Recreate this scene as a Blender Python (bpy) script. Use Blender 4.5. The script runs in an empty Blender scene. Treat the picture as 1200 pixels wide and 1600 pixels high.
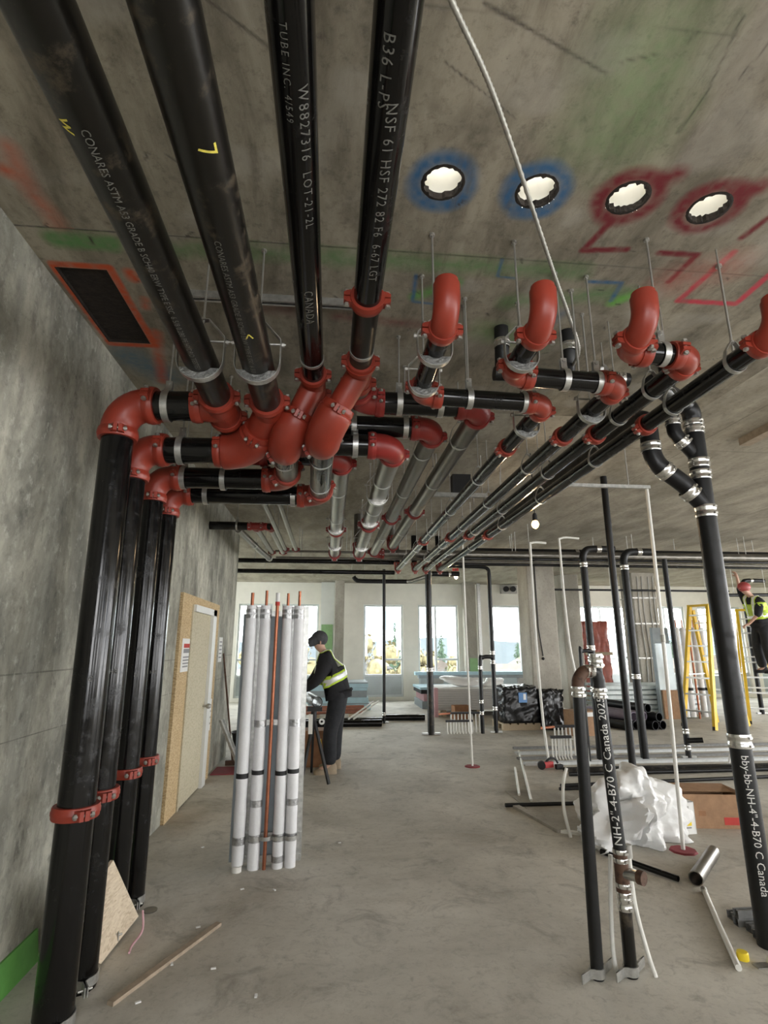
import bpy, bmesh, math, random
import numpy as np
from mathutils import Vector as V, Matrix

random.seed(7)
R_ = math.radians
scene = bpy.context.scene
COL = scene.collection

# ------------------------------------------------------------------ camera
EYE = V((0, 0, 1.55))
FPX = 845.0
PITCH = math.atan(209.0 / FPX)
YAW = math.atan(84.0 / (FPX / math.cos(PITCH)))
fw = V((math.sin(YAW) * math.cos(PITCH), math.cos(YAW) * math.cos(PITCH), math.sin(PITCH)))
rt = V((math.cos(YAW), -math.sin(YAW), 0))
up = rt.cross(fw)
cam_d = bpy.data.cameras.new('camera')
cam_d.sensor_fit = 'VERTICAL'
cam_d.sensor_height = 32.0
cam_d.lens = FPX / 1600.0 * 32.0
cam_d.clip_start = 0.05
cam_d.clip_end = 2000
cam = bpy.data.objects.new('camera', cam_d)
m = Matrix.Identity(4)
for i in range(3):
    m[i][0], m[i][1], m[i][2], m[i][3] = rt[i], up[i], -fw[i], EYE[i]
cam.matrix_world = m
COL.objects.link(cam)
scene.camera = cam

# ------------------------------------------------------------------ sky and exposure
SKY = 14.0
world = bpy.data.worlds.new('overcast_sky')
scene.world = world
world.use_nodes = True
wn, wl = world.node_tree.nodes, world.node_tree.links
wn.clear()
wo = wn.new('ShaderNodeOutputWorld')
bg = wn.new('ShaderNodeBackground')
tc = wn.new('ShaderNodeTexCoord')
mp = wn.new('ShaderNodeMapping')
mp.inputs['Scale'].default_value = (2.5, 2.5, 9.0)
nz = wn.new('ShaderNodeTexNoise')
nz.inputs['Scale'].default_value = 1.6
nz.inputs['Detail'].default_value = 5
rp = wn.new('ShaderNodeValToRGB')
rp.color_ramp.elements[0].position = 0.40
rp.color_ramp.elements[0].color = (0.115, 0.135, 0.155, 1)
rp.color_ramp.elements[1].position = 0.52
rp.color_ramp.elements[1].color = (1.0, 1.0, 1.0, 1)
wl.new(tc.outputs['Generated'], mp.inputs['Vector'])
wl.new(mp.outputs[0], nz.inputs['Vector'])
wl.new(nz.outputs['Fac'], rp.inputs['Fac'])
wl.new(rp.outputs['Color'], bg.inputs['Color'])
bg.inputs['Strength'].default_value = SKY
wl.new(bg.outputs[0], wo.inputs['Surface'])

scene.view_settings.view_transform = 'Standard'
scene.view_settings.look = 'None'
scene.view_settings.gamma = 1.0
scene.view_settings.use_curve_mapping = False
scene.view_settings.exposure = 0.2
scene.cycles.use_denoising = True
scene.cycles.max_bounces = 10
scene.cycles.diffuse_bounces = 6
scene.cycles.glossy_bounces = 4
scene.cycles.transparent_max_bounces = 12
scene.cycles.sample_clamp_indirect = 8.0

ZC = 3.40           # underside of the slab
WX = -1.47          # face of the concrete core wall
FARY = 16.5         # inner face of the window wall


def window_portal(name, loc, rotz, sx, sy):
    """marks a glazed opening so that the sky light entering there is sampled well; gives no light of its own"""
    l = bpy.data.lights.new(name, 'AREA')
    l.shape = 'RECTANGLE'
    l.size, l.size_y = sx, sy
    l.cycles.is_portal = True
    o = bpy.data.objects.new(name, l)
    o.location, o.rotation_euler = loc, (R_(90), 0, rotz)
    COL.objects.link(o)


window_portal('portal_back', (6.5, -2.95, 1.8), 0, 16.0, 1.8)
window_portal('portal_side', (14.45, 6.7, 1.7), R_(90), 19.4, 3.38)
window_portal('portal_far', (3.6, FARY - 0.05, 1.75), R_(180), 24.8, 2.2)
window_portal('portal_west', (-8.9, 12.6, 1.75), R_(-90), 7.6, 3.2)

# ------------------------------------------------------------------ materials
MATS = {}


def nt(name):
    m = bpy.data.materials.new(name)
    m.use_nodes = True
    MATS[name] = m
    n = m.node_tree.nodes
    return m, n, m.node_tree.links, n['Principled BSDF']


def mat(name, col, rough=0.5, metal=0.0, var=0.12, scale=8.0, bump=0.0, bscale=60.0, spec=0.5, stretch=None, trans=0.0):
    """plain painted / metal surface with a little procedural unevenness"""
    m, n, l, b = nt(name)
    t = n.new('ShaderNodeTexCoord')
    mp = n.new('ShaderNodeMapping')
    if stretch:
        mp.inputs['Scale'].default_value = stretch
    l.new(t.outputs['Object'], mp.inputs['Vector'])
    z = n.new('ShaderNodeTexNoise')
    z.inputs['Scale'].default_value = scale
    z.inputs['Detail'].default_value = 5
    z.inputs['Roughness'].default_value = 0.62
    l.new(mp.outputs[0], z.inputs['Vector'])
    r = n.new('ShaderNodeValToRGB')
    r.color_ramp.elements[0].position = 0.3
    r.color_ramp.elements[1].position = 0.7
    r.color_ramp.elements[0].color = [c * (1 - var) for c in col] + [1]
    r.color_ramp.elements[1].color = [min(1, c * (1 + var)) for c in col] + [1]
    l.new(z.outputs['Fac'], r.inputs['Fac'])
    l.new(r.outputs['Color'], b.inputs['Base Color'])
    b.inputs['Roughness'].default_value = rough
    b.inputs['Metallic'].default_value = metal
    b.inputs['Specular IOR Level'].default_value = spec
    if trans:
        b.inputs['Transmission Weight'].default_value = trans
    if bump:
        z2 = n.new('ShaderNodeTexNoise')
        z2.inputs['Scale'].default_value = bscale
        z2.inputs['Detail'].default_value = 4
        l.new(mp.outputs[0], z2.inputs['Vector'])
        bp = n.new('ShaderNodeBump')
        bp.inputs['Strength'].default_value = bump
        bp.inputs['Distance'].default_value = 0.01
        l.new(z2.outputs['Fac'], bp.inputs['Height'])
        l.new(bp.outputs[0], b.inputs['Normal'])
    return m


def scuffed(name, col, scuff, amount=0.62, rough=0.35, metal=0.0, scale=14.0, stretch=(1, 1, 1)):
    """dark pipe lacquer with dusty, scraped patches"""
    m, n, l, b = nt(name)
    t = n.new('ShaderNodeTexCoord')
    mp = n.new('ShaderNodeMapping')
    mp.inputs['Scale'].default_value = stretch
    l.new(t.outputs['Object'], mp.inputs['Vector'])
    z = n.new('ShaderNodeTexNoise')
    z.inputs['Scale'].default_value = scale
    z.inputs['Detail'].default_value = 8
    z.inputs['Roughness'].default_value = 0.72
    l.new(mp.outputs[0], z.inputs['Vector'])
    r = n.new('ShaderNodeValToRGB')
    r.color_ramp.elements[0].position = amount
    r.color_ramp.elements[1].position = amount + 0.14
    r.color_ramp.elements[0].color = list(col) + [1]
    r.color_ramp.elements[1].color = list(scuff) + [1]
    l.new(z.outputs['Fac'], r.inputs['Fac'])
    l.new(r.outputs['Color'], b.inputs['Base Color'])
    rr = n.new('ShaderNodeMapRange')
    rr.inputs['From Min'].default_value = 0.50
    rr.inputs['From Max'].default_value = 0.80
    rr.inputs['To Min'].default_value = rough
    rr.inputs['To Max'].default_value = min(1, rough + 0.4)
    l.new(z.outputs['Fac'], rr.inputs['Value'])
    l.new(rr.outputs[0], b.inputs['Roughness'])
    b.inputs['Metallic'].default_value = metal
    b.inputs['Specular IOR Level'].default_value = 0.36
    return m


def concrete(name, dark, light, scale=1.2, bump=0.25, stretch=(1, 1, 1), pits=0.5, rough=0.85, paint=False, lines=None, lcol=None):
    m, n, l, b = nt(name)
    t = n.new('ShaderNodeTexCoord')
    mp = n.new('ShaderNodeMapping')
    mp.inputs['Scale'].default_value = stretch
    l.new(t.outputs['Object'], mp.inputs['Vector'])
    z = n.new('ShaderNodeTexNoise')
    z.inputs['Scale'].default_value = scale
    z.inputs['Detail'].default_value = 9
    z.inputs['Roughness'].default_value = 0.66
    z.inputs['Distortion'].default_value = 0.35
    l.new(mp.outputs[0], z.inputs['Vector'])
    r = n.new('ShaderNodeValToRGB')
    r.color_ramp.elements[0].position = 0.36
    r.color_ramp.elements[1].position = 0.64
    r.color_ramp.elements[0].color = list(dark) + [1]
    r.color_ramp.elements[1].color = list(light) + [1]
    l.new(z.outputs['Fac'], r.inputs['Fac'])
    z2 = n.new('ShaderNodeTexNoise')
    z2.inputs['Scale'].default_value = 22
    z2.inputs['Detail'].default_value = 6
    z2.inputs['Roughness'].default_value = 0.75
    l.new(t.outputs['Object'], z2.inputs['Vector'])
    r2 = n.new('ShaderNodeValToRGB')
    r2.color_ramp.elements[0].position = 0.28
    r2.color_ramp.elements[0].color = (1 - pits, 1 - pits, 1 - pits, 1)
    r2.color_ramp.elements[1].position = 0.48
    r2.color_ramp.elements[1].color = (1, 1, 1, 1)
    l.new(z2.outputs['Fac'], r2.inputs['Fac'])
    mx = n.new('ShaderNodeMix')
    mx.data_type = 'RGBA'
    mx.blend_type = 'MULTIPLY'
    mx.inputs[0].default_value = 1
    l.new(r.outputs['Color'], mx.inputs[6])
    l.new(r2.outputs['Color'], mx.inputs[7])
    out = mx.outputs[2]
    if lines:
        # formwork joints: thin dark lines; lines = [(axis, position, halfwidth)]
        sp = n.new('ShaderNodeSeparateXYZ')
        l.new(t.outputs['Object'], sp.inputs[0])
        fac = None
        for ax, pos, hw in lines:
            s = n.new('ShaderNodeMath'); s.operation = 'SUBTRACT'
            l.new(sp.outputs[ax], s.inputs[0]); s.inputs[1].default_value = pos
            a = n.new('ShaderNodeMath'); a.operation = 'ABSOLUTE'
            l.new(s.outputs[0], a.inputs[0])
            c = n.new('ShaderNodeMath'); c.operation = 'LESS_THAN'
            l.new(a.outputs[0], c.inputs[0]); c.inputs[1].default_value = hw
            if fac is None:
                fac = c.outputs[0]
            else:
                mxm = n.new('ShaderNodeMath'); mxm.operation = 'MAXIMUM'
                l.new(fac, mxm.inputs[0]); l.new(c.outputs[0], mxm.inputs[1])
                fac = mxm.outputs[0]
        fm = n.new('ShaderNodeMath'); fm.operation = 'MULTIPLY'
        l.new(fac, fm.inputs[0]); l.new(z2.outputs['Fac'], fm.inputs[1])
        mx3 = n.new('ShaderNodeMix'); mx3.data_type = 'RGBA'
        l.new(fm.outputs[0], mx3.inputs[0])
        l.new(out, mx3.inputs[6])
        mx3.inputs[7].default_value = (lcol or [c * 0.45 for c in dark]) + [1]
        out = mx3.outputs[2]
    if paint:
        at = n.new('ShaderNodeAttribute')
        at.attribute_name = 'paint'
        mx2 = n.new('ShaderNodeMix')
        mx2.data_type = 'RGBA'
        l.new(at.outputs['Alpha'], mx2.inputs[0])
        l.new(out, mx2.inputs[6])
        l.new(at.outputs['Color'], mx2.inputs[7])
        out = mx2.outputs[2]
    l.new(out, b.inputs['Base Color'])
    b.inputs['Roughness'].default_value = rough
    bp = n.new('ShaderNodeBump')
    bp.inputs['Strength'].default_value = bump
    bp.inputs['Distance'].default_value = 0.012
    l.new(z2.outputs['Fac'], bp.inputs['Height'])
    l.new(bp.outputs[0], b.inputs['Normal'])
    return m


def streaks(m, scale, stretch, lo, hi, col, k):
    n, l = m.node_tree.nodes, m.node_tree.links
    b = n['Principled BSDF']
    src = b.inputs['Base Color'].links[0].from_socket
    t = n.new('ShaderNodeTexCoord')
    mp = n.new('ShaderNodeMapping')
    mp.inputs['Scale'].default_value = stretch
    l.new(t.outputs['Object'], mp.inputs['Vector'])
    z = n.new('ShaderNodeTexNoise')
    z.inputs['Scale'].default_value = scale
    z.inputs['Detail'].default_value = 8
    z.inputs['Roughness'].default_value = 0.7
    l.new(mp.outputs[0], z.inputs['Vector'])
    mr = n.new('ShaderNodeMapRange')
    mr.inputs['From Min'].default_value, mr.inputs['From Max'].default_value = lo, hi
    mr.inputs['To Max'].default_value = k
    l.new(z.outputs['Fac'], mr.inputs['Value'])
    mm = n.new('ShaderNodeMix'); mm.data_type = 'RGBA'
    l.new(mr.outputs[0], mm.inputs[0])
    l.new(src, mm.inputs[6])
    mm.inputs[7].default_value = tuple(col) + (1,)
    l.new(mm.outputs[2], b.inputs['Base Color'])


def flakes(name, c0, c1, c2, scale=55.0):
    """oriented strand board"""
    m, n, l, b = nt(name)
    t = n.new('ShaderNodeTexCoord')
    mp = n.new('ShaderNodeMapping')
    mp.inputs['Scale'].default_value = (1, 1, 2.6)
    l.new(t.outputs['Object'], mp.inputs['Vector'])
    v = n.new('ShaderNodeTexVoronoi')
    v.inputs['Scale'].default_value = scale
    l.new(mp.outputs[0], v.inputs['Vector'])
    s = n.new('ShaderNodeSeparateColor')
    l.new(v.outputs['Color'], s.inputs[0])
    r = n.new('ShaderNodeValToRGB')
    r.color_ramp.elements[0].color = list(c0) + [1]
    r.color_ramp.elements[1].color = list(c2) + [1]
    e = r.color_ramp.elements.new(0.4)
    e.color = list(c1) + [1]
    l.new(s.outputs[0], r.inputs['Fac'])
    l.new(r.outputs['Color'], b.inputs['Base Color'])
    b.inputs['Roughness'].default_value = 0.8
    return m


def emit(name, col, strength):
    m, n, l, b = nt(name)
    b.inputs['Base Color'].default_value = list(col) + [1]
    b.inputs['Emission Color'].default_value = list(col) + [1]
    b.inputs['Emission Strength'].default_value = strength
    return m


concrete('wall_concrete', (0.115, 0.114, 0.094), (0.52, 0.505, 0.42), 2.1, 0.3, (1, 1.0, 0.42), 0.3,
         lines=[(2, 1.42, 0.004), (1, 4.9, 0.004), (1, 7.25, 0.004), (2, 1.12, 0.003)])
streaks(MATS['wall_concrete'], 5.0, (1, 1, 0.09), 0.52, 0.66, (0.24, 0.24, 0.21), 0.45)
streaks(MATS['wall_concrete'], 11.0, (1, 1, 0.55), 0.50, 0.64, (0.17, 0.165, 0.14), 0.55)
streaks(MATS['wall_concrete'], 17.0, (1, 1, 0.7), 0.55, 0.66, (0.56, 0.55, 0.48), 0.5)
streaks(MATS['wall_concrete'], 9.0, (1, 1, 0.6), 0.60, 0.68, (0.09, 0.088, 0.075), 0.6)
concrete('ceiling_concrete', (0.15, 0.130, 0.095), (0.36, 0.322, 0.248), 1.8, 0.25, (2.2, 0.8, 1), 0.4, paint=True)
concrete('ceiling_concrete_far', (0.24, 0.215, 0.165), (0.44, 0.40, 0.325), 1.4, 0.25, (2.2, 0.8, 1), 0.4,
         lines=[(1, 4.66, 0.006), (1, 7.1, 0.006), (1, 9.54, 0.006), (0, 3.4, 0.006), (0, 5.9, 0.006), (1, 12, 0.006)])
streaks(MATS['ceiling_concrete'], 3.0, (3.0, 0.5, 1), 0.56, 0.70, (0.11, 0.09, 0.065), 0.6)
streaks(MATS['ceiling_concrete'], 1.6, (1.0, 1.0, 1), 0.56, 0.72, (0.44, 0.40, 0.33), 0.5)
streaks(MATS['ceiling_concrete'], 60.0, (1, 1, 1), 0.66, 0.72, (0.05, 0.04, 0.03), 0.7)
FLOOR = concrete('floor_concrete', (0.40, 0.375, 0.32), (0.62, 0.59, 0.52), 0.75, 0.12, (1, 1, 1), 0.22, 0.72)
n_, l_ = FLOOR.node_tree.nodes, FLOOR.node_tree.links
b_ = n_['Principled BSDF']
src_ = b_.inputs['Base Color'].links[0].from_socket
tc_ = n_.new('ShaderNodeTexCoord')
for sc_, lo_, hi_, c_, k_ in ((0.55, 0.50, 0.72, (0.27, 0.22, 0.155, 1), 0.55), (3.2, 0.53, 0.68, (0.20, 0.18, 0.15, 1), 0.6), (16.0, 0.55, 0.70, (0.24, 0.22, 0.185, 1), 0.5), (1.4, 0.55, 0.75, (0.60, 0.58, 0.53, 1), 0.5)):
    z_ = n_.new('ShaderNodeTexNoise')
    z_.inputs['Scale'].default_value = sc_
    z_.inputs['Detail'].default_value = 10
    z_.inputs['Roughness'].default_value = 0.7
    z_.inputs['Distortion'].default_value = 0.8
    l_.new(tc_.outputs['Object'], z_.inputs['Vector'])
    mr_ = n_.new('ShaderNodeMapRange')
    mr_.inputs['From Min'].default_value, mr_.inputs['From Max'].default_value = lo_, hi_
    mr_.inputs['To Max'].default_value = k_
    l_.new(z_.outputs['Fac'], mr_.inputs['Value'])
    mm_ = n_.new('ShaderNodeMix'); mm_.data_type = 'RGBA'
    l_.new(mr_.outputs[0], mm_.inputs[0])
    l_.new(src_, mm_.inputs[6])
    mm_.inputs[7].default_value = c_
    src_ = mm_.outputs[2]
l_.new(src_, b_.inputs['Base Color'])
concrete('column_concrete', (0.25, 0.23, 0.19), (0.44, 0.41, 0.35), 1.2, 0.2, (1, 1, 0.4), 0.3)
concrete('patch_concrete', (0.27, 0.25, 0.21), (0.42, 0.39, 0.34), 2.2, 0.3, (1, 1, 1), 0.3)
scuffed('black_steel', (0.0045, 0.0042, 0.004), (0.055, 0.046, 0.036), 0.65, 0.13, 0.0, 9.0)
scuffed('black_steel_bare', (0.008, 0.007, 0.0055), (0.075, 0.058, 0.038), 0.54, 0.30, 0.0, 7.0)
scuffed('mill_steel', (0.19, 0.18, 0.16), (0.27, 0.25, 0.22), 0.5, 0.32, 0.9, 10.0)  # grey metal; on the branch pipes it stands in for shine on black steel
scuffed('cast_iron', (0.008, 0.008, 0.008), (0.05, 0.048, 0.045), 0.64, 0.42, 0.0, 16.0)
scuffed('abs_black', (0.006, 0.006, 0.0065), (0.06, 0.06, 0.06), 0.66, 0.36, 0.0, 16.0)
scuffed('rusty_iron', (0.10, 0.055, 0.035), (0.05, 0.03, 0.022), 0.5, 0.6, 0.2, 30.0)
mat('red_enamel', (0.255, 0.031, 0.016), 0.40, 0, 0.14, 7.0)
mat('red_dark_enamel', (0.24, 0.020, 0.016), 0.4, 0, 0.14, 9.0)
mat('galvanized', (0.50, 0.50, 0.48), 0.38, 0.85, 0.22, 30.0)
mat('zinc_bolt', (0.46, 0.45, 0.42), 0.45, 0.9, 0.1, 30.0)
mat('stainless', (0.66, 0.65, 0.62), 0.26, 0.95, 0.12, 20.0)
mat('foil_insert', (0.20, 0.20, 0.19), 0.45, 0.6, 0.4, 55.0, 0.6, 90)
mat('insulation_white', (0.74, 0.74, 0.75), 0.5, 0, 0.05, 12.0, 0.25, 35)
mat('foil_tape', (0.42, 0.42, 0.42), 0.35, 0.8, 0.3, 45.0, 0.4, 60)
mat('rubber_black', (0.012, 0.012, 0.013), 0.6, 0, 0.2)
mat('copper', (0.36, 0.135, 0.075), 0.42, 0.85, 0.2, 14.0)
mat('plastic_white', (0.74, 0.73, 0.68), 0.45, 0, 0.05)
mat('plastic_yellow', (0.80, 0.60, 0.03), 0.4, 0, 0.05)
mat('plastic_blue', (0.10, 0.24, 0.50), 0.4, 0, 0.05)
mat('paint_white', (0.72, 0.71, 0.66), 0.5, 0, 0.04)
mat('drywall', (0.84, 0.82, 0.74), 0.8, 0, 0.05, 3.0)
mat('drywall_cool', (0.74, 0.76, 0.72), 0.8, 0, 0.05, 3.0)
mat('frame_alu', (0.60, 0.64, 0.64), 0.4, 0.3, 0.05)
mat('spandrel', (0.42, 0.47, 0.48), 0.3, 0.3, 0.08, 3.0)
mat('green_paint', (0.15, 0.42, 0.09), 0.6, 0, 0.15, 9.0)
mat('green_board', (0.28, 0.46, 0.22), 0.7, 0, 0.1)
mat('pine_wood', (0.42, 0.33, 0.22), 0.7, 0, 0.2, 22.0, 0.2, 40, stretch=(6, 1, 6))
mat('lath_wood', (0.33, 0.26, 0.19), 0.75, 0, 0.2, 22.0)
mat('cardboard', (0.33, 0.195, 0.11), 0.8, 0, 0.15, 14.0, 0.2, 20)
mat('cardboard_dark', (0.30, 0.15, 0.075), 0.8, 0, 0.15, 14.0, 0.2, 20)
mat('paper_white', (0.76, 0.76, 0.74), 0.75, 0, 0.03)
mat('print_grey', (0.25, 0.25, 0.26), 0.75, 0, 0.1)
mat('print_red', (0.50, 0.05, 0.04), 0.75, 0, 0.1)
mat('stencil_white', (0.66, 0.65, 0.62), 0.7, 0, 0.25, 90.0)
mat('stencil_grey', (0.15, 0.148, 0.135), 0.7, 0, 0.35, 90.0)
mat('chalk_yellow', (0.70, 0.60, 0.10), 0.8, 0, 0.25, 90.0)
mat('door_white', (0.66, 0.66, 0.63), 0.5, 0, 0.04)
mat('bag_white', (0.72, 0.72, 0.71), 0.42, 0, 0.05, 5.0, 1.0, 11)
mat('wrap_black', (0.012, 0.012, 0.013), 0.28, 0, 0.3, 6.0, 0.9, 7)
mat('wrap_red', (0.42, 0.12, 0.09), 0.35, 0, 0.25, 8.0, 0.8, 9)
mat('foam_blue', (0.42, 0.60, 0.68), 0.7, 0, 0.06)
mat('foam_grey', (0.30, 0.34, 0.36), 0.7, 0, 0.1)
mat('foam_pink', (0.55, 0.33, 0.36), 0.7, 0, 0.06)
mat('board_grey', (0.46, 0.45, 0.43), 0.75, 0, 0.06)
mat('copper_dull', (0.36, 0.15, 0.10), 0.5, 0.5, 0.2)
mat('ladder_yellow', (0.72, 0.46, 0.02), 0.45, 0, 0.08)
mat('ladder_alu', (0.66, 0.66, 0.64), 0.35, 0.7, 0.05)
mat('cloth_black', (0.010, 0.010, 0.012), 0.9, 0, 0.3, 20.0, 0.4, 30)
mat('cloth_trousers', (0.016, 0.017, 0.020), 0.9, 0, 0.35, 14.0, 0.4, 24)
mat('vest_lime', (0.50, 0.68, 0.06), 0.6, 0, 0.08)
mat('reflective', (0.78, 0.80, 0.78), 0.35, 0.2, 0.05)
mat('skin', (0.50, 0.30, 0.22), 0.6, 0, 0.08)
mat('boot_tan', (0.28, 0.22, 0.15), 0.8, 0, 0.2)
mat('cap_dark', (0.05, 0.05, 0.055), 0.8, 0, 0.3, 30)
mat('helmet_red', (0.35, 0.05, 0.05), 0.5, 0, 0.2)
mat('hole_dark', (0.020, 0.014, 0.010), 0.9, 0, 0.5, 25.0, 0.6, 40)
mat('red_mat', (0.24, 0.035, 0.045), 0.8, 0, 0.2)
mat('tool_red', (0.42, 0.03, 0.03), 0.45, 0, 0.1)
mat('purple_pipe', (0.24, 0.20, 0.26), 0.4, 0, 0.1)
mat('rail_zinc', (0.62, 0.64, 0.64), 0.4, 0.25, 0.1, 20.0)
mat('deck_zinc', (0.64, 0.70, 0.70), 0.45, 0.1, 0.12, 12.0)
mat('strut_grey', (0.22, 0.22, 0.215), 0.5, 0.3, 0.2, 20.0)
mat('conduit_metal', (0.42, 0.41, 0.37), 0.5, 0.5, 0.15, 40)
mat('leaf_dark', (0.035, 0.06, 0.035), 0.9, 0, 0.5, 1.0)
mat('leaf_yellow', (0.20, 0.17, 0.09), 0.9, 0, 0.45, 0.8)
mat('leaf_green', (0.085, 0.10, 0.045), 0.9, 0, 0.45, 0.8)
mat('bark', (0.09, 0.07, 0.05), 0.9, 0, 0.2)
mat('house_cream', (0.30, 0.27, 0.22), 0.9, 0, 0.05)
mat('house_grey', (0.20, 0.20, 0.20), 0.9, 0, 0.05)
mat('house_tan', (0.22, 0.17, 0.125), 0.9, 0, 0.05)
mat('roof_brown', (0.10, 0.082, 0.07), 0.9, 0, 0.2, 1.0)
mat('roof_grey', (0.12, 0.12, 0.125), 0.9, 0, 0.2, 1.0)
mat('house_glass', (0.06, 0.08, 0.10), 0.15, 0, 0.05)
mat('lawn', (0.13, 0.12, 0.075), 0.95, 0, 0.5, 0.05)
mat('hill_blue', (0.085, 0.10, 0.11), 1.0, 0, 0.2, 0.02)
flakes('osb', (0.36, 0.24, 0.12), (0.50, 0.36, 0.19), (0.62, 0.48, 0.28), 60)
flakes('osb_pale', (0.50, 0.40, 0.28), (0.60, 0.50, 0.37), (0.68, 0.58, 0.44), 40)
flakes('plywood_pale', (0.44, 0.40, 0.28), (0.50, 0.45, 0.32), (0.54, 0.49, 0.36), 30)
emit('bulb_warm', (1.0, 0.62, 0.25), 7.0)
emit('bulb_white', (1.0, 0.84, 0.62), 14.0)

# window glass: mostly clear, a little mirror
m_, n_, l_, b_ = nt('window_glass')
n_.remove(b_)
tr_ = n_.new('ShaderNodeBsdfTransparent'); tr_.inputs[0].default_value = (0.92, 0.95, 0.95, 1)
gl_ = n_.new('ShaderNodeBsdfGlossy'); gl_.inputs['Roughness'].default_value = 0.02
mx_ = n_.new('ShaderNodeMixShader'); mx_.inputs[0].default_value = 0.05
l_.new(tr_.outputs[0], mx_.inputs[1]); l_.new(gl_.outputs[0], mx_.inputs[2])
l_.new(mx_.outputs[0], n_['Material Output'].inputs['Surface'])
# milky sheet that covers the sleeves on the slab above
m_, n_, l_, b_ = nt('milky_sheet')
n_.remove(b_)
tr_ = n_.new('ShaderNodeBsdfTranslucent'); tr_.inputs[0].default_value = (0.86, 0.84, 0.80, 1)
df_ = n_.new('ShaderNodeBsdfDiffuse'); df_.inputs[0].default_value = (0.8, 0.78, 0.74, 1)
mx_ = n_.new('ShaderNodeMixShader'); mx_.inputs[0].default_value = 0.35
l_.new(tr_.outputs[0], mx_.inputs[1]); l_.new(df_.outputs[0], mx_.inputs[2])
l_.new(mx_.outputs[0], n_['Material Output'].inputs['Surface'])

# ------------------------------------------------------------------ mesh helpers
X, Y, Z = V((1, 0, 0)), V((0, 1, 0)), V((0, 0, 1))
WM = {}       # world matrix of every object we make


def perp(d):
    d = V(d).normalized()
    a = Z if abs(d.z) < 0.9 else Y
    u = a.cross(d).normalized()
    return u, d.cross(u)


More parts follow.
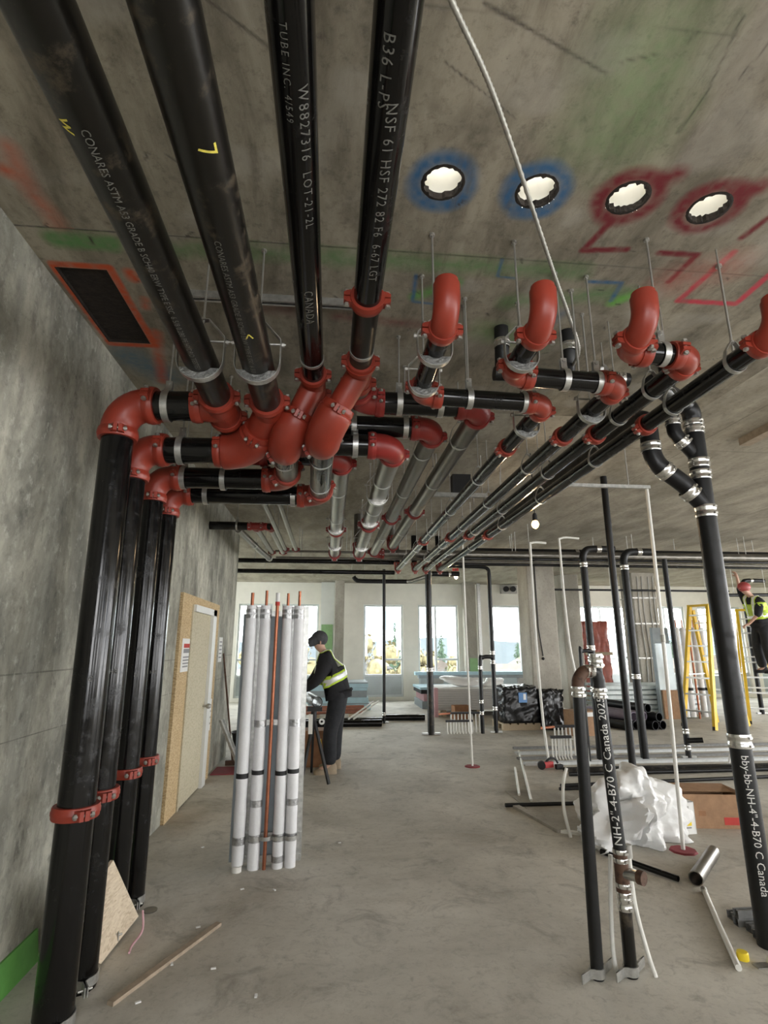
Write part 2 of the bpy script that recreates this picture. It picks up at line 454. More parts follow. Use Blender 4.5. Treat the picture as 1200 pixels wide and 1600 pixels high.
class MB:
    def __init__(s):
        s.v, s.f = [], []

    def add(s, vs, fs):
        o = len(s.v)
        s.v += [tuple(p) for p in vs]
        s.f += [tuple(i + o for i in f) for f in fs]
        return s

    def box(s, c, size, mtx=None):
        hx, hy, hz = [q / 2 for q in size]
        vs = []
        for x in (-hx, hx):
            for y in (-hy, hy):
                for z in (-hz, hz):
                    p = V((x, y, z))
                    if mtx is not None:
                        p = mtx @ p
                    vs.append(V(c) + p)
        return s.add(vs, [(0, 1, 3, 2), (4, 6, 7, 5), (0, 4, 5, 1), (2, 3, 7, 6), (0, 2, 6, 4), (1, 5, 7, 3)])

    def span(s, a, b):
        a, b = V(a), V(b)
        return s.box((a + b) / 2, [abs(q) for q in (b - a)])

    def beam(s, a, b, w, h, upv=Z):
        """rectangular bar from a to b"""
        a, b = V(a), V(b)
        d = (b - a).normalized()
        x = d.cross(upv)
        if x.length < 1e-4:
            x = d.cross(Y)
        x.normalize()
        u = x.cross(d)
        vs = []
        for p in (a, b):
            for i, j in ((-1, -1), (1, -1), (1, 1), (-1, 1)):
                vs.append(p + x * (i * w / 2) + u * (j * h / 2))
        return s.add(vs, [(0, 3, 2, 1), (4, 5, 6, 7), (0, 1, 5, 4), (1, 2, 6, 5), (2, 3, 7, 6), (3, 0, 4, 7)])

    def tube(s, pts, rad, n=16, cap=True):
        pts = [V(p) for p in pts]
        if not hasattr(rad, '__len__'):
            rad = [rad] * len(pts)
        k = len(pts)
        tan = []
        for i in range(k):
            a = pts[max(0, i - 1)]
            b = pts[min(k - 1, i + 1)]
            t = b - a
            if t.length < 1e-7:
                t = tan[-1] if tan else V((0, 0, 1))
            tan.append(t.normalized())
        u, w = perp(tan[0])
        vs = []
        prev = tan[0]
        for i in range(k):
            q = prev.rotation_difference(tan[i])
            u = q @ u
            u = (u - tan[i] * u.dot(tan[i])).normalized()
            w = tan[i].cross(u)
            prev = tan[i]
            for j in range(n):
                a = 2 * math.pi * j / n
                vs.append(pts[i] + (u * math.cos(a) + w * math.sin(a)) * rad[i])
        fs = []
        for i in range(k - 1):
            for j in range(n):
                j2 = (j + 1) % n
                fs.append((i * n + j, i * n + j2, (i + 1) * n + j2, (i + 1) * n + j))
        if cap:
            fs.append(tuple(reversed(range(n))))
            fs.append(tuple(range((k - 1) * n, k * n)))
        return s.add(vs, fs)

    def cyl(s, a, b, r, n=20, r2=None):
        return s.tube([a, b], [r, r if r2 is None else r2], n)

    def hollow(s, a, b, r, ri, n=24):
        """open pipe with wall thickness"""
        a, b = V(a), V(b)
        return s.tube([a, a, b, b, a], [ri, r, r, ri, ri], n, cap=False) if False else s._hollow(a, b, r, ri, n)

    def _hollow(s, a, b, r, ri, n):
        d = (b - a).normalized()
        u, w = perp(d)
        vs = []
        for p, q in ((a, r), (b, r), (b, ri), (a, ri)):
            for j in range(n):
                t = 2 * math.pi * j / n
                vs.append(p + (u * math.cos(t) + w * math.sin(t)) * q)
        fs = []
        for i in range(4):
            i2 = (i + 1) % 4
            for j in range(n):
                j2 = (j + 1) % n
                fs.append((i * n + j, i * n + j2, i2 * n + j2, i2 * n + j))
        return s.add(vs, fs)

    def lathe(s, prof, n=28, c=(0, 0, 0), axis=Z, closed=True):
        """profile [(radius, height)], closed loop -> solid ring about axis through c"""
        d = V(axis).normalized()
        u, w = perp(d)
        vs = []
        k = len(prof)
        for r, h in prof:
            for j in range(n):
                t = 2 * math.pi * j / n
                vs.append(V(c) + d * h + (u * math.cos(t) + w * math.sin(t)) * r)
        fs = []
        for i in range(k if closed else k - 1):
            i2 = (i + 1) % k
            for j in range(n):
                j2 = (j + 1) % n
                fs.append((i * n + j, i * n + j2, i2 * n + j2, i2 * n + j))
        return s.add(vs, fs)

    def strip(s, path, o, lat, upv, ax, width, th, closed=False):
        """flat bar of given width (along ax) bent along path [(lateral, up)]"""
        o, lat, upv, ax = V(o), V(lat), V(upv), V(ax)
        k = len(path)
        vs = []
        for i, (a, b) in enumerate(path):
            p0 = path[i - 1] if (i or closed) else path[0]
            p1 = path[(i + 1) % k] if (i < k - 1 or closed) else path[-1]
            tx, ty = p1[0] - p0[0], p1[1] - p0[1]
            q = math.hypot(tx, ty) or 1
            nx, ny = -ty / q, tx / q
            for e in (-th / 2, th / 2):
                for wv in (-width / 2, width / 2):
                    vs.append(o + lat * (a + nx * e) + upv * (b + ny * e) + ax * wv)
        fs = []
        for i in range(k if closed else k - 1):
            a, b = i * 4, ((i + 1) % k) * 4
            fs += [(a, a + 1, b + 1, b), (a + 2, b + 2, b + 3, a + 3), (a, b, b + 2, a + 2), (a + 1, a + 3, b + 3, b + 1)]
        if not closed:
            fs += [(0, 2, 3, 1), ((k - 1) * 4, (k - 1) * 4 + 1, (k - 1) * 4 + 3, (k - 1) * 4 + 2)]
        return s.add(vs, fs)

    def prism(s, poly, o, a, b, c, depth):
        """polygon [(x, y)] in the plane (a, b) at o, extruded +-depth/2 along c"""
        o, a, b, c = V(o), V(a), V(b), V(c)
        n = len(poly)
        vs = [o + a * x + b * y - c * (depth / 2) for x, y in poly] + [o + a * x + b * y + c * (depth / 2) for x, y in poly]
        fs = [tuple(range(n - 1, -1, -1)), tuple(range(n, 2 * n))]
        fs += [(i, (i + 1) % n, n + (i + 1) % n, n + i) for i in range(n)]
        return s.add(vs, fs)

    def ball(s, c, r, n=14, sq=(1, 1, 1)):
        c = V(c)
        k = max(6, n // 2)
        vs = [c + V((0, 0, r * sq[2]))]
        for i in range(1, k):
            t = math.pi * i / k
            for j in range(n):
                p = 2 * math.pi * j / n
                vs.append(c + V((math.sin(t) * math.cos(p) * r * sq[0], math.sin(t) * math.sin(p) * r * sq[1], math.cos(t) * r * sq[2])))
        vs.append(c - V((0, 0, r * sq[2])))
        fs = [(0, 1 + j, 1 + (j + 1) % n) for j in range(n)]
        for i in range(k - 2):
            for j in range(n):
                a, b = 1 + i * n, 1 + (i + 1) * n
                fs.append((a + j, b + j, b + (j + 1) % n, a + (j + 1) % n))
        e = len(vs) - 1
        a = 1 + (k - 2) * n
        fs += [(a + j, e, a + (j + 1) % n) for j in range(n)]
        return s.add(vs, fs)

    def mesh(s, name, material, sharp=38):
        me = bpy.data.meshes.new(name)
        me.from_pydata(s.v, [], s.f)
        bm = bmesh.new()
        bm.from_mesh(me)
        bmesh.ops.recalc_face_normals(bm, faces=bm.faces)
        bm.to_mesh(me)
        bm.free()
        me.polygons.foreach_set('use_smooth', [True] * len(me.polygons))
        me.set_sharp_from_angle(angle=R_(sharp))
        me.materials.append(MATS[material])
        return me

    def build(s, name, material, parent=None, sharp=38):
        return place(name, s.mesh(name, material, sharp), parent)


def place(name, me, parent=None, mtx=None):
    o = bpy.data.objects.new(name, me)
    COL.objects.link(o)
    w = mtx if mtx is not None else Matrix.Identity(4)
    if parent is not None:
        o.parent = parent
        o.matrix_parent_inverse = WM[parent].inverted()
    o.matrix_basis = w
    WM[o] = w
    return o


def tag(o, label=None, cat=None, group=None, kind=None):
    if label:
        o['label'] = label
    if cat:
        o['category'] = cat
    if group:
        o['group'] = group
    if kind:
        o['kind'] = kind
    return o


def thing(name, label, cat, loc=(0, 0, 0), group=None):
    o = place(name, None, None, Matrix.Translation(V(loc)))
    o.empty_display_size = 0.05
    return tag(o, label, cat, group)


def struct(o):
    o['kind'] = 'structure'
    return o


def align(p, d, roll=0.0, ref=None):
    """matrix taking local Z to d (local X to ref where given) and the origin to p"""
    d = V(d).normalized()
    if ref is not None:
        u = V(ref)
        u = u - d * u.dot(d)
        u = u.normalized() if u.length > 0.05 else perp(d)[0]
    else:
        u, _ = perp(d)
    w = d.cross(u)
    c, s = math.cos(roll), math.sin(roll)
    u, w = u * c + w * s, w * c - u * s
    m = Matrix.Identity(4)
    for i in range(3):
        m[i][0], m[i][1], m[i][2], m[i][3] = u[i], w[i], d[i], p[i]
    return m


CACHE = {}


def cached(key, fn):
    if key not in CACHE:
        CACHE[key] = fn()
    return CACHE[key]


# ------------------------------------------------------------------ pipe fittings
def coupling_mesh(r, material):
    w, ro = 0.020 + 0.09 * r, r * 1.20 + 0.004
    m = MB()
    ri = r * 0.97
    m.lathe([(ri, -w), (ro * 0.97, -w), (ro, -w * 0.8), (ro, -w * 0.45), (ro * 1.03, -w * 0.25), (ro * 1.03, w * 0.25),
             (ro, w * 0.45), (ro, w * 0.8), (ro * 0.97, w), (ri, w)], 28)
    e = 0.016 + 0.16 * r
    for sx in (-1, 1):
        for sy in (-1, 1):
            poly = [(sx * (ro * 0.86), sy * 0.003), (sx * (ro + e), sy * 0.003), (sx * (ro + e), sy * e * 0.7), (sx * (ro + e * 0.5), sy * e * 1.0), (sx * ro * 0.9, sy * e * 1.2)]
            m.prism(poly, (0, 0, 0), X, Y, Z, w * 1.5)
    return m.mesh('coupling', material)


def bolt_mesh(r):
    ro = r * 1.20 + 0.004
    e = 0.016 + 0.16 * r
    m = MB()
    x = ro + e * 0.5
    L = e * 1.35
    b = 0.0045 + 0.03 * r
    m.cyl((x, -L * 1.15, 0), (x, L * 1.1, 0), b, 8)
    m.cyl((x, L * 0.78, 0), (x, L * 1.1, 0), b * 1.9, 6)
    m.cyl((x, -L * 1.05, 0), (x, -L * 0.75, 0), b * 1.9, 6)
    return m.mesh('bolt', 'zinc_bolt')


def coupling(T, p, d, r, ref=None, material='red_enamel', bolts=True):
    r = round(r, 4)
    w = align(p, d, 0, ref)
    c = place('coupling', cached(('coup', r, material), lambda: coupling_mesh(r, material)), T, w)
    if bolts:
        me = cached(('bolt', r), lambda: bolt_mesh(r))
        place('bolt', me, c, w)
        place('bolt', me, c, w @ Matrix.Rotation(math.pi, 4, 'Z'))
    return c


def arc_pts(p0, c, p2, R, n=9):
    """points of the fillet of radius R at corner c between p0 and p2"""
    a, b = (V(p0) - c).normalized(), (V(p2) - c).normalized()
    th = math.pi - a.angle(b)
    t = R * math.tan(th / 2)
    cen = c + (a + b).normalized() * (R / math.cos(th / 2))
    s, e = c + a * t, c + b * t
    v0, v1 = s - cen, e - cen
    ax = v0.cross(v1).normalized()
    ang = v0.angle(v1)
    pts = [cen + Matrix.Rotation(ang * i / n, 3, ax) @ v0 for i in range(n + 1)]
    return pts, t, a, b


def elbow(T, p0, c, p2, r, k=1.75, material='red_enamel', stub=0.35, fat=1.09):
    pts, t, a, b = arc_pts(p0, V(c), p2, r * k)
    L = t + r * stub
    full = [c + a * L, c + a * (t + r * 0.1)] + pts + [c + b * (t + r * 0.1), c + b * L]
    rr = [r * 1.02, r * fat] + [r * (fat + 0.05)] * len(pts) + [r * fat, r * 1.02]
    MB().tube(full, rr, 28).build('elbow', material, T)
    return L, a, b


def tee(T, c, dirs, r, L=None, material='red_enamel', coup=True, ref=None, name='tee', skip=(), LB=None):
    L = L or r * 1.75
    m = MB()
    for i, d in enumerate(dirs):
        d = V(d).normalized()
        q = LB if (LB and i in skip) else L
        m.tube([V(c) - d * r * 0.3, V(c) + d * q * 0.8, V(c) + d * q], [r * 1.16, r * 1.14, r * 1.05], 28)
    m.ball(c, r * 1.16, 20)
    m.build(name, material, T)
    if coup:
        for i, d in enumerate(dirs):
            if i not in skip:
                coupling(T, V(c) + V(d).normalized() * L, d, r, ref, material)
    return L


def run(T, pts, r, pm='black_steel', fm='red_enamel', k=1.75, ref=None, n=24, c0=False, c1=False, join='coupling', kfirst=None):
    """grooved pipe through pts: an elbow with two couplings at every corner, straight pipes between"""
    pts = [V(p) for p in pts]
    cur = pts[0]
    for i in range(1, len(pts)):
        if i < len(pts) - 1:
            c = pts[i]
            L, a, b = elbow(T, pts[i - 1], c, pts[i + 1], r, kfirst if (kfirst and i == 1) else k, fm, fat=1.36 if (kfirst and i == 1) else 1.09)
            if kfirst and i == 1:
                cur = c + a * L
            e0, e1 = c + a * L, c + b * L
            if join == 'coupling':
                coupling(T, e0, a, r, ref or b, fm)
                coupling(T, e1, b, r, ref or a, fm)
            else:
                no_hub(T, e0, a, r)
                no_hub(T, e1, b, r)
        else:
            e0 = pts[i]
        if (e0 - cur).length > 0.015 and (e0 - cur).dot(pts[i] - pts[i - 1]) > 0:
            MB().cyl(cur, e0, r, n).build('pipe', pm, T)
        if i < len(pts) - 1:
            cur = e1
    if c0:
        coupling(T, pts[0], pts[1] - pts[0], r, ref, fm)
    if c1:
        coupling(T, pts[-1], pts[-2] - pts[-1], r, ref, fm)


def no_hub(T, p, d, r, w=0.052):
    """stainless banded sleeve of a no-hub drain joint"""
    r = round(r, 4)

    def mk():
        m = MB()
        q = r * 1.03
        prof = [(r * 0.98, -w / 2), (q + 0.003, -w / 2), (q + 0.0045, -w * 0.38), (q + 0.0045, -w * 0.2), (q + 0.002, -w * 0.14), (q + 0.002, w * 0.14),
                (q + 0.0045, w * 0.2), (q + 0.0045, w * 0.38), (q + 0.003, w / 2), (r * 0.98, w / 2)]
        m.lathe(prof, 24)
        for h in (-w * 0.29, w * 0.29):
            m.box((q + 0.008, 0, h), (0.014, 0.022, 0.012))
        return m.mesh('clamp_band', 'stainless')
    return place('clamp_band', cached(('nohub', r, w), mk), T, align(p, d, 0, V((0.3, -1, 0.2))))


# ------------------------------------------------------------------ hangers
def rod(T, a, b, r=0.005):
    MB().cyl(a, b, r, 8).build('threaded_rod', 'zinc_bolt', T)


def clevis(label, p, ax, r, w=None, zc=ZC, group='clevis hangers of the overhead mains', insert='foil_insert', wid=0.034):
    """U-shaped clevis hanger with a filler block under the pipe and a rod up to the slab"""
    p, ax = V(p), V(ax).normalized()
    lat = ax.cross(Z).normalized()
    w = w or r * 1.42
    T = thing('clevis_hanger', label, 'pipe hanger', (p.x, p.y, p.z - w), group)
    h = w + r * 1.25
    arc = [(-w, h * 0.55)] + [(w * math.cos(t), w * math.sin(t)) for t in [math.pi + math.pi * i / 14 for i in range(15)]] + [(w, h * 0.55)]
    MB().strip(arc, p, lat, Z, ax, wid, 0.004).build('strap', 'galvanized', T)
    yoke = [(-w * 1.02, h * 0.42), (-w * 0.98, h * 0.62), (-w * 0.28, h * 1.05), (w * 0.28, h * 1.05), (w * 0.98, h * 0.62), (w * 1.02, h * 0.42)]
    MB().strip(yoke, p, lat, Z, ax, wid * 0.9, 0.004).build('yoke', 'galvanized', T)
    b = MB()
    q = p + Z * (h * 0.5)
    b.cyl(q - lat * w * 1.22, q + lat * w * 1.22, 0.0055, 8)
    for s in (-1, 1):
        b.cyl(q + lat * s * w * 1.05, q + lat * s * (w * 1.05 + 0.012), 0.012, 6)
    b.build('cross_bolt', 'zinc_bolt', T)
    seg = [(w * 0.98 * math.cos(t), w * 0.98 * math.sin(t)) for t in [math.pi * (1.16 + 0.68 * i / 12) for i in range(13)]]
    MB().prism(seg, p, lat, Z, ax, wid * 1.25).build('filler_block', insert, T)
    rod(T, p + Z * h * 0.95, V((p.x, p.y, zc)))
    MB().cyl(p + Z * (h * 1.05), p + Z * (h * 1.05 + 0.012), 0.011, 6).build('nut', 'zinc_bolt', T)
    MB().cyl(V((p.x, p.y, zc - 0.012)), V((p.x, p.y, zc)), 0.013, 8).build('anchor', 'zinc_bolt', T)
    return T


def band(label, p, ax, r, zc=ZC, wid=0.034, group='band hangers on the cross pipes', tail=0.06, rodr=0.005):
    """flat galvanized band looped round the pipe, bolted above it, on a rod"""
    p, ax = V(p), V(ax).normalized()
    lat = ax.cross(Z).normalized()
    q = r + 0.006
    T = thing('band_hanger', label, 'pipe hanger', (p.x, p.y, p.z - q), group)
    path = [(-0.008, q + tail), (-0.009, q + 0.02)]
    path += [(-q * math.sin(t), q * math.cos(t)) for t in [R_(16) + (math.pi * 2 - R_(32)) * i / 22 for i in range(23)]]
    path += [(0.009, q + 0.02), (0.008, q + tail)]
    MB().strip(path, p, lat, Z, ax, wid, 0.003).build('band', 'galvanized', T)
    b = MB().cyl(p + Z * (q + tail - 0.014) - lat * 0.022, p + Z * (q + tail - 0.014) + lat * 0.022, 0.005, 8)
    b.cyl(p + Z * (q + tail - 0.014) + lat * 0.010, p + Z * (q + tail - 0.014) + lat * 0.019, 0.010, 6)
    b.build('bolt', 'zinc_bolt', T)
    if zc > p.z + q + tail:
        rod(T, p + Z * (q + tail - 0.02), V((p.x, p.y, zc)), rodr)
        MB().cyl(V((p.x, p.y, zc - 0.012)), V((p.x, p.y, zc)), 0.013, 8).build('anchor', 'zinc_bolt', T)
    return T


def ring(label, p, ax, r, zc=ZC, group='ring hangers of the long pipes', wire=0.004):
    """loop hanger: thin teardrop strap with a rod"""
    p, ax = V(p), V(ax).normalized()
    lat = ax.cross(Z).normalized()
    q = r + 0.005
    T = thing('loop_hanger', label, 'pipe hanger', (p.x, p.y, p.z - q), group)
    path = [(-0.012, q * 1.9), (-q * 0.75, q * 1.1)] + [(q * math.cos(t), q * math.sin(t)) for t in [math.pi * (0.88 + 1.24 * i / 16) for i in range(17)]] + [(q * 0.75, q * 1.1), (0.012, q * 1.9)]
    MB().strip(path, p, lat, Z, ax, 0.022, 0.003, closed=True).build('strap', 'galvanized', T)
    rod(T, p + Z * q * 1.85, V((p.x, p.y, zc)), wire)
    MB().cyl(p + Z * q * 1.9, p + Z * (q * 1.9 + 0.01), 0.010, 6).build('nut', 'zinc_bolt', T)
    return T


# ------------------------------------------------------------------ lettering
def lettering(parent, text, p, ax, face, r, size, material='stencil_white', name='stencil_lettering', spacing=1.0, xs=1.0, length=None):
    """text wrapped on the pipe of radius r: starts at p (on the pipe axis), runs along ax, centred on the side facing 'face'"""
    cu = bpy.data.curves.new('t', 'FONT')
    cu.body = text
    cu.size = size
    cu.space_character = spacing
    cu.align_y = 'CENTER'
    cu.resolution_u = 2
    o = bpy.data.objects.new('t', cu)
    COL.objects.link(o)
    bpy.context.view_layer.update()
    dg = bpy.context.evaluated_depsgraph_get()
    me = bpy.data.meshes.new_from_object(o.evaluated_get(dg))
    COL.objects.unlink(o)
    bpy.data.objects.remove(o)
    bpy.data.curves.remove(cu)
    if length:
        xs = length / max(v.co.x for v in me.vertices)
    ax, face = V(ax).normalized(), V(face)
    face = (face - ax * face.dot(ax)).normalized()
    side = face.cross(ax)
    bm = bmesh.new()
    bm.from_mesh(me)
    bmesh.ops.triangulate(bm, faces=bm.faces)
    for _ in range(4):
        es = [e for e in bm.edges if abs(e.verts[0].co.y - e.verts[1].co.y) > 0.22 * r]
        if not es:
            break
        bmesh.ops.subdivide_edges(bm, edges=es, cuts=1)
        bmesh.ops.triangulate(bm, faces=bm.faces)
    rr = r + 0.0012
    for v in bm.verts:
        a = v.co.y / rr
        v.co = V(p) + ax * (v.co.x * xs) + (face * math.cos(a) + side * math.sin(a)) * rr
    bm.to_mesh(me)
    bm.free()
    me.name = name
    me.materials.clear()
    me.materials.append(MATS[material])
    return tag(place(name, me, parent), kind='stuff')


def flat_text(parent, text, p, right, upv, size, material, name='lettering', center=True):
    cu = bpy.data.curves.new('t', 'FONT')
    cu.body = text
    cu.size = size
    if center:
        cu.align_x = 'CENTER'
    cu.align_y = 'CENTER'
    cu.resolution_u = 2
    o = bpy.data.objects.new('t', cu)
    COL.objects.link(o)
    bpy.context.view_layer.update()
    me = bpy.data.meshes.new_from_object(o.evaluated_get(bpy.context.evaluated_depsgraph_get()))
    COL.objects.unlink(o)
    bpy.data.objects.remove(o)
    bpy.data.curves.remove(cu)
    right, upv = V(right), V(upv)
    for v in me.vertices:
        v.co = V(p) + right * v.co.x + upv * v.co.y
    me.name = name
    me.materials.clear()
    me.materials.append(MATS[material])
    return tag(place(name, me, parent), kind='stuff')


def pipe_part(T, a, b, r, material, n=24, name='pipe'):
    return MB().cyl(a, b, r, n).build(name, material, T)

# ================================================================== THE SETTING
# floor slab
fl = MB()
fl.span((-9.2, -3.2, -0.25), (14.7, FARY + 0.2, 0.0))
struct(fl.build('floor', 'floor_concrete'))

# ---- ceiling: a fine mesh over the painted zone near the camera, plain slab elsewhere
HOLES = [(0.418, 1.806), (0.819, 1.812), (1.219, 1.806), (1.600, 1.826)]
HR = 0.080
RECT = (WX + 0.045, -1.172, 2.49, 3.19)         # x0, x1, y0, y1 of the boxed-out opening
gx0, gx1, gy0, gy1, st = WX, 2.93, 0.6, 4.0, 0.011
nx, ny = int(round((gx1 - gx0) / st)) + 1, int(round((gy1 - gy0) / st)) + 1
xs = np.linspace(gx0, gx1, nx)
ys = np.linspace(gy0, gy1, ny)
gx, gy = np.meshgrid(xs, ys)
rng = np.random.default_rng(3)


def vnoise(scale):
    h = rng.random((64, 64))
    u, v = (gx - gx0) * scale, (gy - gy0) * scale
    i, j = np.floor(u).astype(int), np.floor(v).astype(int)
    fu, fv = u - i, v - j
    fu, fv = fu * fu * (3 - 2 * fu), fv * fv * (3 - 2 * fv)
    g = lambda a, b: h[a % 64, b % 64]
    return (g(i, j) * (1 - fu) + g(i + 1, j) * fu) * (1 - fv) + (g(i, j + 1) * (1 - fu) + g(i + 1, j + 1) * fu) * fv


N1, N2, N3 = vnoise(6), vnoise(18), vnoise(45)
GR = 0.45 * N1 + 0.35 * N2 + 0.2 * N3
prgb = np.zeros((ny, nx, 3)) + 0.2
pal = np.zeros((ny, nx))


def lay(alpha, col):
    global prgb, pal
    alpha = np.clip(alpha, 0, 1)
    na = alpha + pal * (1 - alpha)
    k = np.where(na > 1e-5, alpha / np.maximum(na, 1e-5), 0)[..., None]
    prgb = np.array(col) * k + prgb * (1 - k)
    pal = na


def segdist(a, b):
    ax_, ay_, bx_, by_ = a[0], a[1], b[0], b[1]
    dx, dy = bx_ - ax_, by_ - ay_
    t = np.clip(((gx - ax_) * dx + (gy - ay_) * dy) / (dx * dx + dy * dy + 1e-9), 0, 1)
    return np.hypot(gx - ax_ - t * dx, gy - ay_ - t * dy)


def spray(pts, w, col, dens=0.8, soft=0.6, rag=0.5):
    d = np.min([segdist(pts[i], pts[i + 1]) for i in range(len(pts) - 1)], axis=0)
    d = d + (GR - 0.5) * w * rag
    a = np.clip((w * (1 + soft) - d) / (w * soft * 2 + 1e-6), 0, 1)
    lay(a * dens * (0.65 + 0.7 * N3), col)


def halo(c, r, w, col, dens=0.75):
    d = np.abs(np.hypot(gx - c[0], gy - c[1]) - r) + (GR - 0.5) * w * 0.7
    lay(np.clip((w - d) / (w * 0.8), 0, 1) * dens * (0.7 + 0.6 * N3), col)


BLUE, RED, PINK, GREEN, ORANGE = (0.035, 0.12, 0.25), (0.16, 0.012, 0.018), (0.55, 0.045, 0.075), (0.10, 0.24, 0.075), (0.52, 0.085, 0.025)
DARKL = (0.045, 0.036, 0.028)
# pale and dark clouds left by the formwork
lay(np.clip((N1 - 0.62) * 1.2, 0, 0.3), (0.46, 0.43, 0.38))
lay(np.clip((0.30 - GR) * 2.2, 0, 0.4), (0.10, 0.085, 0.065))
# green band along the pour joint and the green haze by the sleeves
spray([(0.0, 2.29), (1.22, 2.28)], 0.05, GREEN, 0.55, 0.9, 1.2)
spray([(-1.33, 2.29), (-1.08, 2.30)], 0.045, GREEN, 0.8, 0.6, 0.9)
spray([(-0.85, 2.31), (0.0, 2.28)], 0.045, GREEN, 0.5, 0.9, 1.2)
spray([(0.98, 1.24), (1.03, 1.50)], 0.16, (0.20, 0.34, 0.14), 0.42, 1.0, 0.9)
spray([(0.95, 2.55), (1.55, 2.42)], 0.05, GREEN, 0.55, 0.9, 1.4)
spray([(1.52, 2.50), (1.62, 2.40)], 0.03, (0.14, 0.40, 0.06), 0.8, 0.7, 0.6)
spray([(0.42, 2.55), (0.62, 2.42)], 0.03, (0.10, 0.35, 0.06), 0.6, 0.8, 1.0)
spray([(0.9, 2.85), (1.25, 2.95)], 0.09, (0.12, 0.28, 0.08), 0.5, 0.9, 1.0)
# blue rings and marks
halo(HOLES[0], 0.115, 0.05, BLUE, 0.85)
halo(HOLES[1], 0.115, 0.05, BLUE, 0.85)
spray([(0.80, 2.22), (0.815, 2.35), (0.91, 2.355)], 0.008, BLUE, 0.75, 0.6)
spray([(1.30, 2.345), (1.48, 2.337), (1.50, 2.487)], 0.012, BLUE, 0.8, 0.6)
spray([(0.395, 2.38), (0.41, 2.60), (0.54, 2.61)], 0.010, BLUE, 0.75, 0.6)
spray([(1.28, 2.62), (1.22, 2.80)], 0.03, BLUE, 0.4, 0.9)
spray([(-1.36, 3.36), (-1.22, 3.6)], 0.11, (0.12, 0.17, 0.20), 0.9, 0.8, 0.6)
# dark red rings, tails and brackets
for i in (2, 3):
    halo(HOLES[i], 0.120, 0.055, RED, 0.92)
    spray([(HOLES[i][0] + 0.07, HOLES[i][1] - 0.09), (HOLES[i][0] + 0.13, HOLES[i][1] - 0.13)], 0.04, RED, 0.85, 0.7, 0.4)
spray([(1.215, 1.93), (1.168, 2.125), (1.375, 2.10)], 0.017, RED, 0.95, 0.5, 0.4)
spray([(1.545, 2.106), (1.735, 2.101), (1.72, 2.303)], 0.017, RED, 0.95, 0.5, 0.4)
spray([(1.87, 1.97), (1.90, 1.85), (2.05, 1.80)], 0.018, RED, 0.9, 0.6, 0.6)
spray([(0.0, 2.78), (0.75, 2.84)], 0.03, (0.17, 0.03, 0.03), 0.5, 1.0, 1.6)
spray([(-0.55, 2.72), (-0.2, 2.75)], 0.05, (0.15, 0.03, 0.035), 0.45, 1.0, 1.4)
# pink brackets
spray([(1.90, 2.07), (1.87, 2.452), (2.208, 2.448), (2.20, 2.20)], 0.018, PINK, 0.95, 0.45, 0.35)
spray([(1.74, 2.30), (1.95, 2.16)], 0.09, (0.50, 0.10, 0.08), 0.35, 1.0, 0.8)
# orange round the boxed-out opening and the drifts beside it
x0, x1, y0, y1 = RECT
spray([(x0 - 0.0, y0 - 0.02), (x1 + 0.02, y0 - 0.02), (x1 + 0.02, y1 + 0.02), (x0, y1 + 0.02), (x0 + 0.0, y0 - 0.02)], 0.022, ORANGE, 0.95, 0.45, 0.4)
spray([(-1.27, 1.80), (-1.30, 2.0), (-1.275, 2.17)], 0.035, ORANGE, 0.5, 1.0, 1.0)
spray([(-1.36, 1.90), (-1.34, 1.92)], 0.03, ORANGE, 0.7, 0.8)
spray([(-1.06, 2.50), (-1.06, 2.55)], 0.03, ORANGE, 0.8, 0.6)
spray([(-1.06, 2.72), (-1.08, 2.80)], 0.022, ORANGE, 0.6, 0.8)
spray([(-1.10, 3.05), (-1.16, 3.3), (-1.25, 3.7)], 0.03, ORANGE, 0.6, 0.8)
spray([(-0.93, 2.92), (-0.96, 3.02)], 0.03, ORANGE, 0.7, 0.7)
# pour joint, cracks and scratches
spray([(WX, 2.217), (2.93, 2.222)], 0.003, DARKL, 0.9, 0.8, 1.5)
for pts, w in (([(0.41, 1.16), (0.87, 1.32)], 0.006), ([(0.23, 1.18), (1.18, 1.175), (2.2, 1.2)], 0.003), ([(1.20, 1.12), (1.25, 1.36), (1.24, 1.5)], 0.005),
               ([(-0.42, 1.22), (-0.2, 1.37)], 0.006), ([(0.32, 1.33), (0.62, 1.5)], 0.003), ([(0.9, 1.28), (1.0, 1.25)], 0.004),
               ([(2.2, 3.2), (2.93, 2.75)], 0.003), ([(-0.95, 2.25), (-1.05, 2.6)], 0.002), ([(1.35, 1.1), (1.32, 1.3)], 0.004)):
    spray(pts, w, DARKL, 0.75, 0.8, 1.5)
for _ in range(60):
    a = (rng.uniform(gx0, gx1), rng.uniform(gy0, gy1))
    l_ = rng.uniform(0.01, 0.05)
    an = rng.uniform(0, 3.14)
    spray([a, (a[0] + l_ * math.cos(an), a[1] + l_ * math.sin(an))], rng.uniform(0.003, 0.007), DARKL, 0.8, 0.6, 0.8)

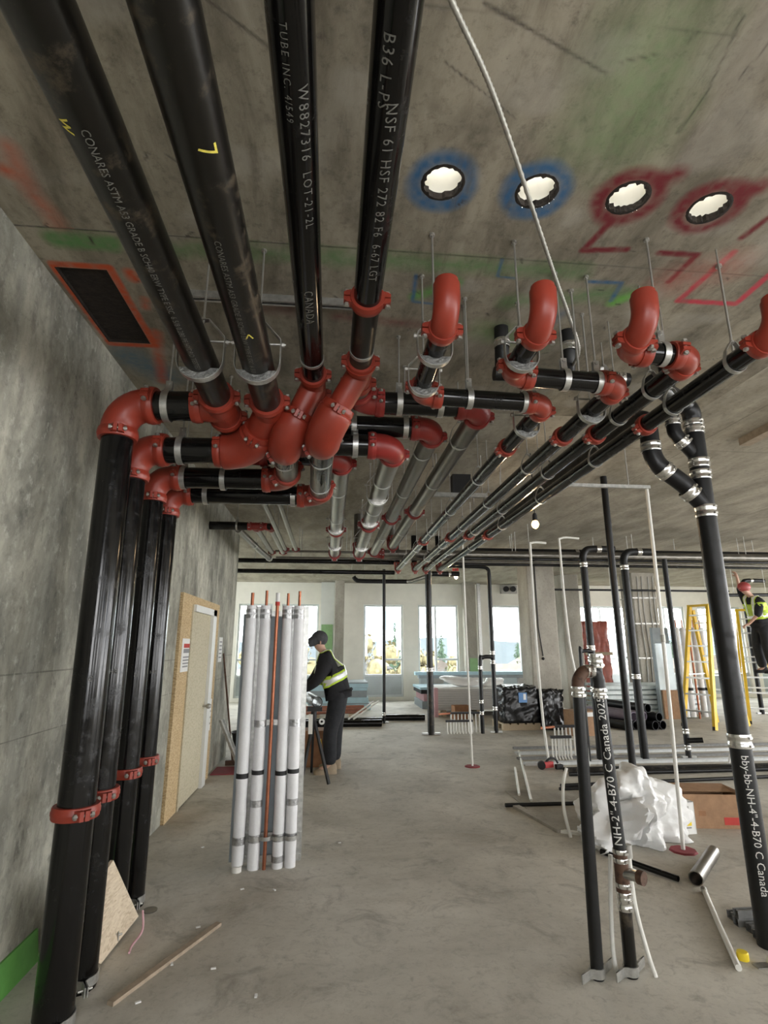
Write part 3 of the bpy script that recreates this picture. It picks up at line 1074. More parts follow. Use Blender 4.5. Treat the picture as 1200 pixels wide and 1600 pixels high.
cv = np.stack([gx.ravel(), gy.ravel(), np.full(gx.size, ZC)], 1)
idx = np.arange(nx * ny).reshape(ny, nx)
q = np.stack([idx[:-1, :-1], idx[1:, :-1], idx[1:, 1:], idx[:-1, 1:]], -1).reshape(-1, 4)
qc = cv[q].mean(1)
keep = np.ones(len(q), bool)
for hx, hy in HOLES:
    keep &= np.hypot(qc[:, 0] - hx, qc[:, 1] - hy) > HR + 0.006
keep &= ~((qc[:, 0] > RECT[0]) & (qc[:, 0] < RECT[1]) & (qc[:, 1] > RECT[2]) & (qc[:, 1] < RECT[3]))
q = q[keep]
cme = bpy.data.meshes.new('ceiling')
cme.vertices.add(len(cv))
cme.vertices.foreach_set('co', cv.ravel())
cme.loops.add(q.size)
cme.loops.foreach_set('vertex_index', q.ravel())
cme.polygons.add(len(q))
cme.polygons.foreach_set('loop_start', np.arange(0, q.size, 4))
cme.update(calc_edges=True)
pa = cme.attributes.new('paint', 'FLOAT_COLOR', 'POINT')
pa.data.foreach_set('color', np.concatenate([prgb.reshape(-1, 3), pal.reshape(-1, 1)], 1).ravel().astype(np.float32))
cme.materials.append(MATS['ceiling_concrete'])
ceil_o = struct(place('ceiling', cme))
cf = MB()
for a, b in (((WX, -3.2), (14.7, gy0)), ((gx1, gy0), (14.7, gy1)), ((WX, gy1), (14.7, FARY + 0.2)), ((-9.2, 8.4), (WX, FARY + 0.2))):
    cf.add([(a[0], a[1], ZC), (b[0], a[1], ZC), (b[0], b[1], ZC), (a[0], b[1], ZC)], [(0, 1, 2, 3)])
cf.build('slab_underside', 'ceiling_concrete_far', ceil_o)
# sleeves cast through the slab, each covered from above with a milky sheet
for i, (hx, hy) in enumerate(HOLES):
    T = thing('pipe_sleeve', ['round hole in the slab ringed with blue paint, closest to the black overhead pipes',
                              'round hole in the slab ringed with blue paint, crossed by the metal cable',
                              'round hole in the slab inside the thick dark red ring with an L-shaped tail',
                              'round hole in the slab with a dark red ring, last of the row'][i], 'ceiling hole', (hx, hy, ZC), 'pipe sleeves in the slab')
    s = MB()
    k = 40
    rim = [HR + 0.006 + 0.003 * random.random() for _ in range(k)]
    ins = [HR - (0.014 * random.random() if random.random() < 0.3 else 0.002 * random.random()) for _ in range(k)]
    vs, fs = [], []
    for j in range(k):
        t = 2 * math.pi * j / k
        for rr, zz in ((rim[j] + 0.006, ZC + 0.001), (rim[j] - 0.004, ZC - 0.003), (ins[j], ZC - 0.002), (ins[j], ZC + 0.03)):
            vs.append((hx + rr * math.cos(t), hy + rr * math.sin(t), zz))
        j2 = (j + 1) % k
        for e in range(3):
            fs.append((j * 4 + e, j2 * 4 + e, j2 * 4 + e + 1, j * 4 + e + 1))
    s.add(vs, fs)
    s.build('broken_edge', 'hole_dark', T)
    MB().lathe([(HR, 0.02), (HR, 0.21), (HR + 0.006, 0.21), (HR + 0.006, 0.02)], 40, (hx, hy, ZC)).build('sleeve', 'plastic_white', T)
    c = MB()
    c.tube([(hx, hy, ZC + 0.205), (hx, hy, ZC + 0.212)], HR + 0.01, 40)
    c.build('cover_sheet', 'milky_sheet', T)
# boxed-out rectangular opening
x0, x1, y0, y1 = RECT
T = thing('boxed_out_opening', 'rectangular dark opening in the slab outlined in orange paint', 'ceiling opening', ((x0 + x1) / 2, (y0 + y1) / 2, ZC))
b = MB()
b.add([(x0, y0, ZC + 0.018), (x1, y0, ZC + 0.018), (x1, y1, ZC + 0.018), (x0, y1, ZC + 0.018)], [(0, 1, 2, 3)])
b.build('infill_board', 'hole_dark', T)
b = MB()
for a, c in (((x0 - 0.012, y0 - 0.012), (x1 + 0.012, y0 + 0.006)), ((x0 - 0.012, y1 - 0.006), (x1 + 0.012, y1 + 0.012)), ((x0 - 0.012, y0), (x0 + 0.006, y1)), ((x1 - 0.006, y0), (x1 + 0.012, y1))):
    b.span((a[0], a[1], ZC + 0.0005), (c[0], c[1], ZC + 0.1))
b.build('edge_form', 'hole_dark', T)

# ---- concrete core wall on the left
struct(MB().span((-9.2, -3.2, 0), (WX, 8.62, ZC + 0.05)).build('wall_left', 'wall_concrete'))

# ---- window walls
WIN_N = [0]


def facade(name, o, d, inward, length, zt, openings, th=0.22, material='drywall'):
    """wall from o along d with framed windows; openings = (a, b, z0, z1, mullions, transom or None, spandrel)"""
    o, d, inw = V(o), V(d), V(inward)
    w = MB()

    def pc(a, b, z0, z1):
        p, q = o + d * a, o + d * b - inw * th
        w.span((p.x, p.y, z0), (q.x, q.y, z1))
    at = 0.0
    for a, b, z0, z1, mul, tr, sp in openings:
        if a - at > 1e-3:
            pc(at, a, 0, zt)
        if z0 > 0.02:
            pc(a, b, 0, z0)
        pc(a, b, z1, zt)
        at = b
    if length - at > 1e-3:
        pc(at, length, 0, zt)
    wall = struct(w.build(name, material))
    for a, b, z0, z1, mul, tr, sp in openings:
        WIN_N[0] += 1
        W = place('window_%d' % WIN_N[0], None, None, Matrix.Translation(o + d * (a + b) / 2 + Z * z0))
        struct(W)
        g = -inw * th * 0.5
        t = 0.055

        def bar(u0, u1, v0, v1, nm='frame', mt='frame_alu', dep=0.09, off=0.0):
            p, q = o + d * u0 + g - inw * (dep / 2 - off), o + d * u1 + g + inw * (dep / 2 + off)
            MB().span((p.x, p.y, v0), (q.x, q.y, v1)).build(nm, mt, W)
        bar(a, a + t, z0, z1)
        bar(b - t, b, z0, z1)
        bar(a + t, b - t, z1 - t, z1)
        bar(a + t, b - t, z0, z0 + t)
        zb = z0 + t
        if sp:
            bar(a + t, b - t, zb, zb + sp, 'spandrel_panel', 'spandrel', 0.05)
            bar(a + t, b - t, zb + sp, zb + sp + t, 'frame')
            zb += sp + t
        for mx in mul:
            bar(a + mx - t / 2, a + mx + t / 2, zb, z1 - t, 'mullion')
        lo = [a + t] + [a + mx + t / 2 for mx in mul]
        hi = [a + mx - t / 2 for mx in mul] + [b - t]
        for i, (u0, u1) in enumerate(zip(lo, hi)):
            if tr and i == len(lo) - 1:
                bar(u0, u1, tr - t / 2, tr + t / 2, 'transom')
                bar(u0, u1, zb, tr - t / 2, 'sash', 'frame_alu', 0.05) if False else None
                bar(u0, u1, zb, tr - t / 2, 'pane', 'window_glass', 0.008)
                bar(u0, u1, tr + t / 2, z1 - t, 'pane', 'window_glass', 0.008)
            else:
                bar(u0, u1, zb, z1 - t, 'pane', 'window_glass', 0.008)
    return wall


x_ = -9.2
ops = [(-8.6, -7.2, [0.7]), (-6.6, -5.2, [0.7]), (-4.6, -3.4, [0.6]), (-2.72, -1.72, []), (-1.46, -0.36, [0.55]), (0.98, 2.17, [0.60]), (2.63, 3.86, [0.54]),
       (4.92, 6.52, [0.9]), (7.62, 9.30, [0.8]), (9.85, 11.20, [0.7]), (11.66, 13.15, [0.8]), (13.55, 14.5, [0.5])]
facade('wall_far', (x_, FARY, 0), X, -Y, 23.9, ZC + 0.05,
       [(a - x_, b - x_, 0.10, 2.76, ml, 1.15, 0.52) for a, b, ml in ops])
# unseen back and side walls with columns, openings shaped to balance the daylight
bw_ = MB()
bw_.span((WX, -3.15, 0), (14.7, -3.0, 0.9))
bw_.span((WX, -3.15, 2.7), (14.7, -3.0, ZC))
for x_ in (WX, 0.9, 3.4, 5.9, 8.4, 10.9, 13.4):
    bw_.span((x_, -3.15, 0.9), (x_ + 0.9, -3.0, 2.7))
struct(bw_.build('wall_back', 'column_concrete'))
sw_ = MB()
sw_.span((14.5, -3.15, 0), (14.65, FARY, 0.12))
sw_.span((14.5, 11.0, 0.12), (14.65, FARY, ZC))
struct(sw_.build('wall_side', 'drywall'))
for i_, (cx_, cy_) in enumerate(((2.6, -2.8), (8.6, -2.8), (14.2, -2.8), (14.2, 3.2), (14.2, 8.4), (14.2, 11.2))):
    struct(MB().span((cx_ - 0.2, cy_ - 0.2, 0), (cx_ + 0.2, cy_ + 0.2, ZC)).build('trim_%d' % (i_ + 1), 'column_concrete'))
facade('wall_west', (-9.0, 8.62, 0), Y, X, 7.9, ZC + 0.05,
       [(0.3 + 2.5 * i, 2.5 + 2.5 * i, 0.10, 3.3, [1.1], None, 0) for i in range(3)])

# ---- concrete columns
def column(label, x0, x1, y0, y1, material='column_concrete', z1=ZC, extra=None):
    T = thing('concrete_column', label, 'column', ((x0 + x1) / 2, (y0 + y1) / 2, 0), 'concrete columns')
    c = 0.02
    poly = [(x0 + c, y0), (x1 - c, y0), (x1, y0 + c), (x1, y1 - c), (x1 - c, y1), (x0 + c, y1), (x0, y1 - c), (x0, y0 + c)]
    MB().prism(poly, (0, 0, z1 / 2), X, Y, Z, z1).build('shaft', material, T)
    return T


C1 = column('big square concrete column behind the black wrapped pallet', 4.03, 4.62, 10.9, 11.5)
MB().tube([(4.20, 10.885, ZC), (4.20, 10.88, 1.9), (4.26, 10.88, 1.35)], 0.012, 8).build('cable', 'rubber_black', C1)
MB().ball((4.26, 10.88, 1.30), 0.03, 10).build('cable_end', 'rubber_black', C1)
column('paler concrete column just right of the big square column', 6.05, 6.55, 13.9, 14.4)
column('narrow concrete column left of the first full window, behind the bending worker', 0.10, 0.38, 15.9, 16.2)
C3 = column('broad concrete column bound with straps, right of the tall drain pipes', 7.75, 8.4, 13.4, 14.0)
for z_ in (1.25, 2.1, 2.75):
    MB().strip([(-0.34, -0.31), (0.34, -0.31), (0.34, 0.31), (-0.34, 0.31)], (8.075, 13.7, z_), X, Y, Z, 0.035, 0.006, closed=True).build('strap', 'zinc_bolt', C3)
for x_ in (7.9, 8.02, 8.2, 8.32):
    MB().tube([(x_, 13.39, 0.3), (x_ + 0.03, 13.385, 1.3), (x_ - 0.02, 13.385, 2.4), (x_ + 0.01, 13.39, 3.3)], 0.012, 6).build('wrap_crease', 'board_grey', C3)
column('slim grey column between the two middle windows, with green board', 3.95, 4.30, 16.0, 16.3)
T = thing('wall_lining_panel', 'pale lining panel with green lower board beside the narrow column', 'wall panel', (-0.08, 16.2, 0))
MB().span((-0.30, 16.15, 0), (0.09, 16.28, 3.38)).build('panel', 'drywall_cool', T)
MB().span((-0.27, 16.12, 1.0), (0.06, 16.15, 2.15)).build('green_board', 'green_board', T)
T = thing('metal_stud', 'thin steel stud with green board strip next to the slim grey column', 'stud', (4.4, 16.2, 0))
MB().strip([(-0.02, 0.03), (-0.045, 0.03), (-0.045, -0.03), (0.045, -0.03), (0.045, 0.03), (0.02, 0.03)], (4.42, 16.1, 1.69), X, Y, Z, 3.38, 0.004).build('stud', 'galvanized', T)
MB().span((4.05, 15.97, 0.55), (4.28, 15.99, 1.2)).build('green_strip', 'green_board', T)
T = thing('emergency_light', 'grey twin-lamp emergency light box high on the far wall', 'light', (5.5, FARY, 3.2))
MB().span((5.22, FARY - 0.14, 3.12), (5.72, FARY, 3.36)).build('housing', 'board_grey', T)
for dx in (5.36, 5.58):
    MB().cyl((dx, FARY - 0.2, 3.25), (dx, FARY - 0.14, 3.25), 0.085, 16).build('lamp_head', 'rubber_black', T)

# ---- door set in the concrete wall (plywood surround, white frame, door ajar)
D = place('door_1', None, None, Matrix.Translation((WX, 6.3, 0)))
struct(D)
wx = WX
dy0, dy1, dz = 5.50, 7.30, 2.06
b = MB()
MB().span((wx, dy0, 0), (wx + 0.03, dy0 + 0.38, dz)).build('plywood_board', 'osb', D)
MB().span((wx, dy1 - 0.34, 0), (wx + 0.03, dy1, dz)).build('plywood_board', 'osb', D)
MB().span((wx, dy0 + 0.38, 1.97), (wx + 0.03, dy1 - 0.34, dz)).build('plywood_board', 'osb', D)
MB().span((wx + 0.0, dy0 + 0.38, 0), (wx + 0.045, dy0 + 0.43, 1.97)).build('jamb', 'plywood_pale', D)
MB().span((wx + 0.0, dy1 - 0.52, 0), (wx + 0.07, dy1 - 0.34, 1.97)).build('jamb', 'door_white', D)
MB().span((wx + 0.0, dy0 + 0.40, 1.90), (wx + 0.07, dy1 - 0.34, 1.97)).build('head', 'door_white', D)
lf = MB().span((wx + 0.002, dy0 + 0.43, 0.01), (wx + 0.035, dy1 - 0.52, 1.90)).build('door_leaf', 'plywood_pale', D)
kn = MB()
kn.cyl((wx + 0.035, dy1 - 0.60, 0.88), (wx + 0.085, dy1 - 0.60, 0.88), 0.012, 10)
kn.ball((wx + 0.10, dy1 - 0.60, 0.88), 0.03, 12)
kn.build('knob', 'zinc_bolt', lf)
T = thing('paper_notice', 'white printed notice sheet stapled left of the plywood door', 'notice', (wx, 5.75, 1.3))
MB().span((wx + 0.0305, 5.60, 1.30), (wx + 0.0335, 6.0, 1.62)).build('sheet', 'paper_white', T)
for i, (zz, ww) in enumerate(((1.55, 0.3), (1.50, 0.3), (1.44, 0.3), (1.41, 0.26), (1.38, 0.28), (1.35, 0.2))):
    MB().span((wx + 0.034, 5.66, zz - (0.02 if i < 2 else 0.007)), (wx + 0.0345, 5.66 + ww, zz + (0.02 if i < 2 else 0.007))).build('print_line', 'print_red' if i == 0 else 'print_grey', T)
T = thing('switch_plate', 'small white label plate at handle height right of the door', 'plate', (wx, 7.05, 0.7))
MB().span((wx + 0.0305, 7.02, 0.56), (wx + 0.04, 7.16, 0.92)).build('plate', 'paper_white', T)
for zz in (0.85, 0.78, 0.71, 0.64):
    MB().span((wx + 0.0405, 7.04, zz - 0.01), (wx + 0.042, 7.14, zz + 0.01)).build('print_line', 'print_grey', T)
T = thing('paper_notice', 'narrow white notice high on the bare concrete beyond the door', 'notice', (wx, 7.7, 1.3))
MB().span((wx + 0.0005, 7.55, 1.34), (wx + 0.004, 7.78, 1.66)).build('sheet', 'paper_white', T)
for zz in (1.60, 1.55, 1.50, 1.45, 1.40):
    MB().span((wx + 0.0042, 7.58, zz - 0.008), (wx + 0.0046, 7.75, zz + 0.008)).build('print_line', 'print_grey', T)

# ---- outside, seen through the far windows
struct(MB().span((-260, 17.5, -15.2), (320, 420, -15)).build('ground_outside', 'lawn'))
hl = MB()
pts = [(-300 + 12 * i, 3.2 + 2.0 * math.sin(i * 0.45) + 1.6 * math.sin(i * 0.19 + 1)) for i in range(56)]
vs = [(x, 420, -15) for x, z in pts] + [(x, 421 + 14, z + 1.5) for x, z in pts] + [(x, 470, -15) for x, z in pts]
n = len(pts)
fs = [(r0 * n + i, r0 * n + i + 1, (r0 + 1) * n + i + 1, (r0 + 1) * n + i) for r0 in (0, 1) for i in range(n - 1)]
hl.add(vs, fs)
struct(hl.build('hills', 'hill_blue'))


def conifer(x, y, h, w, label='dark pointed conifer standing outside beyond the far windows'):
    T = thing('conifer_tree', label, 'tree', (x, y, -15), 'conifers beyond the windows')
    MB().cyl((x, y, -15), (x, y, -15 + h * 0.9), w * 0.06, 6, 0.03).build('trunk', 'bark', T)
    m = MB()
    for i in range(260):
        t = random.random() ** 0.8
        rr = w * 0.5 * (1 - t) * random.uniform(0.35, 1.1) + 0.1
        a = random.uniform(0, 6.283)
        c = V((x + rr * math.cos(a), y + rr * math.sin(a), -15 + h * (0.08 + 0.92 * t)))
        k = w * 0.16 * (1.15 - t)
        o_ = V((math.cos(a), math.sin(a), -0.45)) * k
        sd = V((-math.sin(a), math.cos(a), 0)) * k * 0.6
        m.add([c - o_ * 0.6 + sd * 0.3, c + o_, c - o_ * 0.5 - sd, c - o_ * 0.4 + V((0, 0, k * 0.7))], [(0, 1, 2), (0, 3, 1), (1, 3, 2), (0, 2, 3)])
    m.tube([(x, y, -15 + h * 0.1), (x, y, -15 + h * 0.5), (x, y, -15 + h * 0.9)], [w * 0.34, w * 0.2, 0.05], 8)
    tag(m.build('foliage', 'leaf_dark', T), kind='stuff')


def broadleaf(x, y, h, w, mt, label):
    T = thing('broadleaf_tree', label, 'tree', (x, y, -15), 'broadleaf trees beyond the windows')
    MB().cyl((x, y, -15), (x, y, -15 + h * 0.6), w * 0.05, 7, w * 0.02).build('trunk', 'bark', T)
    m = MB()
    lobes = [(V((random.uniform(-0.28, 0.28) * w, random.uniform(-0.28, 0.28) * w, -15 + h * random.uniform(0.45, 0.86))), w * random.uniform(0.18, 0.30)) for _ in range(9)]
    for c0, rr in lobes:
        m.ball(V((x, y, 0)) + c0, rr * 0.8, 8)
    for i in range(420):
        c0, rr = random.choice(lobes)
        d = V((random.gauss(0, 1), random.gauss(0, 1), random.gauss(0, 1))).normalized()
        c = V((x, y, 0)) + c0 + d * rr * random.uniform(0.6, 1.08)
        k = w * random.uniform(0.035, 0.07)
        u = V((random.gauss(0, 1), random.gauss(0, 1), random.gauss(0, 1))).normalized()
        v = d.cross(u).normalized()
        u = v.cross(d)
        m.add([c + u * k, c + v * k, c - u * k, c - v * k + d * k * 0.5], [(0, 1, 2, 3)])
    tag(m.build('foliage', mt, T), kind='stuff')


for x, y, h, w in ((11.6, 100, 20.8, 6.5), (22.6, 112, 20.0, 6), (15.6, 122, 19.2, 5), (-6, 90, 19, 6), (44, 128, 19.0, 5.5), (50.8, 130, 20.0, 6),
                   (58.5, 132, 18.6, 5), (-13, 95, 20, 6), (84, 150, 19, 6), (103, 160, 19.5, 6)):
    conifer(x, y, h, w)
for x, y, h, w in ((3.7, 56, 20.6, 4.6), (7.1, 64, 18.9, 5), (9.6, 57, 18.4, 4.4), (14.2, 63, 18.0, 4.6), (-2.2, 58, 19.6, 5), (-7.5, 60, 19, 5), (38, 74, 16.6, 6), (47, 76, 16.4, 6), (55, 80, 16.8, 6)):
    broadleaf(x, y, h, w, 'leaf_yellow', 'yellowing autumn tree standing outside beyond the far windows')
for x, y, h, w in ((17.0, 73, 17.4, 4.4), (33.5, 94, 16.5, 6), (2.6, 75, 19.2, 5)):
    broadleaf(x, y, h, w, 'leaf_green', 'olive green tree standing outside beyond the far windows')


def house(x, y, w, d, h, wm, rm, rot=0.0, label=''):
    T = thing('house', label, 'house', (x, y, -15), 'houses beyond the windows')
    mm = Matrix.Rotation(rot, 3, 'Z')
    o = V((x, y, -15))
    MB().box(o + Z * h / 2, (w, d, h), mm).build('walls', wm, T)
    hw, hd, rh = w / 2 + 0.5, d / 2 + 0.5, w * 0.28
    vs = [mm @ V(p) + o for p in ((-hw, -hd, h), (hw, -hd, h), (0, -hd, h + rh), (-hw, hd, h), (hw, hd, h), (0, hd, h + rh))]
    MB().add(vs, [(0, 1, 2), (3, 5, 4), (0, 2, 5, 3), (1, 4, 5, 2), (0, 3, 4, 1)]).build('roof', rm, T)
    for zz in (h * 0.3, h * 0.72):
        for u in (-0.3, 0.0, 0.3):
            MB().box(o + mm @ V((u * w, -d / 2 - 0.03, zz)), (w * 0.13, 0.1, h * 0.2), mm).build('window', 'house_glass', T)


HM = [('house_cream', 'roof_brown', 'cream house with brown gabled roof outside the far windows'), ('house_grey', 'roof_grey', 'grey house with grey gabled roof outside the far windows'),
      ('house_tan', 'roof_brown', 'tan house with brown gabled roof outside the far windows')]
for i, (x, y, w, d, h, r) in enumerate(((24.2, 71, 7, 6, 9.0, 0.1), (33.5, 79, 8, 7, 10.0, 0.2), (27, 88, 8, 7, 11.5, 1.5), (39, 106, 9, 8, 12.0, 0.1), (27, 104, 9, 8, 12.2, 0.2), (43, 94, 9, 8, 11.5, 0.0),
                                        (15, 84, 8, 7, 12.4, 0.2), (53, 100, 9, 8, 11.5, 0.1), (66, 104, 9, 8, 11.5, 0.2), (78, 112, 9, 8, 12.0, 0.1), (5, 92, 8, 7, 13.0, 0.2))):
    a = HM[i % 3]
    house(x, y, w, d, h, a[0], a[1], r, a[2])

# ================================================================== OVERHEAD MAINS
R1, R3, RH = 0.072, 0.057, 0.047
O1, O2, O3, O4 = (-0.6125, 2.80), (-0.36, 2.80), (-0.124, 2.95), (0.120, 2.95)      # x, z of the four mains
YS = -2.9


def at_(o, y):
    return V((o[0], y, o[1]))


# main 1 -> tee -> riser 1 on the left, branch to the right
t1 = at_(O1, 2.77)
T = thing('overhead_pipe', 'black steel overhead main nearest the concrete wall, ending in a red tee', 'pipe', at_(O1, 1.5), 'overhead black mains')
L = tee(T, t1, (-Y, -X, Y), R1, ref=X)
p = pipe_part(T, at_(O1, YS), t1 - Y * L, R1, 'black_steel_bare', 32)
lettering(p, 'CONARES ASTM A53 GRADE B SCH40 ERW TYPE E SSC  6 5/8 0.280 PE HYDRO TESTED 1500 PSI', at_(O1, 1.08), Y, (0.10, 0, -1), R1, 0.030, 'stencil_grey')
lettering(p, 'w', at_(O1, 1.06), Y, (-0.45, 0, -1), R1, 0.06, 'chalk_yellow', 'chalk_mark')
# main 2
t2 = at_(O2, 2.80)
d2 = (V((-0.50, 3.07, 2.66)) - t2).normalized()
T2 = thing('overhead_pipe', 'dusty dark overhead main, second from the concrete wall, in a clevis hanger', 'pipe', at_(O2, 1.5), 'overhead black mains')
LB2 = 0.165
L2 = tee(T2, t2, (-Y, d2, Y), R1, ref=X, skip=(1,), LB=LB2)
p = pipe_part(T2, at_(O2, YS), t2 - Y * L2, R1, 'black_steel_bare', 32)
lettering(p, 'CONARES ASTM A53 GRADE B SCH40 ERW TYPE E SSC  6 5/8 0.280 PE', at_(O2, 1.42), Y, (-0.1, 0, -1), R1, 0.030, 'stencil_grey')
lettering(p, '7', at_(O2, 1.10), Y, (0.45, 0, -1), R1, 0.07, 'chalk_yellow', 'chalk_mark')
lettering(p, '<', at_(O2, 1.92), Y, (0.15, 0, -1), R1, 0.07, 'chalk_yellow', 'chalk_mark')
# main 3
t3 = at_(O3, 2.76)
B3 = V((-0.275, 2.84, 2.65))
d3 = (B3 - t3).normalized()
T3 = thing('overhead_pipe', 'glossy black overhead main, third from the concrete wall, with dotted stencil', 'pipe', at_(O3, 1.5), 'overhead black mains')
LB3 = 0.19
L3 = tee(T3, t3, (-Y, d3, Y), R3, ref=X, L=R3 * 2.0, skip=(1,), LB=LB3)
p = pipe_part(T3, at_(O3, YS), t3 - Y * L3, R3, 'black_steel', 32)
lettering(p, 'TUBE INC. 4/549', at_(O3, 0.92), Y, (-0.25, 0, -1), R3, 0.026, 'stencil_grey', spacing=1.3)
lettering(p, 'W8827316  LOT-21-2L', at_(O3, 1.06), Y, (0.45, 0, -1), R3, 0.040, 'stencil_grey', spacing=1.25)
lettering(p, 'CANADA', at_(O3, 1.86), Y, (0.1, 0, -1), R3, 0.05, 'stencil_grey', spacing=1.1)
# main 4
t4 = at_(O4, 2.60)
B4 = V((-0.065, 2.72, 2.65))
d4 = (B4 - t4).normalized()
T4 = thing('overhead_pipe', 'glossy black overhead main farthest from the concrete wall, with a red coupling midway', 'pipe', at_(O4, 1.5), 'overhead black mains')
LB4 = 0.215
L4 = tee(T4, t4, (-Y, d4, Y), R3, ref=X, L=R3 * 2.0, skip=(1,), LB=LB4)
coupling(T4, at_(O4, 1.97), Y, R3, X)
p = pipe_part(T4, at_(O4, YS), at_(O4, 1.97), R3, 'black_steel', 32)
lettering(p, 'B36 L-PS', at_(O4, 0.92), Y, (-0.35, 0, -1), R3, 0.042, 'stencil_grey', spacing=1.2)
lettering(p, 'NSF 61 HSF 272 82 F6  6-67 LGT', at_(O4, 1.08), Y, (0.1, 0, -1), R3, 0.044, 'stencil_grey', spacing=1.15)
pipe_part(T4, at_(O4, 1.97), t4 - Y * L4, R3, 'black_steel_bare', 32)
MB().lathe([(R3 * 0.99, -0.012), (R3 + 0.003, -0.012), (R3 + 0.003, 0.012), (R3 * 0.99, 0.012)], 28, at_(O4, 2.37), Y).build('steel_band', 'galvanized', T4)
MB().lathe([(R3 * 0.99, -0.006), (R3 * 1.42, -0.012), (R3 * 1.45, 0.0), (R3 * 1.35, 0.03), (R3 * 0.99, 0.02)], 28, at_(O4, 2.49), Y).build('flange_ring', 'red_enamel', T4)
MB().lathe([(R3 * 0.99, -0.010), (R3 + 0.003, -0.010), (R3 + 0.003, 0.010), (R3 * 0.99, 0.010)], 28, at_(O3, 2.47), Y).build('steel_band', 'galvanized', T3)

# ================================================================== RISERS ON THE LEFT
RISER = [(-1.145, 2.80, 2.80), (-1.165, 3.10, 2.66), (-1.19, 3.57, 2.64), (-1.20, 3.93, 2.63)]
RL = ['thick black riser closest to the camera, elbowed to the overhead main nearest the wall', 'black riser second from the camera, half hidden by the thick front riser',
      'black riser third from the camera, behind the leaning particle board', 'slim black riser farthest from the camera, beside the bare concrete']
RS = [0.079, 0.077, 0.070, 0.070]


LEAN = [0.032, 0.030, 0.02, 0.02]


def riser(i, start, mid=(), kf=None):
    x, y, z = RISER[i]
    r = RS[i]
    T = thing('riser_pipe', RL[i], 'pipe', (x, y, 0), 'black risers along the concrete wall')
    run(T, list(start) + list(mid) + [(x, y, z), (x + LEAN[i], y + 0.01, 0.0)], r, 'black_steel', ref=(0.35, -1, 0.2), kfirst=kf)
    coupling(T, (x + LEAN[i] * 0.7, y + 0.007, 0.83), Z, r, V((0.8, -1, 0)))
    x, y = x + LEAN[i], y + 0.01
    for s in (-1, 1):
        path = [(-r * 1.95, s * 0.006), (-r * 1.18, s * 0.006)] + [(r * 1.05 * math.cos(a), s * r * 1.05 * math.sin(a)) for a in [math.pi - R_(15) - (math.pi - R_(30)) * k / 10 for k in range(11)]] + [(r * 1.18, s * 0.006), (r * 1.95, s * 0.006)]
        c = MB().strip(path, (x, y, 0.04), V((0.55, -0.83, 0)).normalized(), V((0.83, 0.55, 0)).normalized(), Z, 0.04, 0.005)
        c.build('riser_clamp', 'galvanized', T)
    for s in (-1, 1):
        q = V((x, y, 0.04)) + V((0.55, -0.83, 0)).normalized() * (s * r * 1.6)
        b = V((0.83, 0.55, 0)).normalized()
        MB().cyl(q - b * 0.03, q + b * 0.03, 0.006, 8).build('clamp_bolt', 'zinc_bolt', T)
    return T


rs1 = riser(0, [t1 - X * L])
e2 = V((-0.50, 3.07, 2.66))
rs2 = riser(1, [t2 + d2 * LB2], [e2], 3.0)
rs3 = riser(2, [t3 + d3 * LB3], [B3, (-0.315, 3.56, 2.645)], 2.4)
rs4 = riser(3, [t4 + d4 * LB4], [B4, (-0.10, 3.92, 2.635)], 2.6)
for T_, x, y, z in ((rs3, -0.30, 3.16, 2.647), (rs4, -0.08, 3.10, 2.645), (rs4, -0.095, 3.62, 2.637)):
    MB().lathe([(0.0695, -0.008), (0.0735, -0.008), (0.0735, 0.008), (0.0695, 0.008)], 28, (x, y, z), Y).build('steel_band', 'galvanized', T_)
MB().cyl((-0.285, 3.02, 2.65), (-0.308, 3.45, 2.645), 0.0706, 28).build('pipe', 'mill_steel', rs3)
MB().cyl((-0.07, 2.90, 2.65), (-0.098, 3.80, 2.636), 0.0706, 28).build('pipe', 'mill_steel', rs4)
# chalk letters on the risers
for T_, s, i, z in ((rs1, 'C', 0, 1.40), (rs2, 'CHR', 1, 1.42), (rs3, 'H', 2, 1.38), (rs4, 'HR', 3, 1.38)):
    x, y, _ = RISER[i]
    x += LEAN[i] * 0.5
    o = flat_text(T_, s, (x + 0.36 * (RS[i] + 0.002), y - 0.93 * (RS[i] + 0.002), z), V((0.93, 0.36, 0)), Z, 0.032, 'stencil_grey', 'chalk_letter')

# ================================================================== BRANCHES BEYOND THE TEES (P1..P4)
BR = []
T = thing('branch_pipe', 'grey steel pipe running to the windows, closest to the concrete wall, from the first main', 'pipe', (0.04, 5, 2.8), 'grey steel branch pipes')
run(T, [t1 + Y * L, (O1[0], 3.50, 2.80), (0.045, 3.50, 2.80), (0.03, 7.6, 2.80), (0.03, 7.62, ZC - 0.01)], 0.068, 'mill_steel', 'red_dark_enamel')
coupling(T, (0.035, 5.9, 2.8), Y, 0.068, X, 'red_dark_enamel')
BR.append(T)
T = thing('branch_pipe', 'grey steel pipe running to the windows, second from the concrete wall', 'pipe', (0.38, 5, 2.8), 'grey steel branch pipes')
run(T, [t2 + Y * L2, (O2[0], 3.27, 2.80), (0.385, 3.27, 2.80), (0.37, 7.6, 2.80), (0.37, 7.62, ZC - 0.01)], 0.071, 'mill_steel', 'red_dark_enamel')
coupling(T, (0.375, 5.6, 2.8), Y, 0.071, X, 'red_dark_enamel')
BR.append(T)
T = thing('branch_pipe', 'grey steel pipe running to the windows, third from the concrete wall', 'pipe', (0.65, 5, 2.95), 'grey steel branch pipes')
run(T, [t3 + Y * L3, (O3[0], 3.31, 2.95), (0.66, 3.31, 2.95), (0.64, 8.35, 2.95), (14.3, 8.45, 3.02)], 0.066, 'mill_steel', 'red_dark_enamel')
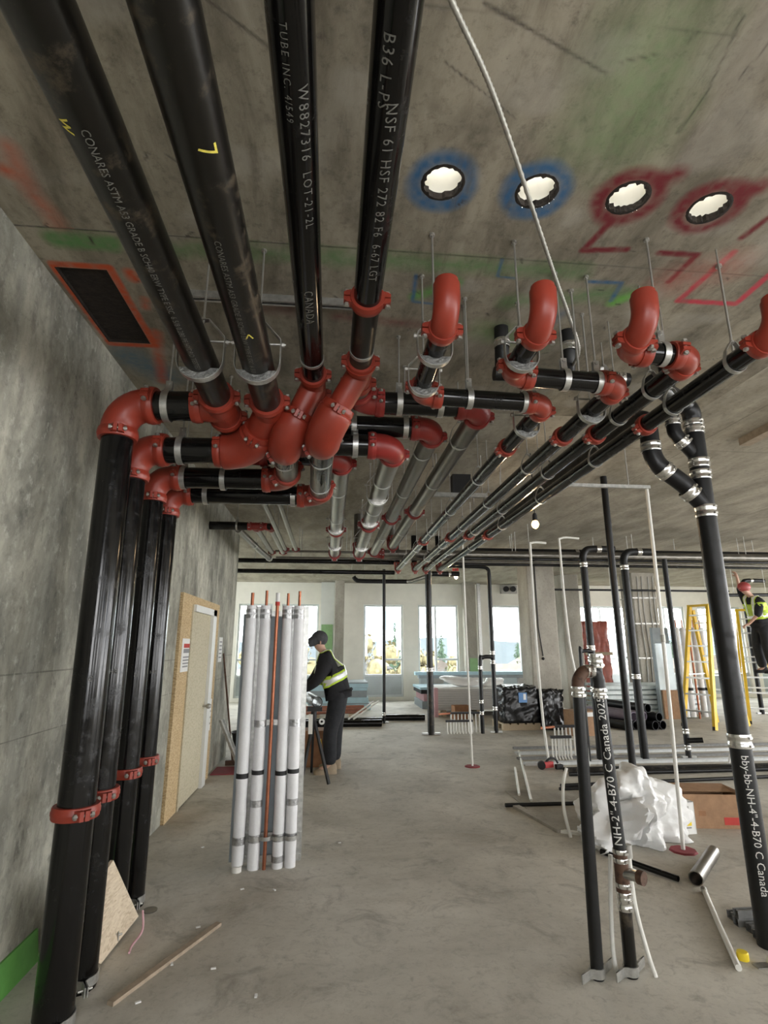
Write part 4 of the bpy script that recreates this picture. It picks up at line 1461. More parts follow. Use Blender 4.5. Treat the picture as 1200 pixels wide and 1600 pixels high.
coupling(T, (0.65, 5.9, 2.95), Y, 0.066, X, 'red_dark_enamel')
BR.append(T)
T = thing('branch_pipe', 'grey steel pipe running to the windows, fourth from the concrete wall, beside the black lines', 'pipe', (0.87, 5, 2.95), 'grey steel branch pipes')
run(T, [t4 + Y * L4, (O4[0], 2.95, 2.95), (0.885, 2.95, 2.95), (0.86, 7.75, 2.95), (0.86, 7.77, ZC - 0.01)], 0.066, 'mill_steel', 'red_dark_enamel')
coupling(T, (0.87, 5.6, 2.95), Y, 0.066, X, 'red_dark_enamel')
BR.append(T)
# black lengths over the cross pipes; elsewhere the shine is put in as grey
for T_, x0, x1, y, z, r in ((BR[0], -0.5, -0.07, 3.50, 2.80, 0.0686), (BR[1], -0.24, 0.26, 3.27, 2.80, 0.0716), (BR[2], 0.0, 0.54, 3.31, 2.95, 0.0666), (BR[3], 0.24, 0.76, 2.95, 2.95, 0.0666)):
    MB().cyl((x0, y, z), (x1, y, z), r, 28).build('pipe', 'black_steel', T_)

# ================================================================== LINES BELOW THE SLEEVES (H1..H4)
HL = ['black pipe with upturned red elbow under the first blue-ringed hole', 'black pipe with upturned red elbow under the second blue-ringed hole',
      'black pipe with upturned red elbow under the first red-ringed hole', 'black pipe with upturned red elbow at the frame edge, farthest right']
HP = [[(0.425, 1.83, 2.955), (0.425, 1.83, 2.80), (0.425, 2.53, 2.80), (1.115, 2.56, 2.80), (1.10, 9.05, 2.80), (1.10, 9.07, ZC - 0.01)],
      [(0.818, 1.83, 2.955), (0.818, 1.83, 2.80), (0.818, 2.28, 2.80), (1.395, 2.31, 2.80), (1.39, 9.05, 2.80), (1.39, 9.07, ZC - 0.01)],
      [(1.245, 1.83, 2.955), (1.245, 1.83, 2.80), (1.245, 2.02, 2.80), (1.585, 2.03, 2.80), (1.57, 9.05, 2.80), (1.57, 9.07, ZC - 0.01)],
      [(1.80, 1.80, 2.955), (1.80, 1.80, 2.80), (1.81, 9.05, 2.80), (1.81, 9.07, ZC - 0.01)]]
HT = []
for i in range(4):
    T = thing('drop_line_pipe', HL[i], 'pipe', HP[i][1], 'black lines with upturned red elbows')
    pts = [V(p) for p in HP[i]]
    r = RH
    # open upturned elbow (no coupling at its top end)
    c = pts[1]
    pp, t, a, b = arc_pts(pts[0], c, pts[2], r * 1.9)
    Lb = t + r * 0.35
    full = [c + a * (pts[0] - c).length, c + a * ((pts[0] - c).length - r * 0.35), c + a * ((pts[0] - c).length - r * 0.4)] + pp + [c + b * (t + r * 0.1), c + b * Lb]
    rr = [r * 1.0, r * 1.0, r * 1.13] + [r * 1.13] * len(pp) + [r * 1.1, r * 1.02]
    MB().tube(full, rr, 28, cap=False).build('upturned_elbow', 'red_enamel', T)
    MB().lathe([(r * 0.86, 0.0), (r * 1.0, 0.0), (r * 0.86, -0.03)], 28, full[0], Z).build('elbow_lip', 'rubber_black', T)
    coupling(T, c + b * Lb, b, r, X)
    run(T, [c + b * Lb] + pts[2:], r, 'black_steel', k=1.7, ref=None)
    HT.append(T)
for i, ycs in enumerate(((3.22, 6.45), (3.0, 6.2), (2.95, 6.05), (2.78, 6.03))):
    x = (1.113, 1.394, 1.582, 1.803)[i]
    for yc in ycs:
        coupling(HT[i], (x, yc, 2.80), Y, RH, (1, 0, 0.5))

# ================================================================== HANGERS
clevis('galvanized clevis hanger under the main nearest the concrete wall', at_(O1, 2.27), Y, R1)
clevis('galvanized clevis hanger under the dusty main, second from the concrete wall', at_(O2, 2.27), Y, R1)
GD = 'clevis hangers with foil blocks under the red-elbow lines'
clevis('foil-blocked hanger just behind the first upturned red elbow', (0.425, 2.09, 2.80), Y, RH, RH * 1.62, group=GD, wid=0.028)
clevis('foil-blocked hanger above the second red elbow of the first drop line', (0.425, 2.38, 2.80), Y, RH, RH * 1.62, group=GD, wid=0.028)
clevis('foil-blocked hanger just behind the second upturned red elbow', (0.818, 2.10, 2.80), Y, RH, RH * 1.62, group=GD, wid=0.028)
clevis('foil-blocked hanger after the elbow of the first drop line, by the wide grey pipes', (1.115, 2.86, 2.80), Y, RH, RH * 1.6, group=GD, wid=0.028)
clevis('foil-blocked hanger after the elbow of the second drop line', (1.395, 2.62, 2.80), Y, RH, RH * 1.6, group=GD, wid=0.028)
GB = 'band hangers on the cross pipes'
band('silver band on the topmost left cross pipe, next to the first red tee', (-0.90, 2.785, 2.80), X, 0.079, group=GB, wid=0.036)
band('silver band on the second cross pipe between its red elbow and clamp', (-0.895, 3.09, 2.66), X, 0.077, group=GB, wid=0.036)
band('silver band at the red elbow of the third left cross pipe', (-1.0, 3.57, 2.64), X, 0.070, group=GB)
band('silver band halfway along the third left cross pipe', (-0.74, 3.57, 2.64), X, 0.070, group=GB)
band('silver band at the left end of the lowest cross pipe', (-0.93, 3.93, 2.63), X, 0.070, group=GB)
band('silver band at the right end of the lowest cross pipe', (-0.30, 3.93, 2.63), X, 0.070, group=GB)
band('silver band on the cross pipe right of the fourth main, upper run', (0.375, 2.95, 2.95), X, 0.067, group=GB)
band('silver band further right on the upper run, behind the foil block', (0.62, 2.95, 2.95), X, 0.067, group=GB)
band('silver band on the middle cross run beside the big orange elbow', (0.12, 3.31, 2.95), X, 0.067, group=GB)
band('silver band on the middle cross run before its red elbow', (0.46, 3.31, 2.95), X, 0.067, group=GB)
band('silver band on the lowest right cross run', (0.13, 3.27, 2.80), X, 0.072, group=GB)
band('silver band on the first drop line cross pipe, left half', (0.69, 2.54, 2.80), X, RH, group=GB, wid=0.03)
band('silver band on the first drop line cross pipe, by its right elbow', (0.99, 2.555, 2.80), X, RH, group=GB, wid=0.03)
band('silver band on the second drop line cross pipe', (1.10, 2.295, 2.80), X, RH, group=GB, wid=0.03)
band('silver band at the right end of the second drop line cross pipe', (1.27, 2.305, 2.80), X, RH, group=GB, wid=0.03)
band('silver band on the short third drop line cross pipe', (1.43, 2.025, 2.80), X, RH, group=GB, wid=0.028)
GL = 'loop hangers of the long black lines'
for i, (x, ys_) in enumerate(((1.11, (3.9, 4.9, 5.9, 7.0, 8.0)), (1.394, (3.6, 4.6, 5.6, 6.7, 7.8)), (1.582, (2.35, 2.68, 3.7, 4.8, 5.8, 7.2)), (1.803, (2.06, 2.52, 3.4, 4.4, 5.5, 6.8)))):
    for j, y in enumerate(ys_):
        ring('%s loop hanger from the camera on the %s' % (('first', 'second', 'third', 'fourth', 'fifth', 'last')[j], ('inner black line under the first blue-ringed hole', 'black line second from the grey pipes', 'black line third from the grey pipes', 'outermost black line')[i]),
             (x, y, 2.80), Y, RH, group=GL)
GP = 'loop hangers of the grey branch pipes'
for i, (x, z, r, ys_) in enumerate(((0.035, 2.80, 0.068, (4.3, 5.3)), (0.376, 2.80, 0.071, (4.0, 4.9)), (0.65, 2.95, 0.066, (3.75, 4.8, 5.8, 6.9)), (0.872, 2.95, 0.066, (3.5, 4.5, 5.5, 6.6)))):
    for j, y in enumerate(ys_):
        ring('%s loop hanger from the camera on the %s grey branch pipe' % (('first', 'second', 'third', 'fourth')[j], ('leftmost', 'second', 'third', 'fourth')[i]), (x, y, z), Y, r, group=GP)

for x, y, r, lb in ((0.033, 5.75, 0.068, 'shiny cradle hanger under the leftmost grey branch pipe, before its coupling'), (0.031, 6.8, 0.068, 'shiny cradle hanger at the far end of the leftmost grey branch pipe'),
                    (0.374, 4.45, 0.071, 'shiny cradle hanger under the second grey branch pipe, middle'), (0.373, 5.35, 0.071, 'shiny cradle hanger under the second grey branch pipe, before its coupling'), (0.371, 6.8, 0.071, 'shiny cradle hanger at the far end of the second grey branch pipe')):
    clevis(lb, (x, y, 2.80), Y, r, r * 1.3, group='shiny cradle hangers of the grey branch pipes', insert='stainless', wid=0.05)
# strut channel fixed under the slab behind the mains
T = thing('strut_channel', 'galvanized strut channel bolted under the slab behind the overhead mains', 'strut', (-0.35, 2.63, ZC))
MB().strip([(-0.008, -0.041), (-0.0205, -0.041), (-0.0205, -0.001), (0.0205, -0.001), (0.0205, -0.041), (0.008, -0.041)], (-0.32, 2.63, ZC), Y, Z, X, 1.0, 0.003).build('channel', 'galvanized', T)
for x in (-0.7, -0.3, 0.1):
    MB().cyl((x, 2.63, ZC - 0.012), (x, 2.63, ZC - 0.001), 0.010, 6).build('bolt', 'zinc_bolt', T)
# small loose rods over the crowded corner
for i, (x, y, lb) in enumerate(((0.70, 2.61, 'thin threaded rod hanging between the first two upturned elbows'), (1.89, 2.16, 'bare threaded rod hanging over the outermost black line'),
                                (1.24, 2.42, 'threaded rod hanging beside the drain fittings'))):
    T = thing('threaded_rod', lb, 'rod', (x, y, 2.9))
    MB().cyl((x, y, 2.88), (x, y, ZC), 0.006, 8).build('rod', 'zinc_bolt', T)
    MB().cyl((x, y, ZC - 0.014), (x, y, ZC), 0.015, 8).build('anchor', 'zinc_bolt', T)

# ================================================================== ARMOURED CABLE
T = thing('armoured_cable', 'spiral metal cable sagging from the slab past the blue-ringed hole', 'cable', (0.5, 1.4, 3.3))
key = [V(p) for p in ((-0.10, 0.55, 3.36), (0.12, 0.87, 3.31), (0.295, 1.10, 3.30), (0.451, 1.295, 3.30), (0.613, 1.53, 3.30), (0.905, 1.975, 3.30), (1.07, 2.225, 3.30), (1.22, 2.43, 3.25), (1.345, 2.60, 3.16), (1.42, 2.86, 3.19))]


def smooth(key, sub=8):
    out = []
    for i in range(len(key) - 1):
        p0, p1, p2, p3 = key[max(0, i - 1)], key[i], key[i + 1], key[min(len(key) - 1, i + 2)]
        for s in range(sub):
            t = s / sub
            out.append(0.5 * ((2 * p1) + (p2 - p0) * t + (2 * p0 - 5 * p1 + 4 * p2 - p3) * t * t + (3 * p1 - p0 - 3 * p2 + p3) * t ** 3))
    return out + [key[-1]]


cp = smooth(key, 26)
MB().tube(cp, [0.0075 + 0.0028 * (i % 2) for i in range(len(cp))], 10).build('armour', 'conduit_metal', T)

# ================================================================== DRAIN FITTINGS ABOVE THE DROP LINES
T = thing('drain_pipe', 'black drain pipe with silver bands crossing high above the drop lines', 'drain pipe', (1.35, 2.48, 3.02))
MB().cyl((0.95, 2.90, 3.15), (1.80, 2.90, 3.15), 0.042, 24).build('pipe', 'cast_iron', T)
for x in (1.12, 1.22, 1.42, 1.74):
    no_hub(T, (x, 2.90, 3.15), X, 0.042)
for x, nm in ((0.985, 'stub'), (1.395, 'stub')):
    MB().tube([(x + 0.02, 2.90, 3.15), (x - 0.0, 2.85, 3.18), (x - 0.01, 2.81, 3.25), (x - 0.01, 2.80, ZC)], 0.042, 20).build('stub', 'cast_iron', T)
    no_hub(T, (x - 0.01, 2.80, 3.29), Z, 0.042)
ring('loop hanger of the high black drain pipe', (1.65, 2.90, 3.15), X, 0.042, group='drain hangers')

RD = 0.057
SX, SY = 2.36, 3.13
T = thing('drain_stack', 'thick black drain stack at the frame edge with branching wyes under the slab', 'drain pipe', (SX, SY, 0))
p = MB().cyl((SX, SY, 0.0), (SX, SY, 2.40), RD, 32).build('pipe', 'cast_iron', T)
lettering(p, 'bby-bb-NH-4"-4-B70 C Canada', (SX, SY, 0.95), -Z, V((-0.45, -1, 0)), RD, 0.055, 'stencil_white')
no_hub(T, (SX, SY, 1.02), Z, RD, 0.075)
no_hub(T, (SX, SY, 2.38), Z, RD, 0.075)
w1, w2 = V((SX, SY, 2.42)), V((SX, SY, 2.74))
MB().cyl((SX, SY, 2.40), (SX, SY, 2.92), RD, 32).build('wye', 'abs_black', T)
for z in (2.62, 2.70):
    no_hub(T, (SX, SY, z), Z, RD, 0.06)
MB().tube([w1, (SX - 0.12, SY + 0.0, 2.555), (SX - 0.255, SY, 2.66)], RD, 28).build('wye_branch', 'abs_black', T)
for q in (0.35, 0.92):
    pp_ = w1.lerp(V((SX - 0.255, SY, 2.66)), q)
    no_hub(T, pp_, V((-0.255, 0, 0.24)), RD, 0.06)
MB().tube(smooth([V((SX - 0.24, SY, 2.645)), V((SX - 0.29, SY, 2.70)), V((SX - 0.315, SY, 2.79)), V((SX - 0.315, SY + 0.0, 2.95))], 5), RD, 28).build('bend', 'abs_black', T)
no_hub(T, (SX - 0.315, SY, 2.80), Z, RD, 0.06)
MB().tube(smooth([V((SX - 0.315, SY, 2.93)), V((SX - 0.315, SY + 0.03, 3.0)), V((SX - 0.315, SY + 0.12, 3.03)), V((SX - 0.315, SY + 0.6, 3.03)), V((SX - 0.315, SY + 4.2, 3.0))], 5), RD, 28).build('horizontal_run', 'cast_iron', T)
r2 = 0.044
MB().tube([w2, (SX - 0.09, SY, 2.85), (SX - 0.10, SY, 2.86)], r2, 24).build('wye_branch', 'abs_black', T)
MB().tube(smooth([V((SX - 0.09, SY, 2.85)), V((SX - 0.13, SY, 2.90)), V((SX - 0.14, SY, 2.98)), V((SX - 0.14, SY, ZC - 0.01))], 5), r2, 24).build('bend', 'abs_black', T)
no_hub(T, (SX - 0.09, SY, 2.845), V((-0.1, 0, 0.11)), r2, 0.05)
no_hub(T, (SX - 0.14, SY, 2.985), Z, r2, 0.05)
MB().tube(smooth([V((SX, SY, 2.90)), V((SX, SY, 2.99)), V((SX - 0.02, SY - 0.02, 3.06)), V((SX - 0.09, SY - 0.05, 3.10)), V((SX - 0.45, SY - 0.30, 3.10))], 6), RD, 28).build('top_bend', 'abs_black', T)
no_hub(T, (SX, SY, 2.93), Z, RD, 0.05)
no_hub(T, (SX, SY, 2.98), Z, RD, 0.04)

# ---- the pair of 2 inch drains standing in the right foreground
r = 0.0305
xa, xb, yy = 1.315, 1.485, 2.945
T = thing('drain_riser_pair', 'pair of thin black floor drains joined by a loop at chest height', 'drain pipe', (1.4, yy, 0))
pipe_part(T, (xa, yy, 0), (xa + 0.02, yy, 1.31), r, 'cast_iron')
p = pipe_part(T, (xb, yy, 0.55), (xb - 0.02, yy + 0.02, 1.30), r, 'cast_iron')
pipe_part(T, (xb, yy, 0), (xb, yy, 0.34), r, 'black_steel_bare')
pipe_part(T, (xb, yy, 0.34), (xb, yy, 0.55), r * 1.12, 'rusty_iron', name='tee_fitting')
lettering(p, 'NH-2"-4-B70 C Canada 2025', (xb - 0.0006, yy + 0.0006, 0.57), (-0.02, 0.02, 0.75), V((-0.5, -1, 0)), r, 0.056, 'stencil_white', length=0.71)
for z in (0.52, 0.37, 0.31):
    no_hub(T, (xb, yy, z), Z, r, 0.06)
MB().tube([(xb, yy, 0.44), (xb + 0.03, yy - 0.05, 0.45), (xb + 0.045, yy - 0.075, 0.45)], [r * 0.9, r * 0.9, r * 0.9], 18).build('cleanout_stub', 'stainless', T)
MB().cyl((xb + 0.045, yy - 0.075, 0.45), (xb + 0.06, yy - 0.10, 0.45), r * 1.05, 18).build('cleanout_plug', 'rusty_iron', T)
no_hub(T, (xa + 0.02, yy, 1.31), Z, r, 0.055)
no_hub(T, (xb - 0.02, yy + 0.02, 1.30), Z, r, 0.055)
MB().tube(smooth([V((xa + 0.02, yy, 1.32)), V((xa + 0.025, yy, 1.37)), V((xa + 0.06, yy + 0.005, 1.41)), V((xa + 0.10, yy + 0.01, 1.415))], 5), r * 1.08, 22).build('loop_bend', 'rusty_iron', T)
MB().tube(smooth([V((xb - 0.02, yy + 0.02, 1.31)), V((xb - 0.02, yy + 0.02, 1.37)), V((xb - 0.035, yy + 0.02, 1.405)), V((xa + 0.10, yy + 0.01, 1.415))], 5), r * 1.08, 22).build('loop_bend', 'cast_iron', T)
no_hub(T, (xa + 0.095, yy + 0.01, 1.415), X, r, 0.05)
MB().cyl((xb - 0.022, yy + 0.02, 1.39), (xb - 0.024, yy + 0.02, 1.50), r * 0.9, 20).build('vent_stub', 'cast_iron', T)
no_hub(T, (xb - 0.023, yy + 0.02, 1.47), Z, r, 0.075)
for x in (xa, xb):
    for s in (-1, 1):
        MB().strip([(-0.12, -0.02), (-0.05, s * 0.004)] + [(0.034 * math.cos(a), s * 0.034 * math.sin(a)) for a in [math.pi - 0.4 - (math.pi - 0.8) * k / 8 for k in range(9)]] + [(0.05, s * 0.004), (0.12, 0.02)],
                   (x, yy, 0.03), V((0.9, 0.35, 0)).normalized(), V((-0.35, 0.9, 0)).normalized(), Z, 0.04, 0.006).build('floor_clamp', 'galvanized', T)
for i, (pts, lb) in enumerate((([(1.43, 2.98, 0.0), (1.42, 2.98, 0.1), (1.44, 3.0, 0.3), (1.47, 3.02, 0.5)], 'short white tube rising between the two thin floor drains'),
                               ([(1.60, 2.93, 0.0), (1.575, 2.94, 0.1), (1.545, 2.96, 0.3), (1.545, 2.97, 0.52)], 'white tube rising from the floor right of the thin drains'))):
    T = thing('white_tube', lb, 'tube', pts[0], 'white water tubes')
    MB().tube(smooth([V(p) for p in pts], 5), 0.0105, 12).build('tube', 'plastic_white', T)
    if i:
        MB().cyl((1.545, 2.97, 0.50), (1.545, 2.97, 0.56), 0.017, 14).build('fitting', 'zinc_bolt', T)

# ================================================================== CROSS RUNS DEEPER IN THE ROOM
def cross_run(label, a, b, r, mt, n_h=0, bands=(), zc=ZC, hname='threaded hanger'):
    a, b = V(a), V(b)
    T = thing('cross_pipe', label, 'pipe', (a + b) / 2, 'far cross pipes under the slab')
    MB().cyl(a, b, r, 18).build('pipe', mt, T)
    for q in bands:
        no_hub(T, a.lerp(b, q), b - a, r, 0.06)
    for i in range(n_h):
        q = a.lerp(b, (i + 0.5) / n_h)
        MB().cyl(q + Z * r * 0.8, (q.x, q.y, zc), 0.006, 6).build('hanger_rod', 'zinc_bolt', T)
    return T


cross_run('black pipe spanning left of the long lines, upper of two under the slab', (-8.8, 9.5, 2.99), (1.15, 9.5, 2.99), 0.040, 'black_steel', 6)
cross_run('black pipe spanning left of the long lines, lower of two under the slab', (-8.8, 10.5, 2.94), (1.22, 10.5, 2.94), 0.042, 'black_steel', 6)
cross_run('thin dark pipe at the ends of the grey branch pipes, upper one', (-0.9, 8.55, 3.0), (2.1, 8.55, 3.0), 0.018, 'mill_steel', 4)
cross_run('thin dark pipe at the ends of the grey branch pipes, lower one', (-0.9, 8.75, 2.93), (2.3, 8.75, 2.93), 0.018, 'mill_steel', 4)
cross_run('big black drain run crossing high on the right', (2.3, 8.95, 3.09), (14.3, 8.95, 3.12), 0.085, 'cast_iron', 8, (0.16, 0.19, 0.24, 0.26))
cross_run('thin dark line just below the big drain run, topmost', (2.0, 8.0, 2.842), (14.3, 8.0, 2.85), 0.024, 'black_steel', 6)
cross_run('thin dark line just below the big drain run, middle', (2.0, 8.62, 2.886), (14.3, 8.62, 2.89), 0.022, 'mill_steel', 6)
cross_run('thin dark line just below the big drain run, lowest', (2.0, 8.78, 2.87), (14.3, 8.78, 2.88), 0.024, 'black_steel', 6)
cross_run('thin black pipe near the far windows on the right', (4.9, 12.6, 2.86), (9.8, 12.6, 2.86), 0.025, 'abs_black', 4, (0.9,))
cross_run('short black drain with bends near the far windows on the right', (9.2, 12.2, 2.72), (12.5, 12.2, 2.78), 0.04, 'abs_black', 4, (0.05, 0.4))
T = thing('drain_pipe', 'black drain with a grey bend crossing just before the far windows', 'drain pipe', (1.5, 12.5, 2.95))
MB().tube(smooth([V((0.50, 12.5, 3.1)), V((0.56, 12.5, 3.03)), V((0.72, 12.5, 3.0)), V((1.75, 12.5, 3.0))], 5), 0.05, 16).build('pipe', 'abs_black', T)
MB().tube([(1.75, 12.5, 3.0), (1.85, 12.4, 3.0), (2.15, 11.0, 3.0)], 0.05, 16).build('pipe', 'mill_steel', T)
for x in (0.75, 1.0, 1.5):
    MB().cyl((x, 12.5, 3.04), (x, 12.5, ZC), 0.006, 6).build('hanger_rod', 'zinc_bolt', T)
T = thing('drain_pipe', 'short black drain above the light bulb among the far pipes', 'drain pipe', (2.2, 10.6, 3.0))
MB().cyl((1.9, 10.9, 2.98), (2.6, 10.9, 2.98), 0.055, 16).build('pipe', 'abs_black', T)
for x in (2.0, 2.4):
    no_hub(T, (x, 10.9, 2.98), X, 0.055)

# short lines coming out of the concrete wall on the left, with red fittings
T = thing('wall_branch_pipe', 'short black pipe out of the concrete wall with small red fittings', 'pipe', (-1.2, 6.5, 2.95))
MB().cyl((WX, 6.5, 2.95), (-1.0, 6.5, 2.95), 0.05, 20).build('pipe', 'black_steel', T)
tee(T, (-0.93, 6.5, 2.95), (-X, X, Y), 0.04, material='red_dark_enamel')
MB().cyl((-0.85, 6.5, 2.95), (-0.75, 6.5, 2.95), 0.04, 16).build('pipe', 'black_steel', T)
elbow(T, (-0.85, 6.5, 2.95), V((-0.76, 6.5, 2.95)), (-0.76, 7.0, 2.95), 0.04, material='red_dark_enamel')
ring('loop hanger on the short pipe out of the concrete wall', (-1.15, 6.5, 2.95), X, 0.05, group='wall branch hangers')
for i, (x, y0, y1, lb) in enumerate(((-0.93, 6.6, 8.4, 'thin steel line behind the wall branch, closest to the wall'), (-0.76, 6.6, 8.4, 'thin steel line behind the wall branch, second'),
                                     (-0.70, 4.6, 8.1, 'bare steel line passing the left cross pipes, inner one'), (-0.545, 4.6, 8.1, 'bare steel line passing the left cross pipes, outer one'))):
    T = thing('steel_line', lb, 'pipe', (x, (y0 + y1) / 2, 2.95), 'thin steel lines by the concrete wall')
    MB().cyl((x, y0, 2.95), (x, y1, 2.95), 0.028 if i > 1 else 0.034, 16).build('pipe', 'mill_steel', T)
    coupling(T, (x, y0 + 0.05, 2.95), Y, 0.03, X, 'red_dark_enamel', False)
    coupling(T, (x, y1, 2.95), Y, 0.03, X, 'red_dark_enamel', False)
    MB().cyl((x, (y0 + y1) / 2, 2.97), (x, (y0 + y1) / 2, ZC), 0.004, 6).build('hanger_rod', 'zinc_bolt', T)
T = thing('steel_line', 'bent steel line dropping beyond the wall branch with a banded end', 'pipe', (-1.1, 7.2, 2.9))
MB().tube([(-1.15, 6.6, 2.93), (-1.12, 7.2, 2.93), (-1.05, 8.0, 2.90), (-0.98, 8.6, 2.88)], 0.042, 16).build('pipe', 'mill_steel', T)
no_hub(T, (-1.09, 7.6, 2.915), Y, 0.042)
no_hub(T, (-0.985, 8.5, 2.88), Y, 0.042)

# ================================================================== STANDING DRAINS FURTHER BACK
def stand(label, x, y, z1, r, mt='cast_iron', bands=(), foot=True, top=None):
    T = thing('standing_drain', label, 'drain pipe', (x, y, 0), 'black drains standing on the slab')
    MB().cyl((x, y, 0), (x, y, z1), r, 20).build('pipe', mt, T)
    for z in bands:
        no_hub(T, (x, y, z), Z, r, 0.07)
    if foot:
        MB().box((x, y, 0.02), (r * 5.5, 0.05, 0.03)).build('floor_clamp', 'galvanized', T)
    if top:
        MB().tube(smooth([V((x, y, z1 - 0.01)), V((x, y, z1 + 0.10)), V((x + 0.05, y, z1 + 0.19)), V((x + 0.16, y, z1 + 0.22)), V((x + top, y, z1 + 0.22))], 4), r, 18).build('top_bend', mt, T)
        no_hub(T, (x, y, z1 - 0.02), Z, r, 0.07)
        no_hub(T, (x + 0.25, y, z1 + 0.22), X, r, 0.07)
    return T


T = stand('black drain behind the thin pair, with a small loop at chest height', 3.75, 7.73, 2.75, 0.052, bands=(1.52, 1.36, 0.95), top=0.5)
MB().tube(smooth([V((3.75, 7.70, 1.47)), V((3.66, 7.68, 1.48)), V((3.58, 7.67, 1.47)), V((3.55, 7.66, 1.40)), V((3.55, 7.66, 0.0))], 5), 0.026, 14).build('vent_loop', 'abs_black', T)
stand('black drain with a silver band at waist height, between the two slimmer drains', 4.40, 7.75, 2.72, 0.056, bands=(1.12,), top=0.45)
T = stand('slim black drain with a small capped tee near the floor', 5.10, 7.83, 2.85, 0.038, bands=(0.36, 0.14))
MB().cyl((5.10, 7.80, 0.24), (5.26, 7.70, 0.26), 0.036, 14).build('capped_tee', 'abs_black', T)
stand('tall thin black pole drain reaching the slab above the white bag', 3.02, 5.56, ZC, 0.036, 'abs_black')
stand('single dark standpipe in the middle of the floor, by the long lines', 1.84, 10.25, 2.95, 0.060, 'black_steel_bare', bands=(1.12,))
T = stand('slim black standpipe left of the middle one, beside the floor pipes', 1.14, 11.8, 3.18, 0.034, 'abs_black', bands=(0.18,))
T = stand('slim black standpipe with an upturned loop, left of the big column', 3.07, 10.36, 2.93, 0.040, 'abs_black', bands=(1.42, 1.25, 0.42), top=None)
MB().tube(smooth([V((3.07, 10.36, 2.92)), V((3.06, 10.36, 3.0)), V((2.98, 10.36, 3.05)), V((2.75, 10.36, 3.06)), V((2.15, 10.36, 3.06))], 4), 0.036, 16).build('top_bend', 'abs_black', T)
MB().tube(smooth([V((3.07, 10.35, 1.34)), V((2.95, 10.33, 1.35)), V((2.86, 10.32, 1.33)), V((2.81, 10.31, 1.24)), V((2.80, 10.30, 0.0))], 5), 0.036, 16).build('vent_loop', 'abs_black', T)
for z in (1.15, 0.55, 0.35):
    no_hub(T, (2.80, 10.3, z), Z, 0.036, 0.06)
# drain seen past the ladder
stand('black drain behind the yellow stepladders near the frame edge', 10.1, 12.5, 2.9, 0.05, 'abs_black', top=0.6)

# ---- white plastic water lines dropping from the slab
def white_line(label, pts, r=0.013, base=None):
    T = thing('white_water_line', label, 'water pipe', pts[-1], 'white water lines dropping from the slab')
    MB().tube(smooth([V(p) for p in pts], 6), r, 12).build('line', 'plastic_white', T)
    p = V(pts[-1])
    if base:
        MB().tube([(p.x, p.y, 0.0), (p.x, p.y, 0.012)], [0.105, 0.095], 9).build('painted_foot', base, T)
    return T


T = white_line('long white water line standing left of the cardboard box, with a red foot', [(2.83, 4.47, 2.93), (2.82, 4.47, 2.0), (2.80, 4.47, 1.0), (2.77, 4.47, 0.0)], 0.015, 'red_mat')
MB().beam((1.95, 4.47, 2.95), (2.86, 4.47, 2.95), 0.03, 0.03).build('support_bar', 'galvanized', T)
MB().cyl((2.66, 4.47, 2.95), (2.66, 4.47, ZC), 0.006, 6).build('hanger_rod', 'zinc_bolt', T)
MB().cyl((2.812, 4.47, 1.58), (2.812, 4.47, 1.64), 0.020, 12).build('fitting', 'conduit_metal', T)
white_line('white water line ending at the small pipe manifold', [(3.2, 7.75, 3.05), (2.98, 7.75, 3.05), (2.95, 7.75, 2.9), (2.95, 7.76, 1.6), (2.98, 7.78, 0.6), (3.03, 7.8, 0.02)], 0.018)
white_line('white water line descending behind the thin drain pair', [(3.6, 7.5, 3.08), (3.33, 7.5, 3.08), (3.30, 7.5, 2.9), (3.33, 7.5, 1.6), (3.44, 7.5, 0.8), (3.46, 7.5, 0.0)], 0.016)
white_line('thin white water line in open floor with a red foot', [(1.88, 7.6, 3.0), (1.89, 7.6, 1.5), (1.905, 7.59, 0.0)], 0.013, 'red_mat')
white_line('loose white tube curving to the floor by the right drain, outer', [(5.42, 7.2, 1.1), (5.40, 7.25, 0.5), (5.30, 7.3, 0.0)], 0.014)
for i, (a, b, rr, lb) in enumerate(((V((2.85, 8.5, 0.016)), V((2.08, 5.9, 0.016)), 0.014, 'long white plastic tube lying on the floor before the steel rails'),
                                    (V((2.42, 7.4, 0.016)), V((2.03, 6.12, 0.016)), 0.013, 'shorter white plastic tube lying left of the long one'))):
    T = thing('white_tube', lb, 'tube', (a + b) / 2, 'white tubes on the floor')
    MB().tube(smooth([a, a.lerp(b, 0.5), b], 6), rr, 12).build('tube', 'plastic_white', T)
T = thing('white_tube', 'white tube standing curved out of the floor in front of the white bag', 'tube', (2.05, 4.9, 0))
MB().tube(smooth([V((2.03, 4.85, 0.0)), V((2.01, 4.9, 0.2)), V((2.04, 4.95, 0.38)), V((2.10, 5.0, 0.5))], 5), 0.014, 12).build('tube', 'plastic_white', T)
T = thing('white_tube', 'white plastic offcut lying on the bare floor at the lower right', 'tube', (2.2, 3.3, 0))
MB().tube([(2.44, 3.76, 0.017), (2.22, 3.32, 0.016), (2.03, 2.93, 0.016)], 0.015, 14).build('tube', 'plastic_white', T)
MB().cyl((2.425, 3.73, 0.017), (2.45, 3.78, 0.017), 0.018, 14).build('collar', 'zinc_bolt', T)

